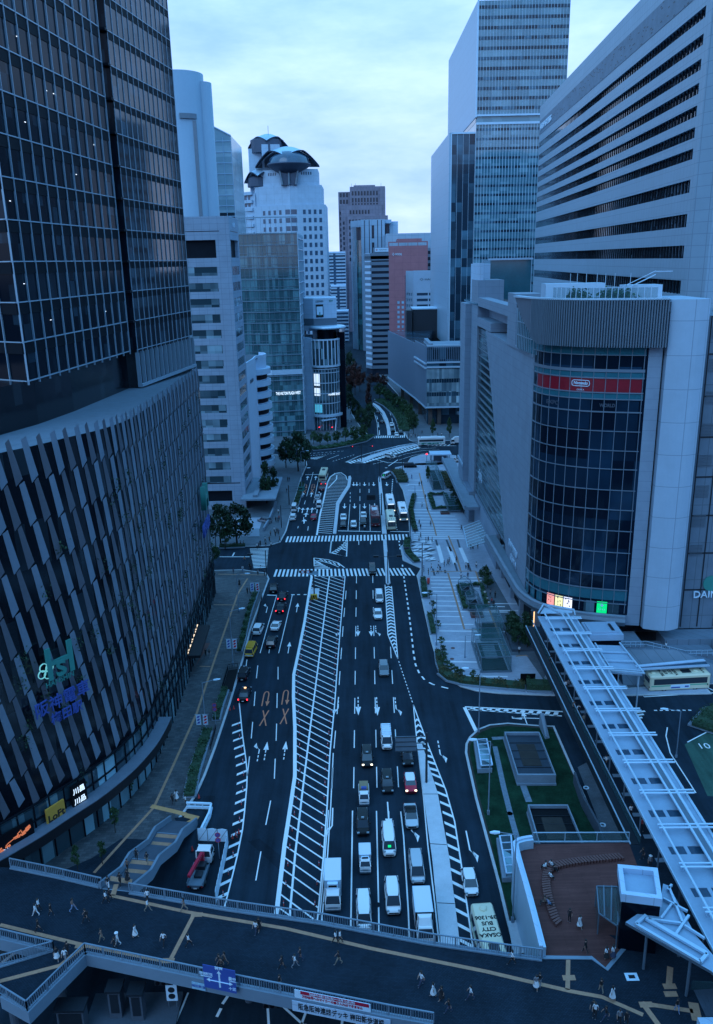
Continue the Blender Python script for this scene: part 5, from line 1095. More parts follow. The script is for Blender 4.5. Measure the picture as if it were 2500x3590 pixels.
for pl,w_ in(([(388,3140),(400,3142),(660,3198),(1000,3255),(1300,3325),(1700,3405),(2000,3475),(2110,3495),(2255,3558)],0.42),([(408,3100),(396,3140)],0.55),([(0,3242),(300,3315),(590,3372)],0.42),([(680,3206),(597,3366)],0.42),([(0,3440),(210,3385),(290,3320)],0.45),([(1990,3470),(1993,3330),(2090,3225)],0.42),([(2255,3520),(2310,3595)],0.5),([(2255,3518),(2430,3545)],0.45),([(2350,3390),(2345,3455)],0.55),([(2430,3515),(2445,3580)],0.9)):
 g.strip(Pz(pl),w_,zt_)
for x,y in((1995,3428),(690,3207),(285,3316),(590,3368),(2265,3522),(2348,3458),(2352,3485)):c=G(x,y,DZ);g.box(c.x-0.6,c.x+0.6,c.y-.3,c.y+.3,zt_,zt_+0.004)
g.poly(Pz([(388,3071),(465,3083),(460,3100),(385,3088)]),zt_);g.build('tactile_paving','tactile_ochre',FB)
def railing(pl,label,z=DZ+0.14,h=1.15,step=0.24,name='railing',cat='railing',m='rail_paint'):
 c=pl[0];r=thing(name,label,cat,(c[0],c[1],z));A=Arc(pl);g=MB()
 for k in range(int(A.L/step)+1):q=A.at(k*step);g.bar((q.x,q.y,z),(q.x,q.y,z+h-0.06),0.045)
 g.build('balusters',m,r);g=MB();n=max(1,int(A.L/2))
 for d0,d1 in zip(A.p,A.p[1:]):g.bar((*d0,z+h),(*d1,z+h),0.13,0.1);g.bar((*d0,z+0.1),(*d1,z+0.1),0.06)
 g.build('handrail',m,r);g=MB()
 for k in range(n+1):q=A.at(A.L*k/n);g.bar((q.x,q.y,z),(q.x,q.y,z+h),0.1)
 g.each('post',m,r);return r
railing(far[:3],'grey railing on the far edge of the footbridge, left of the stairs')
railing(far[3:],'long grey railing on the far edge of the footbridge, right of the stairs')
railing(near[::-1],'long grey railing on the near edge of the footbridge behind the blue road sign')
railing(Pz([(300,3343),(97,3548)]),'grey railing on the outer side of the footbridge branch at lower left')
railing(Pz([(97,3548),(8,3492),(-40,3462)]),'short grey railing closing the end of the footbridge branch')
railing(Pz([(-30,3395),(0,3388),(190,3336)]),'grey railing on the inner side of the footbridge branch at lower left')
railing(Pz([(190,3336),(0,3290),(-60,3278)]),'grey railing on the near edge of the footbridge at its far left')
ST=thing('staircase','straight staircase with two landings from the footbridge down to the brown pavement','stairs',(-24,84,0))
t0,t1=Vector((-27.2,74.4)),Vector((-24.1,94.0));ax=(t1-t0).normalized();sx=Vector((ax.y,-ax.x));hw=1.75;LEN=(t1-t0).length
prof=[];z=DZ;s=0.0
for seg,n in(('f',14),('l',2.4),('f',14),('l',2.4),('f',14)):
 if seg=='f':
  for k in range(n):prof.append((s,z));z-=(DZ-0.14)/42;s+=(LEN-4.8)/42;
 else:prof.append((s,z));s+=n
prof.append((s,z));g=MB();gl=MB()
def sp_(s_,o,zz):q=t0+ax*s_+sx*o;return(q.x,q.y,zz)
for(a,za),(b,zb_)in zip(prof,prof[1:]):
 m_=1 if b-a>1 else 0;g.hexa([sp_(a,-hw,za-0.5),sp_(a,hw,za-0.5),sp_(b,hw,za-0.5),sp_(b,-hw,za-0.5)],[sp_(a,-hw,za),sp_(a,hw,za),sp_(b,hw,za),sp_(b,-hw,za)],0)
 if m_:gl.hexa([sp_(a+.1,-hw+.2,za),sp_(a+.1,hw-.2,za),sp_(a+.75,hw-.2,za),sp_(a+.75,-hw+.2,za)],[sp_(a+.1,-hw+.2,za+.012),sp_(a+.1,hw-.2,za+.012),sp_(a+.75,hw-.2,za+.012),sp_(a+.75,-hw+.2,za+.012)]);gl.hexa([sp_(a+1.6,-hw+.2,za),sp_(a+1.6,hw-.2,za),sp_(a+2.25,hw-.2,za),sp_(a+2.25,-hw+.2,za)],[sp_(a+1.6,-hw+.2,za+.012),sp_(a+1.6,hw-.2,za+.012),sp_(a+2.25,hw-.2,za+.012),sp_(a+2.25,-hw+.2,za+.012)])
mat('stair_tread',(0.10,0.11,0.14),0.7,var=0.15);gn=MB()
for(a,za),(b,zb_)in zip(prof,prof[1:]):gn.hexa([sp_(a,-hw+.1,za),sp_(a,hw-.1,za),sp_(a+.12,hw-.1,za),sp_(a+.12,-hw+.1,za)],[sp_(a,-hw+.1,za+.01),sp_(a,hw-.1,za+.01),sp_(a+.12,hw-.1,za+.01),sp_(a+.12,-hw+.1,za+.01)])
gn.build('nosings','rail_paint',ST);g.build('steps','stair_tread',ST);gl.build('landing_paving','tactile_ochre',ST)
def zat(s_):
 for(a,za),(b,zb_)in zip(prof,prof[1:]):
  if a<=s_<=b:return za+(zb_-za)*(0 if b-a>1 else(s_-a)/(b-a))
 return prof[-1][1]
for o in(-hw-0.1,hw+0.1):
 g=MB();n=40
 for k in range(n):a,b=LEN*k/n,LEN*(k+1)/n;za,zb_=zat(a),zat(b);g.hexa([sp_(a,o-.1,za-0.55),sp_(a,o+.1,za-.55),sp_(b,o+.1,zb_-.55),sp_(b,o-.1,zb_-.55)],[sp_(a,o-.1,za+.8),sp_(a,o+.1,za+.8),sp_(b,o+.1,zb_+.8),sp_(b,o-.1,zb_+.8)])
 g.build('side_wall','rail_paint',ST);g=MB()
 for k in range(n):a,b=LEN*k/n,LEN*(k+1)/n;g.bar(sp_(a,o*0.93,zat(a)+0.9),sp_(b,o*0.93,zat(b)+0.9),0.06);g.bar(sp_(a,o,zat(a)+.88),sp_(b,o,zat(b)+.88),0.26,0.06)
 g.build('handrail','rail_paint',ST)
railing([tuple(far[2]),(-27.2-1.7,74.9)],'very short grey railing joining the footbridge rail to the stairs')
TP=Pz([(1815,2975),(1868,2960),(2205,2956),(2236,3040)])+[(29.4,66.0),(24.5,66.8)]+Pz([(2193,3318),(2125,3398),(2075,3360),(1900,3358)])
TE=thing('wooden_terrace','reddish brown boarded terrace between the lawn and the lift tower','terrace',(22,72,DZ));g=MB();g.poly(TP,DZ+0.03);g.build('boards','terrace_wood',TE)
g=MB();g.wallstrip(Pz([(1898,3340),(1902,3358),(2075,3360),(2127,3400),(2195,3318)]),DZ+.02,DZ+0.1,0.4);g.build('edging','rail_paint',TE)
W_=thing('terrace_wall','pale curved parapet wall along the lawn side of the brown terrace','wall',(18,74,0));wl=Arc(smooth_pts(Pz([(1905,3335),(1860,3160),(1812,2985),(1822,2962),(1868,2953)],7.2),5));g=MB();sweep(g,wl,[(-0.35,0.15),(0.25,0.15),(0.25,7.7),(-0.35,7.7)],lin(0,wl.L,30));g.build('wall_body','steel_light',W_);g=MB();sweep(g,wl,[(-0.42,7.71),(-0.05,7.71),(-0.05,7.9),(-0.42,7.9)],lin(0,wl.L,30));g.build('coping','white_panels',W_)
def glass_wall(pl,z0,z1,label,cap=True,n=None,name='glass_balustrade'):
 r=thing(name,label,'glass balustrade',(pl[0][0],pl[0][1],z0));g=MB();g.wallstrip(pl,z0,z1,0.04);g.build('glass_panel','glass_rail',r);g=MB()
 for a,b in zip(pl,pl[1:]):g.bar((*a,z1),(*b,z1),0.09);g.bar((*a,z0+.05),(*b,z0+.05),0.16,0.12)
 A=Arc(pl);k_=n or max(1,int(A.L/3))
 for k in range(k_+1):q=A.at(A.L*k/k_);g.bar((q.x,q.y,z0),(q.x,q.y,z1),0.07)
 g.build('frame','steel_light',r);return r
glass_wall(Pz([(1868,2952),(2204,2951)]),DZ,DZ+1.3,'glass balustrade along the lawn edge of the brown terrace')
BE=thing('zigzag_bench','long curved bench of zigzag brown boards on the terrace','bench',(20,74,DZ));ba=Arc(smooth_pts(Pz([(2180,3000),(2080,3010),(1990,3022),(1930,3040),(1915,3080),(1922,3140),(1945,3210),(1962,3235)],DZ+.4),5));g=MB();n=int(ba.L/0.36)
for k in range(n):
 u=ba.L*k/n;p,q=ba.at(u,-0.45),ba.at(u+0.3,0.45);h=0.42 if u<ba.L*0.5 else 0.34;g.bar((p.x,p.y,DZ+h/2+.04),(q.x,q.y,DZ+h/2+.04),0.24,h)
g.build('boards','bench_wood',BE);g=MB()
for k in range(int(n/2)):u=ba.L*k/n*2;q=ba.at(u,0.0);g.box(q.x-.1,q.x+.1,q.y-.1,q.y+.1,DZ+.03,DZ+.3)
g.each('support','steel_dark',BE)
CW=thing('covered_walkway','long covered walkway with a pale panel roof and silver roof trusses','walkway',(35,95,0));RZ=10.6;x0,x1=31.9,38.3
g=MB();Ys=[134.5-6.15*k for k in range(14)]
for k in range(13):
 a,b=Ys[k],Ys[k+1];g.box(x0,x1,b+1.25,a,RZ,RZ+0.28);g.box(x0,x0+0.9,b,b+1.25,RZ,RZ+.28);g.box(x1-1.4,x1,b,b+1.25,RZ,RZ+.28);g.box(34.5,34.9,b,b+1.25,RZ,RZ+.28)
g.build('roof','roof_panel',CW)
g=MB();mat('skylight_glass',(0.05,0.10,0.15),0.1,var=0.2,scale=.5,spec=0.8)
for k in range(13):b=Ys[k+1];g.box(x0+0.9,34.5,b,b+1.25,RZ+0.05,RZ+.2);g.box(34.9,x1-1.4,b,b+1.25,RZ+0.05,RZ+.2)
g.each('skylight','skylight_glass',CW)
g=MB();zt2=RZ+0.95
for xx,r in((33.0,0.15),(36.0,0.15),(36.9,0.2)):g.tube((xx,134,zt2),(xx+.1,55,zt2),r,r,8)
for k in range(13):
 y=Ys[k]-2.2
 for dy in(0,0.55):g.tube((32.6,y-dy,zt2+0.05),(38.9,y-dy-.1,zt2+0.05),0.12,0.12,8)
 for xx in(33.0,36.4):g.bar((xx,y-.28,RZ+.28),(xx,y-.28,zt2),0.18)
g.bar((38.3,134,RZ+.2),(38.3,55,RZ+.2),0.3,0.4);g.bar((31.9,134.5,RZ+.14),(31.9,55,RZ+.14),0.1,0.34);g.build('roof_truss','steel_light',CW)
g=MB();g.box(36.15,36.8,55,134,zt2-0.12,zt2+0.06);g.build('gutter','steel_grey',CW)
g=MB()
for y in range(58,136,6):g.tube((32.7,y,DZ),(32.7,y,RZ),0.1);g.tube((37.4,y,DZ),(37.4,y,RZ),0.1)
for y in(64,80,96,112,128):g.box(33.6,35.0,y,y+1.4,0.1,DZ-1.1)
g.each('column','steel_grey',CW)
g=MB();g.hexa([(31.0,80,5.2),(32.0,80,5.2),(32.0,139.8,5.2),(31.0,139.8,5.2)],[(31.0,80,6.55),(32.0,80,6.55),(32.0,139.8,6.55),(31.0,139.8,6.55)]);g.build('side_beam','steel_dark',CW);g=MB();g.bar((31.0,80,6.62),(31.0,139.8,6.62),0.14);g.bar((32.1,80,7.7),(32.1,139.8,7.7),0.1);g.build('beam_edge','steel_light',CW)
g=MB();g.box(32.08,32.13,80,139.5,6.55,7.65);g.build('glass_panel','glass_rail',CW)
g=MB();[g.box(33.0,38.4,77+4*k,77.7+4*k,DZ+.01,DZ+.016)for k in range(15)];g.build('floor_bands','concrete',CW)
g=MB();
for a,b in(((31.9,134.5,11.5),(33.5,137.5,11.9)),((33.5,137.5,11.9),(38.5,135.5,11.6)),((38.5,135.5,11.6),(38.2,133.5,11.5)),((33.5,137.5,11.9),(36.4,133.5,11.5))):g.bar(a,b,0.22)
g.prism([(32.3,134.6),(33.6,137.2),(38.2,135.3),(38,134.6)],11.3,11.42);g.build('roof_end','steel_light',CW)
LH=thing('lift_house','small glass lift house with a flat grey roof beside the covered walkway','lift tower',(41,128.5,0));g=MB();g.box(38.9,44.0,125.8,130.4,0.1,10.2);g.build('glass_box','glass_tower',LH);g=MB();g.box(38.6,44.3,125.5,130.8,10.25,11.3);g.box(38.9,43.6,126.0,126.5,11.3,11.6);g.box(38.9,39.4,126.5,130,11.3,11.6);g.build('roof','roof_panel',LH);g=MB();g.box(42.8,43.2,126.6,129.6,11.32,11.5);g.build('roof_slot','steel_dark',LH)
SR=thing('side_roof','short pale framed roof branching right from the covered walkway below the lift house','canopy',(42,119,0));g=MB();g.hexa([(38.8,115.8,9.4),(44.0,115.0,9.2),(43.6,124.5,9.6),(38.8,125.0,9.6)],[(38.8,115.8,9.6),(44.0,115.0,9.4),(43.6,124.5,9.8),(38.8,125.0,9.8)]);g.build('roof_panel','roof_panel',SR);g=MB()
for a,b in(((38.7,115.7,10),(44.3,114.8,9.8)),((38.7,116.4,10),(44.3,115.5,9.8)),((44.1,115,9.9),(43.5,125,10.1)),((39.4,115.7,10),(39.4,125,10.1)),((39,119,10),(44,118.4,10)),((39,122,10),(43.8,121.5,10))):g.bar(a,b,0.22)
[g.tube((x,y,0.1),(x,y,9.4),0.12)for x,y in((39.4,116.2),(43.7,115.6),(43.4,124))];g.build('frame','steel_light',SR)
q=[G(2165,3035,13),G(2305,3048,13),G(2322,3158,13),G(2178,3140,13)];q=[(v.x,v.y)for v in q];cx=sum(v[0]for v in q)/4;cy=sum(v[1]for v in q)/4
def sh(k,z=None):return[(cx+(x-cx)*k,cy+(y-cy)*k)for x,y in q]
LT=thing('lift_tower','dark glass lift tower with a pale square ring roof on the brown terrace','lift tower',(cx,cy,DZ));g=MB();g.prism(sh(0.94),DZ,12.3);g.build('glass_shaft','glass_tower',LT);g=MB();o_,i_=sh(1.0),sh(0.76)
for k in range(4):a,b,c,d=o_[k],o_[(k+1)%4],i_[(k+1)%4],i_[k];g.prism([a,b,c,d],12.3,13.2)
g.build('ring_roof','white_panels',LT);g=MB();g.prism(sh(0.755),12.31,12.6);g.build('inner_roof','roof_panel',LT);g=MB();c=G(2262,3178,9);g.box(c.x-.25,c.x+.25,q[3][1]-.05+.0,q[3][1]+.3,9.3,9.42);g.build('lamp_strip','sign_white',LT)
LB=thing('glass_lobby','low glass lobby with pale frames on the left of the lift tower','glass lobby',(22.5,66,DZ));a,b,c,d=[tuple(v[:2])for v in(G(2092,3110,9),G(2172,3112,9),G(2165,3250,9),G(2100,3205,9))];g=MB();g.wallstrip([a,d],DZ,9,0.04);g.wallstrip([a,b],DZ,9,0.04);g.prism([a,b,c,d],9.0,9.06);g.build('glass_panes','glass_canopy',LB);g=MB()
for p0,p1 in((a,b),(a,d),(d,c)):g.bar((*p0,9.1),(*p1,9.1),0.12)
for t in(.3,.65,1):p0=Vector(a).lerp(Vector(b),t);p1=Vector(d).lerp(Vector(c),t);g.bar((*p0,9.2),(*p1,9.2),0.14)
for p0 in(a,d,c):g.bar((*p0,DZ),(*p0,9.1),0.1)
g.build('frames','steel_grey',LB)
AC=thing('angled_canopy','large angled pale canopy with crossing white beams at the right edge','canopy',(28,62,DZ));CZ=11.0;cp=Pz([(2193,3233),(2233,3205),(2315,3165),(2325,3098),(2345,3105),(2440,3280),(2520,3370),(2520,3425),(2490,3402)],CZ);g=MB();g.prism(cp,CZ-0.3,CZ,1,0);g.build('roof',['roof_panel','steel_grey'],AC);g=MB()
for x_0,y_0,x_1,y_1,w_ in((1130,640,1560,890,.4),(1060,680,1510,945,.3),(1150,645,1375,675,.2),(1290,420,1385,665,.22),(1310,540,1235,640,.18),(1430,620,1340,750,.22),(1400,690,1540,780,.18),(1250,500,1420,590,.2),(1510,945,1560,890,.3),(1130,620,1060,680,.3),(1310,405,1280,440,.2)):
 p0,p1=G(1700+x_0/2,2900+y_0/2,CZ+.25),G(1700+x_1/2,2900+y_1/2,CZ+.25);g.bar(p0,p1,w_,0.25)
g.build('beams','steel_light',AC);g=MB();[g.tube((x,y,DZ),(x,y,CZ-.3),0.14)for x,y in((26.6,62.6),(29.5,59.5),(30.5,64))];g.each('column','steel_grey',AC)
g=MB();c=G(2215,3425,DZ);g.box(c.x-.6,c.x+.6,c.y-.45,c.y+.45,DZ+.01,DZ+.03,0);g.box(c.x-.3,c.x+.3,c.y-.2,c.y+.2,DZ+.03,DZ+.034,1);tag(g.build('floor_sign',['white_paint','steel_dark']),'small white square sign laid on the dark deck near the terrace corner','sign')
g=MB();c=G(2445,3570,DZ+1);g.box(c.x,c.x+4,c.y-1.6,c.y,DZ,DZ+1.1);tag(g.build('stair_parapet','white_panels'),'pale stair parapet in the lower right corner','parapet')
ST2=thing('lower_staircase','dark stairs with a glass side at the lower right corner','stairs',(32,54,DZ));g=MB();c=G(2450,3510,DZ)
for k in range(9):g.box(c.x+.45*k,c.x+.45*k+.45,c.y-1.6,c.y+1.2,DZ-1,DZ+.05+0.02*k)
g.build('steps','stair_tread',ST2);g=MB();g.bar((c.x-.2,c.y+1.25,DZ+1.0),(c.x+5,c.y+.8,DZ+1.0),0.08);g.box(c.x-.2,c.x+5,c.y+1.22,c.y+1.26,DZ,DZ+.95);g.build('glass_side','glass_rail',ST2)
def vent(px,zt,label,inner):
 p=[tuple(G(x,y,zt)[:2])for x,y in px];c=p[0];r=thing('vent_shaft',label,'ventilation shaft',(c[0],c[1],0.15));C_=Vector((sum(v[0]for v in p)/4,sum(v[1]for v in p)/4));ii=[tuple(C_+(Vector(v)-C_)*0.94)for v in p]
 g=MB();[g.prism([p[k],p[(k+1)%4],ii[(k+1)%4],ii[k]],0.15,zt)for k in range(4)];oo=[tuple(C_+(Vector(v)-C_)*1.03)for v in p];[g.prism([oo[k],oo[(k+1)%4],p[(k+1)%4],p[k]],0.15,0.45)for k in range(4)];g.build('walls','concrete',r)
 g=MB();g.prism(ii,0.2,zt-0.45);g.build('grating',inner,r);g=MB();i2=[tuple(C_+(Vector(v)-C_)*0.5)for v in p];g.prism(i2,zt-.449,zt-0.38);g.build('planting','soil',r);g=MB();
 for k in range(1,5):t=k/5;a=Vector(ii[0]).lerp(Vector(ii[3]),t);b=Vector(ii[1]).lerp(Vector(ii[2]),t);g.bar((*a,zt-.4),(*b,zt-.4),0.07)
 g.build('bars','steel_dark',r)
mat('grating_dark',(0.02,0.026,0.035),0.5,0.2,var=0.2);mat('grating_blue',(0.045,0.06,0.085),0.5,0.2,var=0.2)
vent([(1768,2565),(1891,2565),(1950,2717),(1815,2717)],1.8,'large concrete ventilation shaft with a planted grating, farther one on the lawn','grating_blue');vent([(1850,2820),(1991,2820),(2055,2975),(1895,2975)],1.7,'open black concrete ventilation shaft on the lawn beside the terrace balustrade','black')
def skylight(px,label):
 zt=1.3;p=[tuple(G(x,y,zt)[:2])for x,y in px];c=p[0];r=thing('skylight',label,'skylight',(c[0],c[1],0.15));C_=Vector((sum(v[0]for v in p)/4,sum(v[1]for v in p)/4));oo=[tuple(C_+Vector(((v[0]-C_.x)*1.35-0.25,(v[1]-C_.y)*1.06)))for v in p];g=MB();g.prism(oo,0.1,0.85);g.build('base','concrete',r);g=MB();g.prism(p,0.85,zt-.03);g.build('glass','glass_shop',r);g=MB()
 for k in range(6):t=k/5;a=Vector(p[0]).lerp(Vector(p[3]),t);b=Vector(p[1]).lerp(Vector(p[2]),t);g.bar((*a,zt),(*b,zt),0.12)
 for a,b in((0,3),(1,2)):g.bar((*p[a],zt),(*p[b],zt),0.2)
 g.build('frame','white_panels',r)
skylight([(1672,2592),(1706,2590),(1726,2682),(1688,2684)],'long skylight on the lawn by the kerb bend');skylight([(1752,2930),(1792,2928),(1800,3060),(1776,3062)],'long skylight on the lawn beside the terrace wall')
g=MB();g.wallstrip(Pz([(2015,2715),(2030,2760),(2045,2800),(2100,2900),(2120,2960)],1.5),0.1,1.9,0.3);tag(g.build('retaining_wall','concrete_dark'),'stepped grey retaining wall between the lawn and the sunken yard','wall')
g=MB();g.poly(Pz([(2025,2690),(2080,2660),(2190,2940),(2130,2960)],0.16),0.17);structure(g.build('sunken_yard','paving_grey'))
for i,(x,y)in enumerate(((2055,2763),(2113,2893))):
 c=G(x,y,0.18);g=MB();g.lathe((c.x,c.y,0.18),[(0.22,0.0),(0.22,.1),(.42,.1),(.42,0)],18);tag(g.build('ring_cover','white_paint'),('white ring cover on the yard floor, farther from the camera','white ring cover on the yard floor, nearer the terrace')[i],'cover')
g=MB();c=G(1905,2560,.2);g.hexa([(c.x-.3,c.y-2.5,.15),(c.x+.5,c.y-2.2,.15),(c.x+.6,c.y+1.6,.15),(c.x-.4,c.y+1.5,.15)],[(c.x-.2,c.y-2.3,.5),(c.x,c.y-2.3,.5),(c.x+.3,c.y+1.5,2.4),(c.x-.3,c.y+1.5,2.4)]);tag(g.build('sloped_wall','concrete'),'small sloped concrete wall where the lawn kerb ends','wall')
def glass_house(name,label,x0,x1,y0,y1,z0,h,gable=False,step=2.2):
 r=thing(name,label,'glass entrance',((x0+x1)/2,(y0+y1)/2,z0));g=MB();t=0.05
 for a,b in(((x0,y0),(x1,y0)),((x0,y0),(x0,y1)),((x1,y0),(x1,y1))):g.wallstrip([a,b],z0+.3,z0+h,t)
 if gable:xm=(x0+x1)/2;g.add([(x0,y0,z0+h),(x0,y1,z0+h),(xm,y1,z0+h+1),(xm,y0,z0+h+1),(x1,y0,z0+h),(x1,y1,z0+h)],[(0,3,2,1),(3,4,5,2)])
 else:g.box(x0,x1,y0,y1,z0+h,z0+h+.04)
 g.build('glass','glass_canopy',r);g=MB()
 for y in lin(y0,y1,max(1,int((y1-y0)/step))):
  g.bar((x0,y,z0),(x0,y,z0+h),0.08);g.bar((x1,y,z0),(x1,y,z0+h),0.08);g.bar((x0,y,z0+h+.08),(x1,y,z0+h+.08),0.08)if not gable else[g.bar((x0,y,z0+h),((x0+x1)/2,y,z0+h+1.05),.08),g.bar((x1,y,z0+h),((x0+x1)/2,y,z0+h+1.05),.08)]
 for a,b in(((x0,y0),(x0,y1)),((x1,y0),(x1,y1)),((x0,y0),(x1,y0))):g.bar((*a,z0+h),(*b,z0+h),0.1);g.bar((*a,z0+.15),(*b,z0+.15),0.3,0.3)
 g.build('frame','steel_grey',r);g=MB();g.box(x0+.4,x1-.4,y0+.5,y1-.3,z0+0.0,z0+0.03);g.build('stair_pit','black',r);return r
GH=glass_house('glass_stair_house','large glass subway stair house on the pale plaza by the hedge corner',22.0,27.4,134.2,146.5,KERB,3.0);g=MB()
for k in range(8):g.box(23.6,26,139.5+.7*k,139.9+.7*k,KERB+.05,KERB+.1+.05*k)
g.build('steps','concrete',GH)
glass_house('glass_stair_house','smaller glass house joined behind the large subway stair house',24.0,28.2,147.0,155.5,KERB,4.0)
glass_house('glass_skylight','gabled glass skylight inside a hedge ring on the plaza',22.8,25.6,168.5,174.5,KERB+.4,1.5,True);glass_house('glass_skylight','glass skylight nearer the camera inside the same hedge ring',23.4,26.2,161.0,167.0,KERB+.4,1.6,True)
glass_house('glass_skylight','glass skylight in the far hedge planter on the plaza',27.2,30.8,233,247,KERB+.4,1.8,False);glass_house('escalator_house','narrow glass escalator house at the far end of the plaza',25.0,28.5,258,285,KERB,3.2,False,4)
BS=thing('bus_shelter','long two bar bus stop roof in front of the grey stone forecourt','bus shelter',(54,129,0));g=MB()
a,b=G(2228,2337,4),G(2470,2315,4);g.bar(a,b,0.7,0.25);a2,b2=G(2218,2348,3.9),G(2486,2332,3.9);g.bar(a2,b2,0.5,0.2);g.build('roof_bars','white_panels',BS);g=MB();g.hexa([tuple(a2-Vector((0,0,.2))),tuple(b2-Vector((0,0,.2))),tuple(b-Vector((0,0,.2))),tuple(a-Vector((0,0,.2)))],[tuple(a2),tuple(b2),tuple(b),tuple(a)]);g.build('roof_glass','skylight_glass',BS);g=MB()
for t in lin(0.05,0.95,5):p=a.lerp(b,t);g.tube((p.x,p.y,0.15),(p.x,p.y,4),0.09)
g.each('post','steel_light',BS)
PV=thing('plaza_pavilion','small flat roofed white pavilion at the far taxi island','pavilion',(26,303,0));c=G(1540,1618,0.2);g=MB();g.box(c.x-3.6,c.x+4.2,c.y-3,c.y+3,3.2,3.6);g.build('roof','white_panels',PV);g=MB();[g.tube((c.x+x,c.y+y,.15),(c.x+x,c.y+y,3.2),.15)for x in(-3,3.4)for y in(-2.4,2.4)];g.box(c.x-2,c.x+3,c.y+1.5,c.y+1.7,.15,2.8);g.each('post','steel_grey',PV)
for i,(x,y,h,w_,lab)in enumerate(((415,3560,3.6,1.2,'grey machine pillar under the footbridge, left one of two'),(490,3570,3.6,1.2,'grey machine pillar under the footbridge, right one of two'),(262,3610,3.0,2.6,'large grey equipment cabinet under the footbridge branch'))):
 c=G(x,y,0);r=thing('machine_pillar',lab,'equipment',(c.x,c.y,0));g=MB();g.box(c.x-w_/2,c.x+w_/2,c.y-.6,c.y+.6,0,h);g.build('casing','concrete_dark',r);g=MB();g.box(c.x-w_/2+.2,c.x+w_/2-.2,c.y-.64,c.y-.6,1.0,h-.3);g.build('panel','steel_dark',r);g=MB();g.box(c.x-w_/2-.2,c.x+w_/2+.2,c.y-.8,c.y+.8,h,h+.25);g.build('top','steel_dark',r)  # casing coloured dark to stand for the shade of the neighbouring structure
c=G(455,3610,0);g=MB();g.box(c.x-4.5,c.x+4.5,c.y-1.5,c.y+4.0,0,0.35);structure(g.build('plinth','concrete_dark'))  # plinth darkened likewise, its shade put into the colour
def carpaint(name,col,rough=0.25,metal=0.0):
 m,t,b=base_mat(name);b.inputs['Base Color'].default_value=(*col,1);b.inputs['Roughness'].default_value=rough;b.inputs['Metallic'].default_value=metal;b.inputs['Coat Weight'].default_value=0.2;b.inputs['Coat Roughness'].default_value=0.08
carpaint('car_white',(0.74,0.76,0.80));carpaint('car_black',(0.006,0.007,0.010));_b=MT['car_black'].node_tree.nodes['Principled BSDF'];_b.inputs['Coat Weight'].default_value=0.0;_b.inputs['Specular IOR Level'].default_value=0.22;carpaint('car_silver',(0.42,0.45,0.50),0.3,0.4);carpaint('car_grey',(0.16,0.18,0.21),0.3,0.3);carpaint('car_red',(0.42,0.02,0.05));carpaint('car_darkred',(0.16,0.025,0.035));carpaint('car_yellow',(0.62,0.36,0.04));carpaint('bus_cream',(0.66,0.62,0.46),0.4);carpaint('bus_green',(0.05,0.40,0.26),0.4);carpaint('truck_white',(0.66,0.69,0.74),0.45)
mat('car_glass',(0.035,0.048,0.065),0.08,var=0.0,spec=0.8);mat('wheel_rim',(0.35,0.37,0.40),0.35,0.6,var=0);mat('plate_white',(0.6,0.62,0.65),0.5,var=0);mat('plywood',(0.45,0.28,0.15),0.7,var=0.2,scale=3,world=False)
def wheels(root,xs,ys,r=0.31,w=0.2):
 for y in ys:
  for s in(-1,1):
   x=xs*s;g=MB();g.tube((x-w/2,y,r),(x+w/2,y,r),r,r,14,0);wh=g.build('wheel','rubber',root);g=MB();g.tube((x+s*(w/2-.02),y,r),(x+s*(w/2+.012),y,r),r*.6,r*.55,10,0);g.build('rim','wheel_rim',wh)
def lights(root,W,yf,yr,zh,zt_,on=(False,False),hw=0.32,lamps=True):
 for s in(-1,1):
  x=s*(W/2-hw/2-.06);g=MB();g.box(x-hw/2,x+hw/2,yf-.12,yf+.03,zh-.08,zh+.09);g.build('headlight','lamp_white' if on[0]else 'lens_off',root)
  x=s*(W/2-.14);g=MB();g.box(x-.11,x+.11,yr-.03,yr+.1,zt_-.12,zt_+.14);g.build('tail_light','lamp_red' if on[1]else 'tail_off',root)
  g=MB();x=s*(W/2+.1);g.box(x-.1,x+.1,yf-1.55 if lamps else yf-.5,yf-1.4 if lamps else yf-.35,zh+.28,zh+.45);g.build('mirror','car_black',root)
 for y in(yf+.035,yr-.035):g=MB();g.box(-.2,.2,y-.012,y+.012,zh-.25,zh-.1);g.build('number_plate','plate_white',root)
def hull(g,secs,mi=0):
 out=[]
 for y,w,zb,zm,zt_ in secs:out.append([(-w*.94,y,zb),(-w,y,zb+(zm-zb)*.5),(-w,y,zm),(-w*.9,y,zt_),(w*.9,y,zt_),(w,y,zm),(w,y,zb+(zm-zb)*.5),(w*.94,y,zb)][::-1])
 g.loft(out,mi)
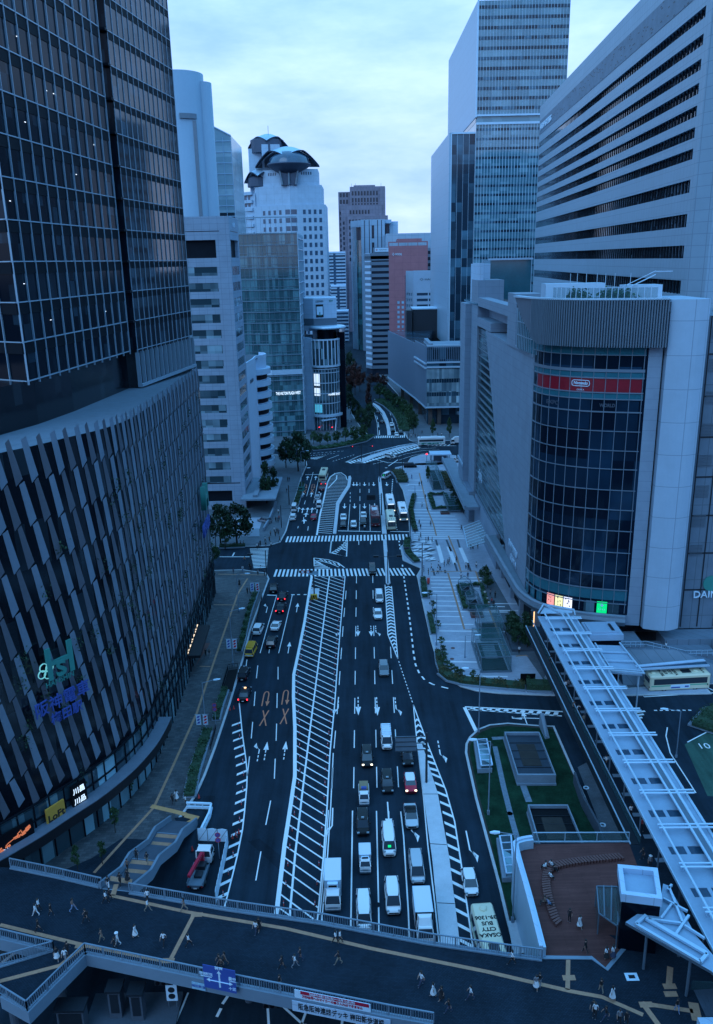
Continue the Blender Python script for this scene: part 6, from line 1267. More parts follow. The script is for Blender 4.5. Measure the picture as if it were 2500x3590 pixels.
def make_car(kind,colour,on=(False,False),roofcol=None,taxi_lamp=False,name=None,cat='car'):
 P_=dict(sedan=(4.7,1.78,1.43,-.35,.55,(-1.75,-1.05,.45,1.25),.88),taxi=(4.4,1.70,1.75,0,0,(-2.0,-1.8,.75,1.45),.95),hatch=(4.0,1.70,1.50,0,0,(-1.95,-1.45,.45,1.3),.92),mini=(3.8,1.70,1.42,0,0,(-1.85,-1.55,.35,.95),.92),suv=(4.6,1.83,1.66,0,0,(-2.2,-1.75,.55,1.3),1.0),minivan=(4.8,1.76,1.83,0,0,(-2.35,-2.1,1.05,1.85),1.0),van=(4.9,1.72,2.02,0,0,(-2.42,-2.3,1.55,2.15),1.1),coupe=(4.3,1.8,1.3,0,0,(-1.7,-.75,.25,1.0),.85))[kind]
 L,W,H,_,_,(b0,r0,r1,b1),belt=P_;hl=L/2;w=W/2
 root=proto(name or{'taxi':'taxi','minivan':'minivan','van':'van'}.get(kind,'car'),cat);g=MB()
 hz=belt-.08 if kind!='van' else belt+.05
 hull(g,[(-hl,w*.80,.38,.62,belt-.12),(-hl+.12,w*.93,.28,.72,belt-.02),(-hl+.7,w,.22,.78,belt+.02),(b0+.9,w,.22,.78,belt+.03),(b1-.1,w,.22,.76,belt+.02),(hl-.55,w*.97,.22,.70,hz-.06),(hl-.14,w*.88,.26,.62,hz-.18),(hl,w*.72,.36,.52,hz-.34)])
 wr=w*.80;wb=w*.93;zt_=H;ins=.05
 gb=MB();gb.hexa([(-wb,b0+.06,belt),(wb,b0+.06,belt),(wb,b1-.04,belt),(-wb,b1-.04,belt)],[(-wr,r0,zt_-.05),(wr,r0,zt_-.05),(wr,r1,zt_-.05),(-wr,r1,zt_-.05)])
 rg=MB();rs=[]
 for t in lin(0,1,6):y=r0-.03+(r1-r0+.06)*t;k=1-.12*(2*t-1)**4;zc=zt_-.05*(2*t-1)**2;rs.append([(-wr*k-.02,y,zt_-.09),(-wr*k*.9,y,zc),(wr*k*.9,y,zc),(wr*k+.02,y,zt_-.09)][::-1])
 rg.loft(rs)
 for s in(-1,1):
  g.bar((s*wb,b0+.06,belt),(s*wr,r0,zt_-.06),.1);g.bar((s*wb,b1-.04,belt),(s*wr,r1,zt_-.06),.07)
  for t in((.5,)if kind in('sedan','mini','hatch','coupe')else(.36,.68)):yb,yr=b0+(b1-b0)*t,r0+(r1-r0)*t;g.bar((s*wb,yb,belt),(s*(wr+.01),yr,zt_-.06),.08,.03)
 g.build('body',colour,root,False);gb.build('windows','car_glass',root);rg.build('roof',roofcol or colour,root,False)
 g=MB();g.box(-w*.62,w*.62,hl-.1,hl+.015,.42,.58);g.box(-w*.85,w*.85,hl-.12,hl-.01,.22,.33);g.build('grille','black',root)
 wheels(root,w-.1,(-L*.29,L*.30));lights(root,W,hl-.1,-hl+.03,hz-.2,belt-.18,on)
 if taxi_lamp:g=MB();g.box(-.18,.18,.35,.55,H-.02,H+.14);g.build('roof_lamp','lens_off',root)
 return Maker(root)
def box_truck(colour,L=6.2,W=2.0,H=3.1,cabH=2.15,cab=1.6,cool=True,cargo='truck_white',open_=False,name='truck'):
 root=proto(name,'truck');hl=L/2;w=W/2;cw=w*.92;g=MB();y0=hl-cab
 g.hexa([(-cw,y0,.5),(cw,y0,.5),(cw,hl,.45),(-cw,hl,.45)],[(-cw,y0,1.25),(cw,y0,1.25),(cw,hl,1.2),(-cw,hl,1.2)]);g.hexa([(-cw*.88,y0,cabH-.12),(cw*.88,y0,cabH-.12),(cw*.85,hl-.42,cabH-.12),(-cw*.85,hl-.42,cabH-.12)],[(-cw*.8,y0+.1,cabH),(cw*.8,y0+.1,cabH),(cw*.78,hl-.52,cabH),(-cw*.78,hl-.52,cabH)])
 for s in(-1,1):g.bar((s*cw*.97,hl-.03,1.2),(s*cw*.85,hl-.42,cabH-.1),.09);g.bar((s*cw*.97,y0+.08,1.2),(s*cw*.88,y0+.08,cabH-.1),.14)
 g.build('cab',colour,root);g=MB();g.hexa([(-cw*.97,y0+.05,1.22),(cw*.97,y0+.05,1.22),(cw*.97,hl-.03,1.2),(-cw*.97,hl-.03,1.2)],[(-cw*.86,y0+.05,cabH-.11),(cw*.86,y0+.05,cabH-.11),(cw*.84,hl-.42,cabH-.11),(-cw*.84,hl-.42,cabH-.11)]);g.build('cab_windows','car_glass',root)
 g=MB();g.box(-w*.5,w*.5,-hl,y0,.5,.85);g.build('chassis','steel_dark',root)
 g=MB()
 if open_:g.box(-w,w,-hl,y0-.08,.85,.95);[g.box(a,b,c,d,.95,1.35)for a,b,c,d in((-w,-w+.06,-hl,y0-.08),(w-.06,w,-hl,y0-.08),(-w,w,-hl,-hl+.06))]
 else:g.box(-w,w,-hl,y0-.08,.85,H);
 g.build('cargo_bed' if open_ else 'cargo_box',cargo,root)
 if open_:g=MB();[g.box(-w+.12,w-.12,-hl+.15,y0-.2,.95+.2*k,1.12+.2*k)for k in range(5)];g.build('load','plywood',root);g=MB();g.box(-.35,.35,y0-.5,y0-.15,cabH,cabH+.3);g.build('blue_bundle','sign_blue',root)
 else:
  g=MB();[g.box(-w-.015,w+.015,y,y+.05,.85,H+.015)for y in(-hl,y0-.13)];g.box(-w-.015,-w+.05,-hl,y0-.08,H-.05,H+.015);g.box(w-.05,w+.015,-hl,y0-.08,H-.05,H+.015);g.build('box_edges','steel_light',root)
  if not cool:g=MB();g.hexa([(-w*.8,y0-.02,cabH-.05),(w*.8,y0-.02,cabH-.05),(w*.7,hl-.7,cabH-.05),(-w*.7,hl-.7,cabH-.05)],[(-w*.8,y0-.02,H-.15),(w*.8,y0-.02,H-.15),(w*.6,y0+.45,H-.25),(-w*.6,y0+.45,H-.25)]);g.build('roof_deflector',colour,root)
  if cool:g=MB();g.box(-w*.62,w*.62,y0-.08,y0+.3,cabH+.05,H-.15);cu_=g.build('cooling_unit','white_paint',root);g=MB();g.box(-w*.5,w*.5,y0+.3,y0+.32,cabH+.25,H-.35);g.build('vent_grille','black',cu_)
 g=MB();g.box(-w*.6,w*.6,hl-.02,hl+.015,.62,.82);g.box(-cw,cw,hl-.15,hl+.05,.3,.48);g.build('grille','steel_grey',root);wheels(root,w-.16,(-L*.28,hl-cab*.5),.36 if L>4 else .28,.22);lights(root,W*.92,hl,-hl+.02,.72,.8,(False,False),.3,False);return Maker(root)
def make_bus(colour,stripe,roof_text=None,name='city_bus',L=10.6,coach=False,band='car_glass',on=(False,False)):
 root=proto(name,'bus');hl=L/2;w=1.24;H=3.05 if not coach else 3.35;g=MB();secs=[]
 for y,k in((-hl,.93),(-hl+.25,1),(hl-.3,1),(hl,.92)):secs.append([(-w*k,y,.35),(-w*k,y,H-.28),(-w*k*.86,y,H-(0 if k==1 else .12)),(w*k*.86,y,H-(0 if k==1 else .12)),(w*k,y,H-.28),(w*k,y,.35)][::-1])
 g.loft(secs);g.build('body',colour,root);g=MB()
 for s in(-1,1):a,b=(s*(w+.012),s*(w-.05));g.box(min(a,b),max(a,b),-hl+.7,hl-.5,1.35 if not coach else 1.6,2.45)
 g.box(-w*.85,w*.85,hl-.2,hl+.02 if False else hl-.0,1.2,2.5);g.build('side_windows',band,root);g=MB();g.box(-w*.86,w*.86,hl-.1,hl+.02,1.15,2.45);g.build('windscreen','car_glass',root);g=MB();g.box(-w*.8,w*.8,-hl-.02,-hl+.1,1.6,2.4);g.build('rear_window','car_glass',root)
 g=MB();g.box(-w*.7,w*.7,hl-.1,hl+.025,2.55,2.82);g.build('destination_board','sign_white' if not coach else 'car_glass',root)
 g=MB();g.box(-w-.008,w+.008,-hl+.3,hl-.35,1.02,1.2);g.box(-w*.92,w*.92,hl-.2,hl+.012,.95,1.1);g.build('stripe',stripe,root)
 if coach:g=MB();r3=random.Random(21);[g.box(-w-.014,w+.014,y,y+r3.uniform(.5,1.4),r3.uniform(.45,.9),r3.uniform(1.0,1.3))for y in lin(-4,3,7)];g.build('side_pattern','sign_teal',root)
 if not coach:g=MB();g.box(-w-.014,w+.014,-1.6,1.8,.55,1.25);g.build('side_panel','sign_white' if False else 'white_paint',root);g=MB();g.box(-w-.02,w+.02,-1.5,.1,.6,.85);g.box(-w-.02,w+.02,.9,1.6,.7,1.0);g.build('panel_picture','sign_blue',root)
 for y in(-hl+.95,hl-2.2):g=MB();g.lathe((0,y,H-.02),[(.42,0),(.42,.12),(.3,.2),(0,.2)],18);g.build('roof_vent',colour,root)
 g=MB();g.box(-.55,.55,.6,2.2,H,H+.1)if not coach else g.box(-.7,.7,-2.6,.2,H,H+.22);g.build('roof_hatch','steel_dark' if not coach else 'truck_white',root)
 if roof_text:
  for k,s_ in enumerate(roof_text):letters('roof_lettering',s_,.72,(0,-hl+4.7-k*.82,H+.012),(1,0,0),(0,1,0),'car_black',root,.004,.025)
 g=MB();[g.box(x-.14,x+.14,hl-1.2,hl-.9,H-.01,H+.05)for x in(-.6,0,.6)];g.each('roof_grille','steel_dark',root)
 wheels(root,w-.16,(-hl+2.6,hl-2.5),.47,.28);lights(root,2.4,hl,-hl+.02,.72,.95,on,.3,False);return Maker(root)
VEH=[]
def place(mk,px,py,label,facing=-1,L=4.5,group=None,rz=None,body=None,parts=('body',),zoff=0.0):
 "px, py: where the near bottom edge of the vehicle meets the road"
 c=G(px,py);d=-0.012;rz_=rz if rz is not None else(math.pi+0.012 if facing<0 else 0.0);y=c.y+L/2;x=c.x
 r=mk.put((x,y,zoff),rz_,label,group)
 if body:
  for p_ in parts:recolor(r,p_,0,body)
 VEH.append(r);return r
van=make_car('van','car_white');taxi=make_car('taxi','car_black',taxi_lamp=True);taxi_on=make_car('taxi','car_black',(True,False),taxi_lamp=True);mini=make_car('mini','car_red',(True,False),'car_white');sedan=make_car('sedan','car_silver');minivan=make_car('minivan','car_silver');hatch=make_car('hatch','car_white');suv=make_car('suv','car_grey')
OG='vehicles in the lanes coming towards the camera';BP=('body','roof')
place(van,1357,2634,'white van with a slatted roof rack beside the overhead sign gantry',L=4.9,group=OG)
rk=VEH[0];g=MB();[g.box(-.75,.75,y,y+.14,2.04,2.12)for y in lin(-2.0,1.0,6)];[g.bar((x,-2.0,2.06),(x,1.2,2.06),.06)for x in(-.7,.7)];g.build('roof_rack','white_paint',rk)
van2=make_car('van','car_white')
place(taxi_on,1288,2697,'black tall taxi with lit headlights, left of the roof racked van',L=4.4,group=OG)
place(taxi,1431,2693,'black taxi half hidden by the overhead sign gantry',L=4.4,group=OG)
place(taxi,1360,2789,'black taxi in the middle lane behind the red and white car',L=4.4,group=OG)
place(mini,1442,2788,'small red car with a white roof and lit headlights',L=3.8,group=OG)
tr_open=box_truck('car_white',3.4,1.48,1.9,1.8,1.25,False,'car_white',True);place(tr_open,1277,2829,'small white pickup truck loaded with tan boards',L=3.4,group=OG)
place(taxi,1273,2939,'long black taxi directly behind the small white box truck',L=4.6,group=OG)
place(sedan,1445,2912,'silver grey saloon with a dark glass roof beside the concrete median',L=4.7,group=OG,parts=('roof',),body='car_black')
place(van2,1366,3010,'plain white van with a green card in its windscreen',L=4.9,group=OG);g=MB();g.add([(-.2,2.06,1.35),(.2,2.06,1.35),(.2,1.92,1.62),(-.2,1.92,1.62)],[(0,1,2,3)]);g.build('green_card','poster_green',VEH[-1])
kei=box_truck('car_white',3.4,1.48,2.0,1.75,1.1,True,'truck_white');place(kei,1281,3068,'tiny white refrigerated box truck between two lanes of cars',L=3.4,group=OG)
place(minivan,1466,3106,'silver minivan next to the concrete median',L=4.7,group=OG)
place(minivan,1380,3213,'white rounded minivan nearest the footbridge in the middle lane',L=4.7,group=OG,body='car_white',parts=BP)
bt=box_truck('car_white',5.6,1.95,3.0,2.1,1.7,True);place(bt,1167,3201,'white box truck with a roof cooling unit in the leftmost oncoming lane',L=5.6,group=OG)
van3=make_car('van','car_white',name='van');place(van3,1277,3268,'white van half hidden under the footbridge railing',L=4.4,group=OG)
bt2=box_truck('car_white',5.8,2.0,3.1,2.2,1.7,False);place(bt2,1492,3322,'white box truck entering beneath the footbridge beside the median',L=5.8,group=OG)
place(hatch,1655,3152,'white hatchback in the right hand lane behind the cream bus',L=4.2,group=OG)
bus=make_bus('bus_cream','bus_green',['OSAKA','CITY','BUS','39-1306']);a=G(1687,3165,3.05);VEH.append(bus.put((a.x+.35,a.y-5.2,0),math.pi+.06,'cream city bus with black roof lettering passing under the footbridge','cream city buses'))
a=G(2390,2425);VEH.append(bus.put((a.x-.4,a.y+1.5,0),-math.pi/2+.06,'cream and green city bus standing at the bus stop on the right','cream city buses'))
place(suv,1347,2373,'grey compact car alone in the right oncoming lane',L=3.9,group=OG)
place(sedan,1326,2176,'white saloon with a black roof lamp behind the white minivan',L=4.6,group=OG,body='car_white',parts=BP);place(minivan,1331,2117,'white minivan with a big chrome grille beside the chevron taper',L=4.8,group=OG,body='car_white',parts=BP)
place(minivan,1306,2019,'black minivan crossing the nearer zebra crossing',L=4.7,group=OG,body='car_black',parts=BP)
QG='vehicles waiting at the farther zebra crossing'
place(sedan,1204,1828,'white car waiting in the leftmost oncoming lane, second from the stop line',L=4.6,group=QG,body='car_white',parts=BP);place(hatch,1203,1854,'dark car first at the stop line in the leftmost oncoming lane',L=4.2,group=QG,body='car_black',parts=BP)
place(hatch,1240,1854,'white car first at the stop line next to the dark car',L=4.2,group=QG);place(sedan,1275,1821,'white taxi behind the dark car and motorcycle at the stop line',L=4.6,group=QG,body='car_white',parts=BP);place(suv,1274,1845,'dark car right behind the motorcycle at the stop line',L=4.4,group=QG,body='car_black',parts=BP)
coach=make_bus('car_darkred','car_darkred',name='coach',L=10.5,coach=True);place(coach,1316,1848,'dark red coach waiting at the farther zebra crossing',L=10.5,group=QG)
bus2=make_bus('bus_cream','bus_cream');place(bus2,1373,1859,'beige bus first in the frontage lane at the stop line',L=10,group='buses in the frontage lane');gbus=make_bus('car_white','bus_green',on=(True,False));place(gbus,1371,1797,'white and green bus queued behind the beige bus',L=10,group='buses in the frontage lane',body=None);place(gbus,1415,1828,'white and green bus pulled in beside the plaza kerb',L=10,group='buses in the frontage lane')
place(van2,1355,1682,'white van turning past the tip of the upper median',L=4.8,rz=math.pi-.5);place(suv,1369,1610,'white car alone in the curved lanes of the far junction',L=4.6,rz=-2.2,body='car_white',parts=BP);place(minivan,1440,1645,'black van parked across the lane by the far plaza end',L=4.8,rz=-math.pi/2,body='car_black',parts=BP);place(suv,1590,1625,'white car parked behind the small pavilion',L=4.6,rz=-1.2,body='car_white',parts=BP)
coach2=make_bus('truck_white','bus_green',name='coach',L=11.0,coach=True);a=G(1513,1562);VEH.append(coach2.put((a.x,a.y+1.3,0),math.pi/2+.02,'white coach with teal side pattern crossing the far junction'));a=G(1597,1560);VEH.append(bt2.put((a.x+1,a.y+1.5,0),math.pi/2,'white truck nose entering the far junction from the right',None))
FG='cars on the far avenue'
for x,y,c_,lab,mk,f_ in((1392,1532,'car_white','white car with bright lamps on the far zebra crossing',hatch,-1),(1378,1514,'car_black','black car on the far avenue, just behind the far zebra crossing',sedan,-1),(1399,1503,'car_black','black car in the right lane of the far avenue, third from the crossing',sedan,-1),(1405,1521,'car_black','black car at the far crossing in the right lane',sedan,-1),(1374,1497,'car_white','white car on the far avenue behind two black cars',hatch,-1),(1340,1485,'car_black','black car driving away on the left side of the far avenue',sedan,1),(1326,1451,'car_black','black car farthest up the left side of the far avenue',sedan,1)):
 place(mk,x,y,lab,f_,4.5,FG,body=c_,parts=BP)
AG='vehicles driving away in the left carriageway'
sed_b=make_car('sedan','car_black',(False,True));suv_w=make_car('suv','car_white');cp=make_car('coupe','car_white');suv_b=make_car('suv','car_black')
place(suv_b,957,2083,'black car turning at the left corner before the nearer crossing',1,4.4,AG,rz=.05);place(sed_b,990,2110,'black taxi with lit tail lights first at the left stop line',1,4.6,AG,rz=-.08);place(sed_b,983,2153,'black car with lit tail lights behind the first black taxi',1,4.6,AG,rz=-.08)
place(suv_w,902,2231,'white sporty car nearest the hedge in the left lane',1,4.7,AG,rz=-.1);place(cp,965,2216,'white low coupe with a dark rear window',1,4.3,AG,rz=-.1);place(suv_b,950,2278,'black car following the white coupe',1,4.6,AG,rz=-.08)
yv=make_car('minivan','car_yellow',name='road_patrol_van');r=place(yv,877,2308,'yellow road patrol van with a striped tailgate and roof beacon rack',1,4.7,AG,rz=-.1);g=MB();g.box(-.75,.75,-1.6,1.0,1.86,1.94);[g.box(-.7,.7,y,y+.1,1.94,2.05)for y in lin(-1.5,.9,5)];g.build('roof_rack','car_yellow',r);g=MB()
for k in range(7):g.add([(-.8+.24*k,-2.46,.5),(-.68+.24*k,-2.46,.5),(-.56+.24*k,-2.46,.75),(-.68+.24*k,-2.46,.75)],[(0,1,2,3)])
g.build('tail_stripes','white_paint',r)
place(taxi,851,2393,'tall black taxi stopped beside the dark stair opening',1,4.6,AG,rz=-.06);sed_o=make_car('sedan','car_black',(False,True),taxi_lamp=True);place(sed_o,854,2466,'black taxi with an orange roof lamp nearest the striped work zone',1,4.6,AG,rz=-.05);[setattr(ch.material_slots[0],'link','OBJECT')or setattr(ch.material_slots[0],'material',MT['lamp_warm'])for ch in VEH[-1].children if ch.name.startswith('roof_lamp')]
UG='vehicles driving away beyond the farther crossing'
place(bus2,1133,1693,'beige bus driving away beside the far hatched strip',1,10,UG,rz=-.05);place(sed_b,1134,1703,'dark red car directly behind the far beige bus',1,4.4,UG,body='car_darkred',parts=BP);place(suv_b,1128,1723,'dark car two behind the far beige bus',1,4.5,UG,body='car_darkred',parts=('body',));place(suv,1112,1758,'silver car two behind the dark cars beyond the crossing',1,4.5,UG,body='car_silver',parts=BP);place(minivan,1118,1783,'white minivan beside the far hatched strip',1,4.8,UG,body='car_white',parts=BP);place(van2,1030,1796,'white van farther of two in the far left kerb lane',1,4.8,UG);place(suv_w,1026,1828,'white minivan nearer of two in the far left kerb lane',1,4.7,UG);place(hatch,1099,1826,'red hatchback between the lanes beyond the farther crossing',1,4.0,UG,body='car_red',parts=BP)
for x,y,c_,lab in((905,1725,'car_black','dark car parked under the trees in the left forecourt'),(925,1840,'car_grey','grey car partly hidden at the low forecourt wall')):place(suv,x,y,lab,1,4.5,'parked cars in the left forecourt',rz=.9,body=c_,parts=BP)
MCY=proto('motorcycle','motorcycle');g=MB();g.tube((-.06,.68,.3),(.06,.68,.3),.3,.3,12);g.build('wheel','rubber',MCY);g=MB();g.tube((-.07,-.65,.3),(.07,-.65,.3),.3,.3,12);g.build('wheel','rubber',MCY);g=MB();g.loft([[(-.1,-.8,.6),(.1,-.8,.6),(.14,-.8,.8),(-.14,-.8,.8)],[(-.18,-.1,.4),(.18,-.1,.4),(.18,-.1,.85),(-.18,-.1,.85)],[(-.2,.4,.45),(.2,.4,.45),(.22,.4,1.0),(-.22,.4,1.0)],[(-.12,.7,.75),(.12,.7,.75),(.12,.7,1.05),(-.12,.7,1.05)]]);g.bar((-.4,.45,1.08),(.4,.45,1.08),.05);g.build('body','car_white',MCY);g=MB();g.box(-.12,.12,.7,.78,.8,.98);g.build('headlight','lens_off',MCY)
a=G(1279,1858);MCY.location=(a.x,a.y+1,0);MCY.rotation_euler=(0,0,math.pi);tag(MCY,'white motorcycle first at the stop line before the dark car')
CT=proto('crane_truck','truck');g=MB();g.hexa([(-.95,1.3,.5),(.95,1.3,.5),(.95,3.0,.5),(-.95,3.0,.5)],[(-.95,1.3,1.3),(.95,1.3,1.3),(.95,3.0,1.25),(-.95,3.0,1.25)]);g.hexa([(-.86,1.35,2.15),(.86,1.35,2.15),(.84,2.55,2.15),(-.84,2.55,2.15)],[(-.78,1.45,2.3),(.78,1.45,2.3),(.76,2.45,2.3),(-.76,2.45,2.3)]);[g.bar((s*.92,2.97,1.25),(s*.84,2.55,2.18),.1)for s in(-1,1)];[g.bar((s*.92,1.38,1.25),(s*.86,1.38,2.18),.16)for s in(-1,1)];g.build('cab','car_white',CT);g=MB();g.hexa([(-.92,1.35,1.26),(.92,1.35,1.26),(.92,2.96,1.24),(-.92,2.96,1.24)],[(-.84,1.36,2.16),(.84,1.36,2.16),(.82,2.54,2.16),(-.82,2.54,2.16)]);g.build('cab_windows','car_glass',CT)
g=MB();g.box(-1.0,1.0,-3.2,.4,.85,.98);g.box(-1.0,-.94,-3.2,.4,.98,1.35);g.box(.94,1.0,-3.2,.4,.98,1.35);g.box(-.45,.45,-3.2,1.3,.5,.85);g.build('flat_bed','steel_grey',CT);g=MB();g.box(-.25,.25,.55,1.05,.9,2.3);g.bar((0,.8,2.35),(-.75,-2.9,2.0),.34,.4);g.build('crane_arm','car_red',CT);g=MB();g.box(-.6,.6,-.6,.4,1.0,1.5);g.box(-.4,.5,-2.0,-1.0,1.0,1.3);g.build('load','steel_dark',CT);wheels(CT,.85,(-1.9,2.1),.38,.24);lights(CT,1.9,3.0,-3.2,.75,.8,(False,False),.3,False)
a=G(675,3125);CT.location=(a.x+.6,a.y+3.0,0.02);CT.rotation_euler=(0,0,-.06);tag(CT,'white flatbed truck with a red crane arm inside the fenced works yard')
for n_,c_ in(('cloth_white',(0.62,0.65,0.70)),('cloth_black',(0.012,0.012,0.016)),('cloth_navy',(0.03,0.045,0.09)),('cloth_grey',(0.18,0.19,0.22)),('cloth_brown',(0.16,0.10,0.08)),('cloth_blue',(0.16,0.24,0.40)),('cloth_khaki',(0.22,0.19,0.15)),('cloth_red',(0.35,0.05,0.06)),('cloth_orange',(0.6,0.2,0.05))):mat(n_,c_,0.85,var=0.12,scale=6,world=False)
mat('skin',(0.34,0.21,0.16),0.6,var=0.05,world=False);mat('hair_black',(0.012,0.010,0.010),0.6,var=0);mat('shoe',(0.25,0.25,0.27),0.6,var=0)
def skin_body(pose):
 """one continuous skinned body, 1.68 m tall, facing +Y"""
 V=[];E=[];Rr=[]
 def v(x,y,z,r):V.append((x,y,z));Rr.append(r);return len(V)-1
 def chain(a,pts):
  for x,y,z,r in pts:b=v(x,y,z,r);E.append((a,b));a=b
  return a
 sit=pose=='sit';dz=-0.42 if sit else 0.0
 pel=v(0,0,.93+dz,.125);ch=chain(pel,[(0,.0,1.08+dz,.115),(0,.01,1.24+dz,.135),(0,.0,1.36+dz,.10)]);nk=chain(ch,[(0,.01,1.45+dz,.052)]);chain(nk,[(0,.03,1.53+dz,.085),(0,.03,1.60+dz,.098),(0,.02,1.66+dz,.07)])
 st={'walk':(.24,-.26),'stride':(.36,-.34),'stand':(.02,-.03),'sit':(0,0)}[pose]
 for s,f in((-1,st[0]),(1,st[1])):
  if sit:chain(pel,[(s*.10,.06,.50,.09),(s*.11,.42,.47,.065),(s*.11,.44,.26,.05),(s*.11,.42,.07,.04),(s*.115,.55,.04,.035)])
  else:
   k=.06 if f<0 else .02;hz=.03 if f>=0 else .07
   chain(pel,[(s*.09,f*.08,.84,.10),(s*.095,f*.5+k,.50,.066),(s*.095,f*.85-k,.26,.052),(s*.095,f,.09+hz*.4,.038),(s*.10,f+.13,.035,.034)])
 for s in(-1,1):
  sw={'walk':.18,'stride':.25,'stand':.03,'sit':.2}[pose]*s
  if pose=='stand' and s>0:pts=[(s*.18,0,1.36,.055),(s*.22,.05,1.12,.042),(s*.15,.24,1.08,.033),(s*.12,.30,1.10,.028)]
  else:pts=[(s*.18,0,1.36+dz,.055),(s*.23,sw*.5-.02,1.12+dz,.042),(s*.24,sw+.04,.90+dz,.032),(s*.235,sw+.07,.82+dz,.028)]
  e=chain(ch,pts);x,y,z=V[e];d=Vector((0,.35,-1)).normalized()if not(pose=='stand' and s>0)else Vector((-.2,1,.1)).normalized()
  for q,(o,l)in enumerate(((-.03,.07),(-.01,.085),(.01,.08),(.028,.062))):chain(e,[(x+o*.3,y+o+d.y*l*.5,z+d.z*l*.5,.010),(x+o*.3-s*.01,y+o+d.y*l,z+d.z*l,.008)])
  chain(e,[(x-s*.02,y+.035,z+.0,.011),(x-s*.03,y+.055,z-.03,.009)])
 me=bpy.data.meshes.new('body');me.from_pydata(V,E,[]);o=bpy.data.objects.new('body',me);COL.objects.link(o);md=o.modifiers.new('skin','SKIN');md.use_smooth_shade=True
 for i,sv in enumerate(me.skin_vertices[0].data):sv.radius=(Rr[i],Rr[i]*(.78 if i in(pel,pel+1,pel+2,ch)else 1));sv.use_root=(i==pel)
 for i in(pel,pel+1,pel+2):me.skin_vertices[0].data[i].radius=(Rr[i]*1.12,Rr[i]*.78)
 sb=o.modifiers.new('sub','SUBSURF');sb.levels=1;dg=bpy.context.evaluated_depsgraph_get();dg.update();m2=bpy.data.meshes.new_from_object(o.evaluated_get(dg));bpy.data.objects.remove(o);return m2
def make_person(pose,skirt=False,hat=False,bag=False,long_hair=False):
 me=skin_body(pose);dz=-.42 if pose=='sit' else 0;root=proto('person','person');me.materials.clear()
 for n_ in('skin','cloth_white','cloth_black','shoe','hair_black'):me.materials.append(MT[n_])
 for p in me.polygons:
  c=p.center;m_=2
  if c.z<.085:m_=3
  elif c.z>1.42+dz:m_=0
  elif c.z>.96+dz and abs(c.x)<.19:m_=1
  elif abs(c.x)>.165 and c.z>1.12+dz:m_=1
  elif abs(c.x)>.165 and c.z>.66+dz and pose!='sit':m_=0
  elif pose=='stand' and c.y>.12 and c.z>.98:m_=0
  elif skirt and c.z<.5:m_=0
  p.material_index=m_;p.use_smooth=True
 o=bpy.data.objects.new('body',me);COL.objects.link(o);o.parent=root;ORG[o.name]=Vector((0,0,0))
 g=MB();hz=1.595+dz;secs=[]
 n=12;prof=[(.104,-.02),(.112,.03),(.10,.075),(.06,.105),(0.0,.112)]
 for i in range(n):
  a0,a1=2*math.pi*i/n,2*math.pi*(i+1)/n
  for(r0,z0),(r1,z1)in zip(prof,prof[1:]):
   def q(a,r,z):fr=max(0,math.sin(a));zz=z+(.055*fr if z<.03 else 0)-(0.06*max(0,-math.sin(a))if z<0 else 0)-((.24*max(0,-math.sin(a))**.5)if(long_hair and z<0)else 0);return(r*math.cos(a),.022+r*math.sin(a)*1.08,hz+zz)
   g.add([q(a0,r0,z0),q(a1,r0,z0),q(a1,r1,z1),q(a0,r1,z1)],[(0,1,2,3)])
 g.build('hair','hair_black',root,True)
 g=MB();[g.box(x-.014,x+.014,.118,.128,hz-.005,hz+.012)for x in(-.036,.036)];g.box(-.022,.022,.112,.122,hz-.065,hz-.055);g.bar((0,.115,hz+.0),(0,.138,hz-.035),.018);g.build('face','hair_black',root)
 if skirt:
  g=MB();g.lathe((0,.0,0),[(.30,.42),(.26,.6),(.20,.85),(.15,1.02)],14);g.build('skirt','cloth_white',root,True)
 if hat:g=MB();g.lathe((0,.025,hz),[(.2,.045),(.12,.06),(.115,.13),(0,.14)],14);g.build('hat','cloth_white',root)
 if bag:g=MB();g.loft([[(-.14,-.13,1.02),(.14,-.13,1.02),(.14,-.27,1.02),(-.14,-.27,1.02)],[(-.15,-.13,1.2),(.15,-.13,1.2),(.15,-.29,1.2),(-.15,-.29,1.2)],[(-.12,-.12,1.38),(.12,-.12,1.38),(.12,-.23,1.38),(-.12,-.23,1.38)]]);g.build('backpack','cloth_black',root)
 return Maker(root)
PK=dict(w=make_person('walk'),s=make_person('stride',long_hair=True),t=make_person('stand'),d=make_person('walk',skirt=True,long_hair=True),h=make_person('walk',hat=True),b=make_person('stride',bag=True),q=make_person('sit'),k=make_person('stand',skirt=True,long_hair=True))
CN=dict(W='white',B='black',N='navy',G='grey',R='brown',U='blue',K='khaki',E='red',O='orange')
PDESC=dict(w='walking',s='striding',t='standing',d='in a skirt walking',h='in a hat walking',b='with a backpack striding',q='sitting',k='in a skirt standing')
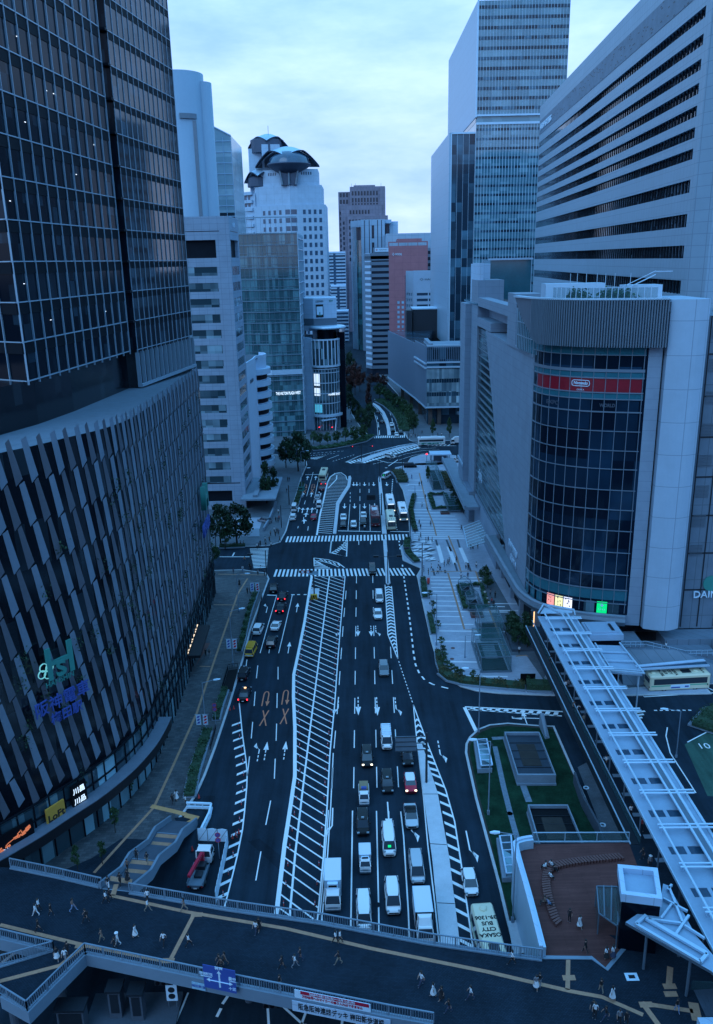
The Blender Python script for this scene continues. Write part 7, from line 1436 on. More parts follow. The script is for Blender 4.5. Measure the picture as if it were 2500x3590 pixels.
def crowd(area,group,items,z,pose_default='w'):
 "items: (px, py, kind, top, bottom, heading)"
 ps=[]
 for it in items:
  px,py,kd,tc,bc,hd=it[:6];zz=it[6]if len(it)>6 else z;c=G(px,py,zz);ps.append((px,py,kd,tc,bc,hd,c,zz))
 keys={}
 for p in ps:keys.setdefault((p[2],p[3],p[4]),[]).append(p)
 for ky,lst in keys.items():
  lst.sort(key=lambda p:p[0])
  for i,(px,py,kd,tc,bc,hd,c,zz)in enumerate(lst):
   what=f'person in {CN[tc]} top and {CN[bc]} {"skirt" if kd in "dk" else "trousers"} '+{'w':'walking','s':'striding','t':'standing','d':'walking','h':'with hat','b':'with backpack','q':'sitting','k':'standing'}[kd]
   lab=f'{what} {area}' if len(lst)==1 else f'{ordn(i)} from left, {what} {area}'
   r=PK[kd].put((c.x,c.y,zz),rad(hd),lab,group,0.94+0.1*((px*7+py*3)%10)/10)
   for ch in r.children:
    nm=ch.name.split('.')[0]
    if nm=='body':
     for sl,mm in((1,'cloth_'+CN[tc]),(2,'cloth_'+CN[bc])):ch.material_slots[sl].link='OBJECT';ch.material_slots[sl].material=MT[mm]
    elif nm=='skirt':ch.material_slots[0].link='OBJECT';ch.material_slots[0].material=MT['cloth_'+CN[bc]]
def Z0(l):return[(x/2,2900+y/2,k,t,b,h)for x,y,k,t,b,h in l]
deckp=Z0([(275,590,'w','W','B',90),(254,622,'s','W','W',80),(360,620,'w','B','B',-100),(515,590,'s','R','U',-80),(605,668,'b','B','B',95),(272,735,'s','B','B',-90),(715,800,'w','R','K',100),(828,832,'h','W','W',90),(806,860,'w','B','B',120),(950,772,'d','W','W',-100),(1150,825,'b','W','B',170),(1325,838,'s','W','B',-80),(745,533,'s','W','B',80),(772,512,'w','B','B',-70),(1037,522,'w','W','B',170),(1037,588,'s','W','K',-95),(1293,588,'s','R','K',90),(760,428,'w','B','W',15),(845,408,'w','B','B',180),(897,386,'k','B','B',170),(402,932,'d','B','W',200),(460,945,'w','W','G',185),(478,892,'w','B','B',0),(1540,985,'w','B','B',120),(1578,968,'s','R','R',90),(1553,1005,'b','R','B',130)])
deckp+=[(700+x/2,2990+y/2,k,t,b,h)for x,y,k,t,b,h in((395,565,'w','W','N',150),(417,545,'d','B','B',160),(580,815,'s','B','B',80),(668,802,'s','W','G',-80),(708,760,'w','B','N',80),(955,635,'s','W','B',60),(985,632,'w','W','B',-100),(975,782,'s','B','K',90),(562,955,'t','B','G',-120),(1556,930,'b','W','N',120))]
deckp+=[(1700+x/2,2900+y/2,k,t,b,h)for x,y,k,t,b,h in((190,962,'s','W','B',80),(358,1135,'d','G','W',170),(382,1117,'w','B','G',-20),(813,1158,'w','B','K',10),(893,1212,'d','W','W',20),(772,1328,'w','W','B',150),(757,1310,'b','B','B',150),(846,1358,'s','B','N',90),(940,1379,'w','G','B',170),(990,1385,'w','B','B',170),(1345,1295,'w','B','U',190))]
deckp+=[(1477,3452,'w','W','N',100),(1519,3494,'d','W','W',60),(1548,3507,'d','B','B',100),(1573,3550,'s','B','N',90),(1650,3506,'s','W','N',80)]
crowd('on the footbridge','people walking on the footbridge',deckp,DZ+.01)
crowd('on the brown terrace','people on the brown terrace',[(1700+x/2,2900+y/2,k,t,b,h)for x,y,k,t,b,h in((592,662,'t','B','B',150),(663,707,'d','W','W',200),(703,882,'w','B','B',30),(850,930,'k','W','B',20),(897,925,'k','W','N',20))],DZ+.04)
crowd('on the zigzag bench','people sitting on the zigzag bench',[(1700+x/2,2900+y/2,'q',t,b,h)for x,y,t,b,h in((425,300,'W','B',60),(462,290,'W','N',-60),(485,322,'B','B',-60),(458,372,'W','B',-70),(418,545,'R','B',80),(443,562,'U','B',-90))],DZ+.04)
crowd('on the staircase','people on the stairs',[(480,3015,'t','B','B',180,4.7),(517,3028,'w','B','K',10,4.7),(448,3052,'w','R','B',175,5.6)],5)
crowd('under the covered walkway','people under the covered walkway',[(1800+x*.4378,2100+y*.4378,k,t,b,h)for x,y,k,t,b,h in((300,515,'d','B','B',0),(418,730,'w','W','B',180),(438,720,'w','G','B',170),(484,890,'w','R','B',180),(520,925,'b','W','B',0),(560,1005,'w','K','B',180),(740,1340,'t','W','B',90))]+[(2210,2862,'w','W','B',0),(2248,2910,'w','E','B',180),(2252,3012,'w','B','B',90),(2277,3042,'h','G','B',170)],DZ+.03)
A15=[(900+x/2,1500+y/2,k,t,b,h)for x,y,k,t,b,h in((1087,360,'d','U','U',0),(1140,410,'w','B','B',10),(1157,405,'w','B','N',20),(1183,500,'w','B','B',0),(1160,557,'s','W','B',120),(1140,680,'w','B','B',0),(1150,710,'t','B','N',0),(1220,690,'w','G','B',180),(1138,800,'w','W','B',90),(1150,775,'w','B','B',90),(1187,810,'t','B','B',90),(1203,800,'w','N','B',200),(1230,805,'t','W','B',0),(1110,740,'w','B','B',0),(1500,855,'t','B','B',0),(1515,850,'w','W','B',90),(1550,850,'t','B','K',10),(1435,720,'s','B','B',80))]
B19=[(1300+x/2,1900+y/2,k,t,b,h)for x,y,k,t,b,h in((425,195,'w','W','B',90),(405,232,'t','B','B',100),(372,210,'t','N','B',90),(468,225,'w','W','B',90),(485,210,'b','B','B',90),(475,180,'w','W','N',90),(515,175,'t','B','B',100),(540,165,'s','B','B',90),(550,155,'w','B','G',80),(600,145,'w','R','B',0),(667,190,'t','W','B',10),(683,198,'t','B','B',0),(632,258,'s','W','B',-40),(680,258,'w','N','G',180),(740,185,'w','W','B',0),(765,235,'s','B','B',-60),(700,55,'t','B','B',0),(716,52,'t','W','B',0),(800,385,'w','W','B',0),(817,430,'w','W','B',30),(828,455,'k','W','R',10),(848,440,'w','E','B',0),(862,460,'d','B','B',0),(1040,785,'t','W','B',180),(838,380,'t','G','B',0),(872,395,'t','B','B',0))]
crowd('on the pale plaza','people on the pale plaza',A15+B19,KERB+.01)
crowd('at the left corner','people on the left pavements',[(600+x*.3753,1600+y*.3753,k,t,b,h)for x,y,k,t,b,h in((1090,235,'t','B','B',0),(1105,235,'w','B','N',0),(1080,340,'w','B','G',0),(1005,540,'w','W','B',180),(980,615,'b','B','B',0),(1010,600,'w','E','B',0),(1000,620,'w','N','B',0),(965,710,'w','W','B',180),(990,720,'w','B','B',180),(975,750,'b','B','B',180),(1005,735,'w','N','B',180),(1015,800,'s','R','B',-90),(930,745,'w','R','B',0),(935,850,'w','W','B',180),(885,850,'t','B','G',180),(920,800,'t','R','B',180),(880,800,'w','W','B',90),(805,865,'w','W','B',180),(820,860,'w','N','B',180),(835,840,'t','B','B',180),(650,840,'w','B','B',90),(680,840,'w','G','B',90),(583,1095,'w','N','N',0),(670,1080,'w','W','U',0),(735,1050,'w','B','B',0),(748,1072,'t','B','B',0),(812,1110,'t','G','B',0),(838,1075,'s','W','B',60),(875,1115,'t','B','B',-90),(688,990,'s','O','N',120))],KERB+.01)
crowd('on the brown pavement','people on the brown left pavement',[(840,2056,'d','B','B',0),(868,2083,'w','B','B',180),(878,2083,'w','N','B',180),(722,2301,'w','B','B',180),(735,2304,'w','B','G',180),(606,2816,'b','B','B',0),(620,2806,'d','W','W',0),(652,2822,'t','W','B',90)],KERB+.02)
crowd('at the far right corner','people at the far corner',[(1435,1532,'w','B','B',90),(1442,1534,'w','W','B',90),(1456,1535,'t','B','B',0),(1465,1533,'w','G','B',90),(1480,1521,'s','B','B',90),(1535,1530,'w','N','B',0),(1548,1530,'w','W','B',0),(1226,1481,'w','W','W',0),(1232,1482,'w','G','B',0),(1216,1490,'t','B','B',0),(1250,1620,'t','N','B',0),(1543,1607,'w','W','B',0)],KERB+.01)
crowd('at the bus stop','people waiting at the bus stop',[(2165,2380,'w','W','B',90),(2185,2378,'t','B','B',0),(2203,2380,'w','G','B',0),(2216,2376,'t','B','N',0),(2150,2372,'w','B','B',0),(2334,2278,'s','W','B',20,3.4)],.16)
leafmat('leaf_dark',(0.010,0.028,0.016),(0.032,0.075,0.035));leafmat('leaf_mid',(0.018,0.045,0.020),(0.05,0.11,0.045));leafmat('leaf_red',(0.035,0.015,0.014),(0.085,0.030,0.026));leafmat('leaf_bronze',(0.03,0.035,0.016),(0.085,0.075,0.03));mat('bark',(0.05,0.04,0.035),0.9,var=0.3,scale=3,world=False)
def make_tree(seed,H=1.0,shape='broad',leaf='leaf_dark',name='tree'):
 "unit tree, one metre tall times H"
 r=random.Random(seed);root=proto(name,'tree');g=MB();th={'broad':.30,'tall':.22,'cone':.16,'small':.38}[shape];g.tube((0,0,-.01),(.01,.0,th),.030,.022,7);g.tube((.01,0,th),(.0,.01,.72),.022,.006,6)
 cl=[];W={'broad':.42,'tall':.25,'cone':.20,'small':.34}[shape]
 for k in range(36 if shape!='small' else 20):
  t=r.uniform(0,1);z=th+.05+t*(.93-th);pr={'broad':math.sin(math.pi*min(1,.18+.82*t))**.6,'tall':(1-abs(2*t-.8)**2.2*.75),'cone':1.05-t,'small':math.sin(math.pi*(.15+.8*t))}[shape];pr=max(.12,pr);a=r.uniform(0,6.28);d=W*pr*math.sqrt(r.uniform(.15,1));cl.append((d*math.cos(a),d*math.sin(a),z,r.uniform(.08,.15)*(1.1 if shape=='broad' else .85)))
 for x,y,z,s in cl[:9]:g.tube((.0,0,max(th*.8,z-.22)),(x*.85,y*.85,z),.011,.004,5)
 g.build('trunk','bark',root);g=MB()
 for x,y,z,s in cl:
  for j in range(40 if shape!='small' else 30):
   v=Vector((r.gauss(0,1),r.gauss(0,1),r.gauss(0,.75))).normalized()*(s*r.uniform(.45,1.12));c=Vector((x,y,z))+v;a=r.uniform(.022,.052);n=(v.normalized()+Vector((r.gauss(0,.5),r.gauss(0,.5),r.gauss(0,.5)))).normalized();ax=n.cross(Vector((r.gauss(0,1),r.gauss(0,1),r.gauss(0,1)))).normalized();bx=n.cross(ax);ax*=a;bx*=a*.7
   g.add([c-ax,c-bx,c+ax,c+bx],[(0,1,2,3)])
 g.build('crown',leaf,root);return Maker(root)
TB1=make_tree(1);TB2=make_tree(2);TT1=make_tree(3,shape='tall',leaf='leaf_mid');TT2=make_tree(4,shape='tall');TS=make_tree(5,shape='small',leaf='leaf_mid');TR_=make_tree(6,shape='cone',leaf='leaf_red',name='red_tree');TB3=make_tree(7,leaf='leaf_mid');TRB=make_tree(8,leaf='leaf_red',name='red_tree')
def tree(mk,bx,by,ty,w=None,label=None,group=None,z=0.1):
 b=G(bx,by,z);h=max(1.2,D(bx,ty,b.y).z-z);k=1.0
 if w:k=(w/FPX*(b.y*.95))/(h*.84)
 return mk.put((b.x,b.y,z),RND.uniform(0,6.28),label,group,(h*max(.5,min(1.9,k)),h*max(.5,min(1.9,k)),h))
tree(TB1,832,1914,1772,120,'large dark green street tree at the left corner behind the zebra crossing');tree(TB2,775,1915,1776,100,'dark green street tree left of the large corner tree');tree(TS,790,1925,1860,60,'low reddish green bush tree beside the podium end');tree(TB3,745,1985,1900,55,'small dark tree at the end of the podium wall')
tree(TT2,935,1765,1620,62,'tall narrow dark tree beside the concrete office block');tree(TT2,962,1752,1640,58,'tall dark tree right of the narrow one, by the left pavement')
tree(TB1,1003,1640,1535,66,'left tree of the big dark clump by the balcony building');tree(TB2,1046,1652,1520,92,'biggest tree of the dark clump by the balcony building');tree(TB1,1072,1634,1538,54,'right tree of the dark clump beside the junction')
for i,(x,y,t_,w_)in enumerate(((1100,1558,1512,30),(1122,1562,1518,34),(1150,1560,1516,30),(1182,1556,1512,36),(1212,1548,1500,28),(1242,1556,1496,44),(1274,1544,1490,34))):tree(TB3,x,y,t_,w_,f'{ordn(i)} small tree from left in the row behind the far round hedge','small trees behind the round hedge')
for i,(x,y,t_,w_)in enumerate(((1268,1500,1432,44),(1296,1490,1418,46),(1250,1472,1405,40),(1230,1452,1380,36),(1222,1432,1350,36),(1285,1518,1452,42))):tree(TB2 if i%2 else TB1,x,y,t_,w_,f'{ordn(i)} dark tree in the median grove of the far avenue','dark trees left of the far avenue')
tree(TR_,1293,1438,1345,48,'dark red pointed tree in the middle of the far avenue')
for i,(x,y,t_,w_)in enumerate(((1222,1400,1290,46),(1245,1385,1275,44),(1262,1372,1285,40),(1228,1340,1240,40),(1300,1352,1312,36),(1322,1350,1310,34),(1345,1362,1316,34))):tree(TRB if i not in(3,)else TB2,x,y,t_,w_,f'{ordn(i)} rusty red tree in the far grove under the towers','rusty trees at the far end')
for i,(x,y,t_,w_)in enumerate(((1332,1398,1345,46),(1352,1402,1362,38),(1386,1436,1382,40),(1404,1448,1394,44),(1424,1462,1406,44),(1436,1484,1424,40),(1446,1502,1442,40),(1450,1522,1456,38),(1366,1415,1372,36))):tree(TB3,x,y,t_,w_,f'{ordn(i)} green tree in the row along the fin clad building','green trees right of the far avenue')
tree(TT1,1518,1532,1470,30,'slim green tree under the fin clad building, left of two');tree(TT1,1575,1534,1464,30,'slim green tree under the fin clad building, right of two')
for i,(x,y,t_,w_)in enumerate(((1798,2240,2160,66),(1838,2250,2150,64),(1818,2272,2190,60),(1848,2278,2205,50),(1795,2205,2145,50))):tree(TB1 if i%2 else TB2,x,y,t_,w_,f'{ordn(i)} dark tree in the clump at the foot of the drum','dark trees at the foot of the drum')
tree(TB3,1700,2040,1985,44,'dark tree by the store wall, upper of two');tree(TB3,1710,2062,2020,40,'dark tree by the store wall, lower of two');tree(TT1,1500,1690,1635,26,'thin young tree at the far plaza escalator')
for i,(x,y,t_,w_)in enumerate(((1590,1735,1700,40),(1600,1762,1722,44),(1612,1790,1748,40),(1625,1800,1760,36))):tree(TB2,x,y,t_,w_,f'{ordn(i)} dark tree in the row under the left store wall','dark trees under the store wall')
for i,(x,y,t_,w_)in enumerate(((315,2815,2765,46),(405,2920,2830,60),(460,2795,2735,46),(360,3030,2950,54),(275,3060,2965,58))):tree(TS,x,y,t_,w_,f'{ordn(i)} potted shrub along the curved shop front','potted shrubs along the shop front')
leafmat('hedge_leaf',(0.016,0.045,0.024),(0.045,0.11,0.05));leafmat('hedge_bronze',(0.03,0.035,0.015),(0.10,0.085,0.03))
def hedge(pl,w,h,label,leaf='hedge_leaf',z=KERB,dens=26,name='hedge'):
 A=Arc(pl);q=A.at(A.L/2);r=thing(name,label,'hedge',(q.x,q.y,z));g=MB();g.wallstrip(pl,z-.02,z+.3,w+.3);g.build('planter','concrete',r);g=MB();rr=random.Random(int(A.L*100));n=int(min(9000,A.L*w*dens*2.2));s_=.10+min(.14,A.L/400)
 for k in range(n):
  u=rr.uniform(0,A.L);o=rr.uniform(-w/2,w/2);p=A.at(u,o);lump=.8+.25*math.sin(u*1.7+1)+.1*math.sin(u*5.1);c=Vector((p.x,p.y,z+.25+(h-.25)*lump*(rr.uniform(.2,1)**.5)));a=Vector((rr.gauss(0,1),rr.gauss(0,1),rr.gauss(0,.6))).normalized()*rr.uniform(s_*.6,s_*1.3);b=a.cross(Vector((rr.gauss(0,1),rr.gauss(0,1),1))).normalized()*a.length*.7;g.add([c-a,c-b,c+a,c+b],[(0,1,2,3)])
 g.build('foliage',leaf,r);g=MB();g.wallstrip(pl,z+.2,z+h*.72,w*.8);g.build('inner_growth','hedge_green',r);return r
LH_=[(900,2075),(880,2130),(868,2170),(850,2250),(838,2290)]
hedge(P2(LH_),1.1,1.1,'clipped green hedge along the left kerb, farther stretch');hedge(P2([(790,2425),(770,2480),(758,2530)]),1.2,1.1,'clipped green hedge on the left kerb by the round road signs');hedge(P2([(728,2570),(705,2640),(680,2720),(665,2800)]),1.6,1.0,'broad green hedge on the left kerb near the works fence')
hedge(P2([(1535,2290),(1540,2330),(1552,2362)]),1.2,1.0,'bronze green hedge at the plaza kerb before the bend','hedge_bronze');hedge(P2([(1552,2362),(1580,2385),(1625,2396),(1700,2404),(1780,2411),(1840,2416)]),2.2,1.3,'long mixed hedge curving along the plaza corner','hedge_bronze');hedge(P2([(1845,2416),(1890,2418),(1930,2419)]),2.6,1.9,'dark tall hedge at the right end of the plaza corner')
hedge(P2([(1483,2035),(1490,2100)]),1.3,1.0,'dark hedge strip along the plaza kerb, just past the crossing');hedge(P2([(1506,2160),(1520,2228)]),1.1,1.0,'dark hedge strip along the plaza kerb, middle of three');hedge(P2([(1430,1895),(1425,1922),(1432,1945),(1462,1975)]),1.8,1.1,'angular hedge round the mosaic paving by the crossing');hedge(P2([(1452,1740),(1440,1790),(1448,1840),(1456,1865)]),1.4,1.0,'hedge strip on the plaza edge beside the white green buses');hedge(P2([(1392,1656),(1408,1678),(1412,1695)]),4.0,1.4,'bronze planted tip of the far plaza kerb','hedge_bronze')
for i,(x,y)in enumerate(((1506,2098),(1517,2135),(1524,2165),(1536,2206),(1546,2265),(1552,2296),(1556,2318),(1560,2335),(1571,2350),(1582,2360),(1598,2372),(1615,2380),(1660,2385))):
 c=G(x,y,KERB);r=TS.put((c.x,c.y,KERB),i*1.3,f'{ordn(i)} round clipped bush from the crossing along the plaza kerb','round bushes along the plaza kerb',(2.2,2.2,2.0))
def ring_hedge(px,w,h,label,zin='grass'):
 p=P2(px);r=hedge(p+[p[0]],w,h,label);return r
ring_hedge([(1607,2060),(1688,2058),(1706,2135),(1630,2140)],1.0,1.0,'rectangular hedge ring round the gabled glass skylights');ring_hedge([(1506,1738),(1560,1738),(1580,1785),(1522,1788)],1.4,1.0,'rectangular hedge ring in the upper plaza');hedge(P2([(1550,1662),(1570,1690),(1580,1715)]),3.0,1.2,'planted bed by the far escalator house','hedge_bronze')
g=MB();g.prism(P2([(1762,2192),(1795,2285),(1872,2283),(1800,2160)],KERB),KERB,KERB+.5,0);tag(g.build('tree_planter','concrete_dark'),'triangular stone planter under the dark trees by the drum','planter')
hedge(P2([(1095,1578),(1160,1572),(1220,1560),(1270,1548),(1298,1530)]),4.5,1.2,'long round hedge on the far corner of the junction');hedge(P2([(1330,1408),(1360,1424),(1392,1452),(1408,1478),(1420,1515)]),5,1.6,'dark undergrowth along the right side of the far avenue');hedge([(54,113.5),(58,118),(62,119)],5.0,1.1,'oval hedge island on the bus terminal road');hedge(P2([(1060,1700),(1050,1735),(1036,1780)]),1.6,1.0,'hedge strip on the far left kerb')
hedge(P2([(770,1922),(860,1918)]),1.8,1.0,'low hedge under the trees at the left corner')
for i,(x,y,w_)in enumerate(((1672,2160,2.6),(1560,1800,2.6))):
 c=G(x,y,KERB);r=thing('planter_bench',('brown planter bench at the near end of the hedge ring','brown planter bench below the upper hedge ring')[i],'planter',(c.x,c.y,KERB));g=MB();g.box(c.x-w_/2,c.x+w_/2,c.y-1,c.y+1,KERB,KERB+.55);g.build('box','bench_wood',r);g=MB();g.box(c.x-w_/2+.3,c.x+w_/2-.3,c.y-.7,c.y+.7,KERB+.55,KERB+.6);g.build('soil','soil',r)
def lamp(kind='arm',h=9.0,arm=1.9):
 root=proto('street_lamp','street lamp');g=MB();g.tube((0,0,0),(0,0,h),.10,.06,8);g.build('pole','rail_paint',root);g=MB();g.tube((0,0,h-.05),(arm,0,h+.25),.05,.045,6);g.build('arm','rail_paint',root);g=MB();g.loft([[(arm-.1,-.12,h+.18),(arm-.1,.12,h+.18),(arm-.1,.12,h+.3),(arm-.1,-.12,h+.3)],[(arm+.5,-.2,h+.16),(arm+.5,.2,h+.16),(arm+.5,.17,h+.34),(arm+.5,-.17,h+.34)],[(arm+1.0,-.08,h+.2),(arm+1.0,.08,h+.2),(arm+1.0,.06,h+.3),(arm+1.0,-.06,h+.3)]]);g.build('lamp_head','white_paint',root);g=MB();g.box(-.16,.16,-.16,.16,0,.5);g.build('base','rail_paint',root);return Maker(root)
LM=lamp()
for x,y,ty,rz,lab in((817,2330,2137,15,'street lamp on the brown pavement by the entrance canopy'),(722,2560,2388,15,'street lamp on the brown pavement with a pair of banners'),(838,2145,2010,0,'street lamp at the corner of the brown pavement'),(1678,2565,2340,180,'street lamp standing in the road bend before the lawn'),(1530,2262,2076,180,'street lamp among the bushes of the plaza kerb'),(1712,2855,2590,180,'street lamp on the lawn beside the gravel path'),(1797,3232,2915,180,'tall street lamp beside the terrace wall'),(2370,2655,2488,170,'street lamp on the oval hedge of the terminal road'),(1630,2305,2232,0,'short lamp post on the empty plaza paving'),(1455,1760,1700,180,'street lamp on the plaza beside the far buses'),(1060,1745,1640,0,'street lamp on the far left pavement'),(1058,1668,1580,0,'street lamp by the dark tree clump')):
 c=G(x,y,.15);h=(D(x,ty,c.y).z-.15)/9.3;LM.put((c.x,c.y,.15),rad(rz),lab,'street lamps',(1,1,max(.5,h)))
def signal(arm=4.0,h=6.5,red=False,green=False,two=False):
 root=proto('traffic_signal','traffic signal');g=MB();g.tube((0,0,0),(0,0,h+1.2),.13,.10,8);g.build('pole','pole_dark',root)
 for s in((1,-1)if two else(1,)):
  g=MB();g.tube((0,0,h),(s*arm,0,h+.15),.06,.05,6);g.build('arm','pole_dark',root);g=MB();x=s*(arm-.3);g.box(x-.62,x+.62,-.14,.14,h-.1,h+.36);hd=g.build('signal_head','pole_dark',root)
  for k in range(3):g=MB();g.tube((x-.4+.4*k,-.15,h+.13),(x-.4+.4*k,-.2,h+.13),.13,.13,10);g.build('lens',('lamp_red' if red and k==2 else 'lamp_green' if green and k==0 else 'black'),hd)
 return Maker(root)
SG=signal();SGR=signal(red=True,two=True);SG2=signal(two=True,arm=3.0)
for mk,x,y,ty,rz,lab in((SG2,1360,2046,1935,0,'double armed traffic signal on the narrow median between the crossings'),(SGR,1268,1618,1556,0,'far median traffic signal with a glowing red light'),(SG,1331,1690,1612,180,'dark traffic signal pole at the tip of the upper median'),(SG,1411,1650,1592,180,'traffic signal pole at the far plaza tip'),(SG,935,2018,1930,180,'traffic signal pole at the left end of the nearer crossing'),(SG,987,1850,1772,0,'traffic signal pole at the left end of the farther crossing'),(SG,1014,1770,1705,0,'pole with an arm on the far left pavement'),(SG,1438,1890,1795,180,'signal pole among people at the plaza end of the farther crossing'),(SG,1432,1562,1510,180,'traffic signal by the far zebra crossing'),(SG,1480,2020,1905,180,'signal pole at the plaza end of the nearer crossing'),(SG,758,1925,1870,0,'signal pole beneath the left corner trees')):
 c=G(x,y,.1);h=(D(x,ty,c.y).z)/7.7;mk.put((c.x,c.y,.05),rad(rz),lab,'traffic signals',(1,1,max(.6,min(1.7,h))))
g=MB();c=G(1496,1612,2.5);
def gantry(bx,by,sx0,sx1,sy0,sy1,label,m):
 b=G(bx,by,.2);p0,p1=D(sx0,sy0,b.y),D(sx1,sy1,b.y);r=thing('sign_gantry',label,'sign gantry',(b.x,b.y,.2));g=MB();zt_=max(p0.z,p1.z)+.1;g.tube((b.x,b.y,.2),(b.x,b.y,zt_+.3),.18,.14,10);g.build('pole','pole_dark',r);g=MB();zl,zh=min(p0.z,p1.z),max(p0.z,p1.z)
 for z in lin(zl+.15,zh-.15,2):g.bar((p0.x,b.y,z),(b.x,b.y,z),.1)
 g.build('arm','pole_dark',r);g=MB();g.box(min(p0.x,p1.x),max(p0.x,p1.x),b.y-.2,b.y-.12,zl,zh,0);g.build('sign_panel',m,r);g=MB()
 for z in lin(zl+.1,zh-.1,3):g.bar((p0.x,b.y-.24,z),(p1.x,b.y-.24,z),.08)
 g.build('panel_ribs','pole_dark',r);return r
gantry(1495,2742,1386,1460,2580,2632,'dark sign gantry seen from behind on the near median','steel_grey');gantry(1338,1806,1285,1316,1735,1752,'sign gantry seen from behind on the upper median','steel_dark')
r=gantry(1014,1768,1048,1068,1705,1722,'green direction sign on an arm over the far left lanes','sign_teal')
r=thing('hazard_post','signal post with a black and yellow striped block on the hatched strip','post',tuple(G(1101,2100)));c=G(1101,2100);top=D(1101,1955,c.y).z;g=MB();g.box(c.x-1.0,c.x+1.0,c.y+.3,c.y+5.5,0,.3);g.build('island','island_concrete',r);g=MB();g.tube((c.x,c.y+1.8,.3),(c.x,c.y+1.8,top),.16,.12,8);g.build('pole','pole_dark',r);g=MB();g.box(c.x-.75,c.x+.75,c.y-.3,c.y+.4,0,1.1);g.build('block','car_yellow',r);g=MB()
for k in range(4):s=(-.75+.4*k);g.add([(c.x+s,c.y-.31,.1),(c.x+s+.2,c.y-.31,.1),(c.x+s+(.35 if k<2 else .05),c.y-.31,1.0),(c.x+s+(.15 if k<2 else-.15),c.y-.31,1.0)],[(0,1,2,3)])
g.build('stripes','black',r);g=MB();g.box(c.x-1.0,c.x+1.0,c.y+1.6,c.y+1.65,top*.52,top*.52+.9);g.build('sign_panel','window_pale',r);g=MB();g.box(c.x-3.2,c.x-.2,c.y+1.6,c.y+1.7,top-.7-3.5,top-.1-3.5,0);g.build('signal_arm','pole_dark',r)
for i,dx in enumerate((-2.4,-1.2)):
 g=MB();g.tube((c.x+dx,c.y+1.55,top-3.9),(c.x+dx,c.y+1.5,top-3.9),.42,.42,16);g.build('round_sign','red_plastic',r);g=MB();g.tube((c.x+dx,c.y+1.5,top-3.9),(c.x+dx,c.y+1.47,top-3.9),.32,.32,16);g.build('round_sign_face','white_paint',r)
def road_sign():
 root=proto('road_sign','road sign');g=MB();g.tube((0,0,0),(0,0,3.9),.05,.05,6);g.build('pole','rail_paint',root)
 for z in(3.6,2.85):
  g=MB();g.tube((0,-.05,z),(0,-.09,z),.36,.36,18);d_=g.build('sign_disc','red_plastic',root);g=MB();g.tube((0,-.09,z),(0,-.10,z),.28,.28,18);g.build('disc_face','sign_blue',d_);g=MB();g.bar((-.18,-.11,z+.18),(.18,-.11,z-.18),.06,.02);g.build('bar','red_plastic',d_)
 return Maker(root)
RS=road_sign();c=G(757,2540,.15);RS.put((c.x,c.y,.15),0,'pole with two round red and blue signs by the left hedge');c=G(770,3010,.05);RS.put((c.x,c.y,.05),0,'pole with two round signs in the fenced works yard')
def banners(x,y,z,label):
 c=D(x,y,G(x+12,y+190 if y<2300 else y+120).y);r=thing('banner_pair',label,'banners',tuple(c))
 for i,dx in enumerate((-.52,.52)):
  g=MB();g.box(c.x+dx-.36,c.x+dx+.36,c.y,c.y+.03,c.z-.9,c.z+.9);b=g.build('banner','steel_light',r);g=MB();rr=random.Random(i+int(x));[g.lathe((c.x+dx,c.y,c.z),[(0,0)]*2,3)for _ in()]
  for k in range(3):zc=c.z-.5+.5*k;w_=.28;g.hexa([(c.x+dx-w_,c.y-.012,zc-.2),(c.x+dx+w_*.4,c.y-.012,zc-.16),(c.x+dx+w_*.4,c.y,zc-.16),(c.x+dx-w_,c.y,zc-.2)],[(c.x+dx-w_*.3,c.y-.012,zc+.15),(c.x+dx+w_,c.y-.012,zc+.2),(c.x+dx+w_,c.y,zc+.2),(c.x+dx-w_*.3,c.y,zc+.15)])
  g.build('print','sign_blue' if i==0 else 'car_red',b)
 g=MB();g.bar((c.x-1.1,c.y+.02,c.z+.92),(c.x+1.1,c.y+.02,c.z+.92),.05);g.build('rod','rail_paint',r)
banners(708,2523,0,'pair of white banners with blue and red print on the nearest pavement lamp');banners(812,2257,0,'pair of white banners with blue and red print on the middle pavement lamp');banners(893,2058,0,'pair of white banners on the lamp by the corner')
def delin():
 root=proto('delineator','delineator');g=MB();g.tube((0,0,.04),(0,0,.75),.05,.05,6);g.build('post','red_plastic',root);g=MB();g.tube((0,0,0),(0,0,.05),.14,.12,8);g.build('foot','rubber',root);g=MB();g.tube((0,0,.45),(0,0,.6),.054,.054,6);g.build('reflector','white_paint',root);return Maker(root)
DL=delin();Y=181.0
while Y>73:
 for pl,o in((HL,.75),(HR,-.45)):
  x=at_y(pl,Y)
  if x is not None:DL.put((x+o,Y,0),0,'slim red delineator post at the edge of the big hatched strip','red delineators along the hatched strip')
 Y-=3.3
Y=118
while Y>76:
 x=at_y(TG,Y)
 if x is not None:DL.put((x-.5,Y,0),0,'slim red delineator post along the striped work zone line','red delineators along the work zone')
 Y-=3.4
CN_=proto('traffic_cone','traffic cone');g=MB();g.tube((0,0,.04),(0,0,.7),.16,.03,10);g.build('cone','red_plastic',CN_);g=MB();g.box(-.2,.2,-.2,.2,0,.04);g.build('foot','rubber',CN_);CNm=Maker(CN_)
for i,(x,y)in enumerate(((806,2490),(820,2486),(698,2798),(815,2940),(828,2930),(838,2922),(675,2982))):c=G(x,y,.14 if x<700 else 0);CNm.put((c.x,c.y,c.z),0,'small red traffic cone at the edge of the work zone','traffic cones of the work zone')
g=MB();
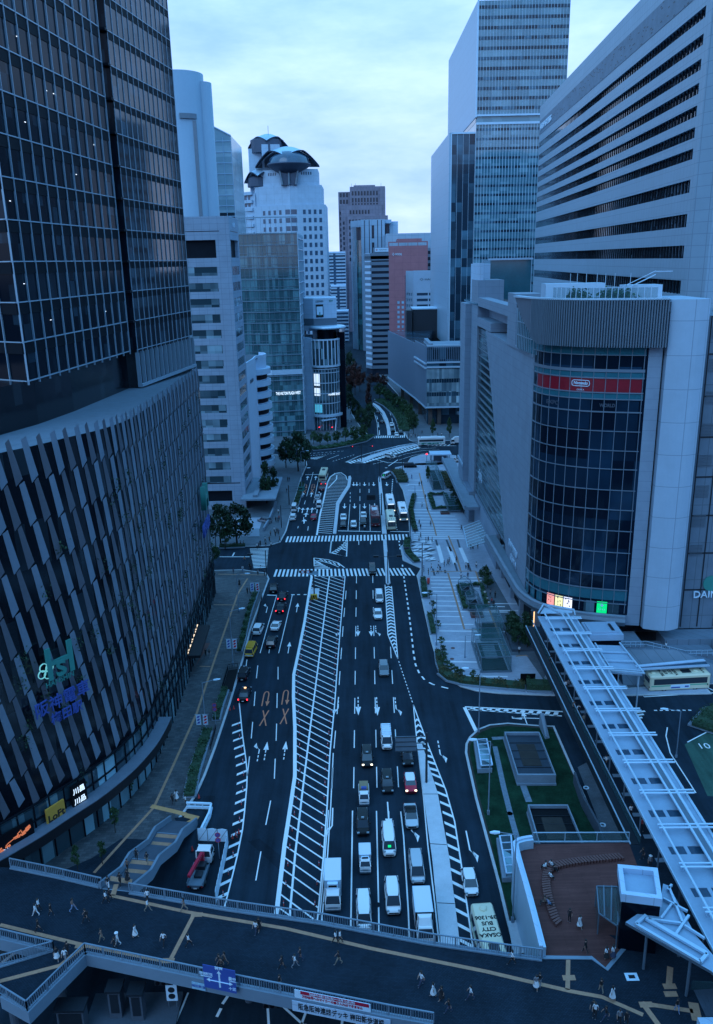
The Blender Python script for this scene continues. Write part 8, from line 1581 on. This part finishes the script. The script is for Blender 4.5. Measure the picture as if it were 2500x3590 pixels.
def fence_run(name,pl,label,h=2.0,step=1.0):
 A=Arc(pl);r=thing(name,label,'fence',(pl[0][0],pl[0][1],0));g=MB();g2=MB();n=int(A.L/step)
 for k in range(n):a,b=A.at(k*A.L/n+.04),A.at((k+1)*A.L/n-.04);dd=(b-a).normalized();nn=Vector((-dd.y,dd.x))*.04;m_=(a+b)/2;vs=[(*a,.15),(*b,.15),(*b,h),(m_.x,m_.y,h+.14),(*a,h)];g.add(vs+[(x+nn.x,y+nn.y,z)for x,y,z in vs],[(0,1,2,3,4),(9,8,7,6,5)]+[(i,i+5,(i+1)%5+5,(i+1)%5)for i in range(5)]);g2.bar((*a,.1),(*b,h),.05)
 for k in range(n+1):a=A.at(k*A.L/n);g2.bar((*a,0),(*a,h),.07)
 g.build('panels','white_paint',r);g2.build('frame','steel_grey',r)
fence_run('works_fence',P2([(695,2950),(800,2955)]),'white panel fence across the far side of the works yard');fence_run('works_fence',P2([(800,2958),(792,3010),(775,3090),(757,3175)]),'white panel fence along the road side of the works yard')
for a,b,lab in(((655,2835),(742,2838),'white plastic barrier lying across the pavement end, behind the stairs'),((742,2838),(735,2870),'white plastic barrier beside the fence, farther one'),((735,2870),(708,2925),'white plastic barrier leading to the works fence')):
 p0,p1=G(*a),G(*b);r=thing('barrier',lab,'barrier',tuple(p0));g=MB();g.bar((p0.x,p0.y,.95),(p1.x,p1.y,.95),.28,.22);g.bar((p0.x,p0.y,.3),(p1.x,p1.y,.3),.34,.3);g.build('rails','white_paint',r);g=MB();[g.bar((*p0.lerp(p1,t)[:2],.05),(*p0.lerp(p1,t)[:2],1.0),.14)for t in(.04,.35,.65,.96)];g.each('upright','white_paint',r)
c=G(815,2390,.14);g=MB();g.poly(P2([(800,2350),(834,2345),(815,2425),(778,2425)],.15),.16);structure(g.build('stair_opening','black'));railing(P2([(834,2345),(800,2348),(778,2425)]),'dark guard rail round the stair opening beside the left kerb',.15,1.0,.3,m='steel_dark',name='guard_rail',cat='guard rail');railing(P2([(757,2560),(738,2630)]),'dark guard rail between the left hedges',.15,.9,.3,m='steel_dark',name='guard_rail',cat='guard rail')
for i,pl in enumerate(([(903,2100),(855,2300)],)):railing(P2([(x+16,y)for x,y in pl[0:]]),'dark low fence between the left hedge and the kerb',.15,.8,.4,m='steel_dark',name='guard_rail',cat='guard rail')
railing(P2([(1300,1597),(1400,1572),(1462,1562)]),'thin white rail along the far striped median',.18,1.0,.5,m='white_paint',name='guard_rail',cat='guard rail')
def nearface(x,y,z):return G(x,y,z)
A0=Vector(near[::-1][0]);NA=Arc(near[::-1])
def on_near(x):
 return min((abs(PX((*NA.at(NA.L*t/300),DZ))[0]-x),NA.L*t/300)for t in range(301))[1]
def near_panel(name,x0,x1,z0,z1,m,label,cat,d=0.45):
 u0,u1=on_near(x0),on_near(x1);a,b=NA.at(u0),NA.at(u1);dd=(b-a).normalized();nn=Vector((dd.y,-dd.x));r=thing(name,label,cat,(*((a+b)/2),z0));g=MB();p=[a+nn*d,b+nn*d,b+nn*(d-.06),a+nn*(d-.06)];g.prism([tuple(v)for v in p],z0,z1);g.build('panel',m,r);return r,(a+b)/2+nn*(d+.012),dd
r,c,dd=near_panel('road_sign_board',727,838,DZ-.2,DZ+2.5,'sign_blue','large blue road sign with white arrows on the near railing of the footbridge','road sign',.7)
cc=Vector((c.x,c.y,DZ+1.1));g=MB();ex=Vector((dd.x,dd.y,0));ez=Vector((0,0,1));nn_=ex.cross(ez)*.015;g.bar(cc+ez*-.95,cc+ez*.75,.16,.03);g.bar(cc-ex*1.1-ez*.25,cc+ex*1.1-ez*.25,.16,.03)
for tip,side,back in((cc+ez*1.05,ex,-ez),(cc-ex*1.35-ez*.25,ez,ex),(cc+ex*1.35-ez*.25,ez,-ex)):g.add([tip+nn_,tip+back*.36+side*.24+nn_,tip+back*.36-side*.24+nn_],[(0,1,2)])
g.build('arrows','white_paint',r);[letters('sign_lettering',s_,sz,cc+ex*dx+ez*dz,dd.to_3d(),(0,0,1),'white_paint',r,.012,.01)for s_,sz,dx,dz in(('神戸',.42,0,1.28+-.02),('梅田新道',.34,-1.35,.35),('豊中',.38,1.3,.35),('十三',.38,1.25,-.85),('Umedashinmichi',.17,-1.35,.08),('Toyonaka',.17,1.3,.08))]
r,c,dd=near_panel('name_board',1030,1370,DZ-1.25,DZ-.05,'white_panels','long pale board with the bridge name under the near railing','name board',.36);letters('sign_lettering','阪急阪神連絡デッキ 梅田新歩道橋',.82,(c.x,c.y,DZ-.65),dd.to_3d(),(0,0,1),'steel_dark',r,.012,.012,(NA.at(on_near(1352))-NA.at(on_near(1055))).length)
r,c,dd=near_panel('event_banner',1035,1300,DZ+.2,DZ+1.15,'white_paint','white banner with a dark red band hanging on the near railing','banner',.22);g=MB();L_=(NA.at(on_near(1300))-NA.at(on_near(1035))).length;c3=Vector((c.x,c.y,DZ+.95));g.bar(c3-dd.to_3d()*L_*.42,c3+dd.to_3d()*L_*.48,.02,.38);g.build('red_band','car_red',r);letters('sign_lettering','2025年4月13日(日)〜10月13日(月)',.3,c3+Vector((dd.y,-dd.x,0))*.02,dd.to_3d(),(0,0,1),'white_paint',r,.012,.006,L_*.6);letters('sign_lettering','万博会場へのマイカーの乗り入れはできません',.34,(c.x,c.y,DZ+.5),dd.to_3d(),(0,0,1),'car_red',r,.012,.012,L_*.8)
r,c,dd=near_panel('small_plate',676,722,DZ-1.1,DZ-.3,'window_pale','small pale plate left of the blue road sign','sign',.36);letters('sign_lettering','梅田新道',.36,(c.x,c.y,DZ-.7),dd.to_3d(),(0,0,1),'sign_blue',r,.01)
for i,(x,y)in enumerate(((575,3440),(955,3520))):
 c=G(x,y,4.2);r=thing('hanging_signal',('traffic signal cluster hanging below the bridge near the upright board','traffic signal cluster hanging below the bridge by the name board')[i],'traffic signal',(c.x,c.y,4));g=MB();g.box(c.x-.9,c.x+.9,c.y-.2,c.y+.2,3.9,4.5);g.build('housing','pole_dark',r);g=MB();[g.tube((c.x-.6+.6*k,c.y-.3,4.2),(c.x-.6+.6*k,c.y+.05,4.2),.2,.18,12)for k in range(3)];g.each('hood','black',r);g=MB();g.tube((c.x,c.y,4.4),(c.x,c.y,5.4),.08);g.build('hanger','pole_dark',r)
c=G(602,3480,2.2);r=thing('upright_board','tall white notice board with round signs under the bridge edge','notice board',(c.x,c.y,0));g=MB();g.box(c.x-.55,c.x+.55,c.y-.05,c.y+.05,1.2,4.2);g.build('panel','white_paint',r);g=MB();[g.tube((c.x,c.y-.05,z),(c.x,c.y-.08,z),.34,.34,16)for z in(1.8,2.6)];g.build('round_sign','steel_dark',r);g=MB();[g.tube((c.x+s,c.y,0),(c.x+s,c.y,1.3),.05)for s in(-.4,.4)];g.each('post','steel_grey',r);letters('sign_lettering','自転車',.4,(c.x,c.y-.06,3.6),(1,0,0),(0,0,1),'steel_dark',r,.01)
c=G(1502,2048,KERB);r=thing('post_box','red post box beside the hedge at the plaza end of the crossing','post box',(c.x,c.y,KERB));g=MB();g.box(c.x-.3,c.x+.3,c.y-.25,c.y+.25,KERB+.3,KERB+1.5);g.build('box','red_plastic',r);g=MB();g.box(c.x-.2,c.x+.2,c.y-.2,c.y+.2,KERB,KERB+.3);g.build('foot','steel_dark',r)
c=G(1752,2402,KERB);r=thing('bicycle','dark bicycle parked at the hedge of the plaza corner','bicycle',(c.x,c.y,KERB))
for dx in(-.55,.55):
 g=MB();pts=[(c.x+dx+.33*math.cos(t),c.y,KERB+.34+.33*math.sin(t))for t in lin(0,2*math.pi,14)];[g.tube(p,q,.025,.025,5)for p,q in zip(pts,pts[1:])];g.build('wheel','rubber',r)
g=MB();[g.tube((c.x+a,c.y,KERB+b),(c.x+d,c.y,KERB+e),.022)for a,b,d,e in((-.55,.34,-.1,.4),(-.1,.4,.4,.85),(-.2,.85,.4,.82),(-.1,.4,-.22,.95),(.4,.95,.55,.34),(-.55,.34,-.2,.8))];g.build('frame','steel_dark',r);g=MB();g.box(c.x-.35,c.x-.1,c.y-.06,c.y+.06,KERB+.93,KERB+1.0);g.build('saddle','black',r);g=MB();g.bar((c.x+.38,c.y-.25,KERB+1.0),(c.x+.38,c.y+.25,KERB+1.0),.03);g.build('handlebar','steel_dark',r)
for i,(x,y)in enumerate(((1838,2392),(1862,2392))):
 c=G(x,y+10,KERB);g=MB();g.box(c.x-.7,c.x+.7,c.y,c.y+.12,KERB+.1,KERB+2.2);tag(g.build('dark_board','black'),('dark board standing behind the tall plaza hedge, left one','dark board standing behind the tall plaza hedge, right one')[i],'board')
for i,(x,y)in enumerate(((888,1912),(935,1905),(870,1838))):
 c=G(x,y,.15);
g=MB();c=G(890,1882,.15);r=thing('white_notice','white notice board leaning by the forecourt at the left corner','notice board',(c.x,c.y,.15));g.box(c.x-1.6,c.x+1.6,c.y,c.y+.1,.3,2.6);g.build('panel','white_paint',r);g=MB();[g.box(c.x+s-.05,c.x+s+.05,c.y+.1,c.y+.2,.15,2.4)for s in(-1.4,1.4)];g.each('leg','steel_grey',r)
g=MB();c=G(945,1790,.15);g.wallstrip(P2([(968,1770),(945,1830),(925,1865)]),.15,1.3,.5);tag(g.build('forecourt_wall','concrete'),'low pale wall between the left pavement and the forecourt','wall')
g=MB();g.box(-36,-27.5,215,232,.16,.2);structure(g.build('forecourt','plaza_stone'))
for i,(x,y)in enumerate(((1120,1512),(1165,1512))):
 c=G(x,y,.15);g=MB();g.box(c.x-.25,c.x+.25,c.y,c.y+.2,1.8,2.1);tag(g.build('red_light','lamp_red'),('small glowing red light in front of the blue glass building, left one','small glowing red light by the curved shopping building entrance')[i],'light')
c=G(1496,1622,.2);r=thing('red_beacon','pole with a glowing red light on the taxi island','light',(c.x,c.y,.2));g=MB();g.tube((c.x,c.y,.2),(c.x,c.y,3.2),.07);g.build('pole','pole_dark',r);g=MB();g.box(c.x-.3,c.x+.3,c.y-.2,c.y+.1,3.2,3.7);g.build('lamp','lamp_red',r)
for i,(x,y)in enumerate(((1320,1486),(1128,1505))):pass
for i,(x,y,m_)in enumerate(((1322,3172,'asphalt_dark'),(1588,2272,'bench_wood'),(1585,2310,'bench_wood'),(741,3025,'asphalt_dark'),(1787,2852,'steel_dark'),(1720,2610,'steel_dark'))):
 c=G(x,y,.0);z=.009 if m_=='asphalt_dark' else(.166 if x>1700 else KERB+.006);c=G(x,y,z);g=MB();g.poly([(c.x+.42*math.cos(t),c.y+.42*math.sin(t))for t in lin(0,2*math.pi,18)[:-1]],z+.004);structure(g.build('manhole_cover',m_))
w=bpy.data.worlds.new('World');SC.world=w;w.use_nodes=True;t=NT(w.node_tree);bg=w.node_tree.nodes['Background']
SUN_EL,SUN_ROT=rad(38),rad(215)
sky=t.new('ShaderNodeTexSky');sky.sky_type='NISHITA';sky.sun_disc=False;sky.sun_elevation=SUN_EL;sky.sun_rotation=SUN_ROT;sky.air_density=1.6;sky.dust_density=1.0;sky.ozone_density=3.0
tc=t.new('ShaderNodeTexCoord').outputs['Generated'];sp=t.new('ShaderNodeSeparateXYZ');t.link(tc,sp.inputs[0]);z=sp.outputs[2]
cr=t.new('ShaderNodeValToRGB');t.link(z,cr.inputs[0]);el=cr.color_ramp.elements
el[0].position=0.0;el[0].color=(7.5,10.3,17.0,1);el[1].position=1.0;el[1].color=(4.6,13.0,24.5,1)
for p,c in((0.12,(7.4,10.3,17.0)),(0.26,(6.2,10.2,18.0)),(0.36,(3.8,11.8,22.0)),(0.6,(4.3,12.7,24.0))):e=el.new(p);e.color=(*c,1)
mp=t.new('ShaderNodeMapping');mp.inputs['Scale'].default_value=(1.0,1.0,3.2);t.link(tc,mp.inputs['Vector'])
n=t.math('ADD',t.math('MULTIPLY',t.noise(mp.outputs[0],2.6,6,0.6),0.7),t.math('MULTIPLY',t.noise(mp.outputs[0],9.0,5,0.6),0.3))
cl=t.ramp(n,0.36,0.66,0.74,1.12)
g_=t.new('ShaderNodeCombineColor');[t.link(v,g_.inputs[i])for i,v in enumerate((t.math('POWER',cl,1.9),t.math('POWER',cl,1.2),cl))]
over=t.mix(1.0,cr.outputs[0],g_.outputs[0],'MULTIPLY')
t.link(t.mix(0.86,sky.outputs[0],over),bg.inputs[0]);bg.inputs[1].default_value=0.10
sd=bpy.data.lights.new('sun','SUN');so=bpy.data.objects.new('sun',sd);COL.objects.link(so);sd.energy=0.9;sd.angle=rad(40);sd.color=(0.42,0.66,1.0)
so.rotation_euler=(rad(90)-SUN_EL,0,math.pi-SUN_ROT)
v=SC.view_settings;SC.display_settings.display_device='sRGB';v.view_transform='Standard';v.look='None';v.gamma=1;v.exposure=0.0;v.use_curve_mapping=False
cy=SC.cycles;cy.max_bounces=6;cy.diffuse_bounces=3;cy.glossy_bounces=3;cy.transmission_bounces=4;cy.transparent_max_bounces=8;cy.caustics_reflective=False;cy.caustics_refractive=False
cy.use_denoising=True;cy.denoiser='OPENIMAGEDENOISE';cy.use_adaptive_sampling=True;cy.adaptive_threshold=0.01;cy.sample_clamp_indirect=4
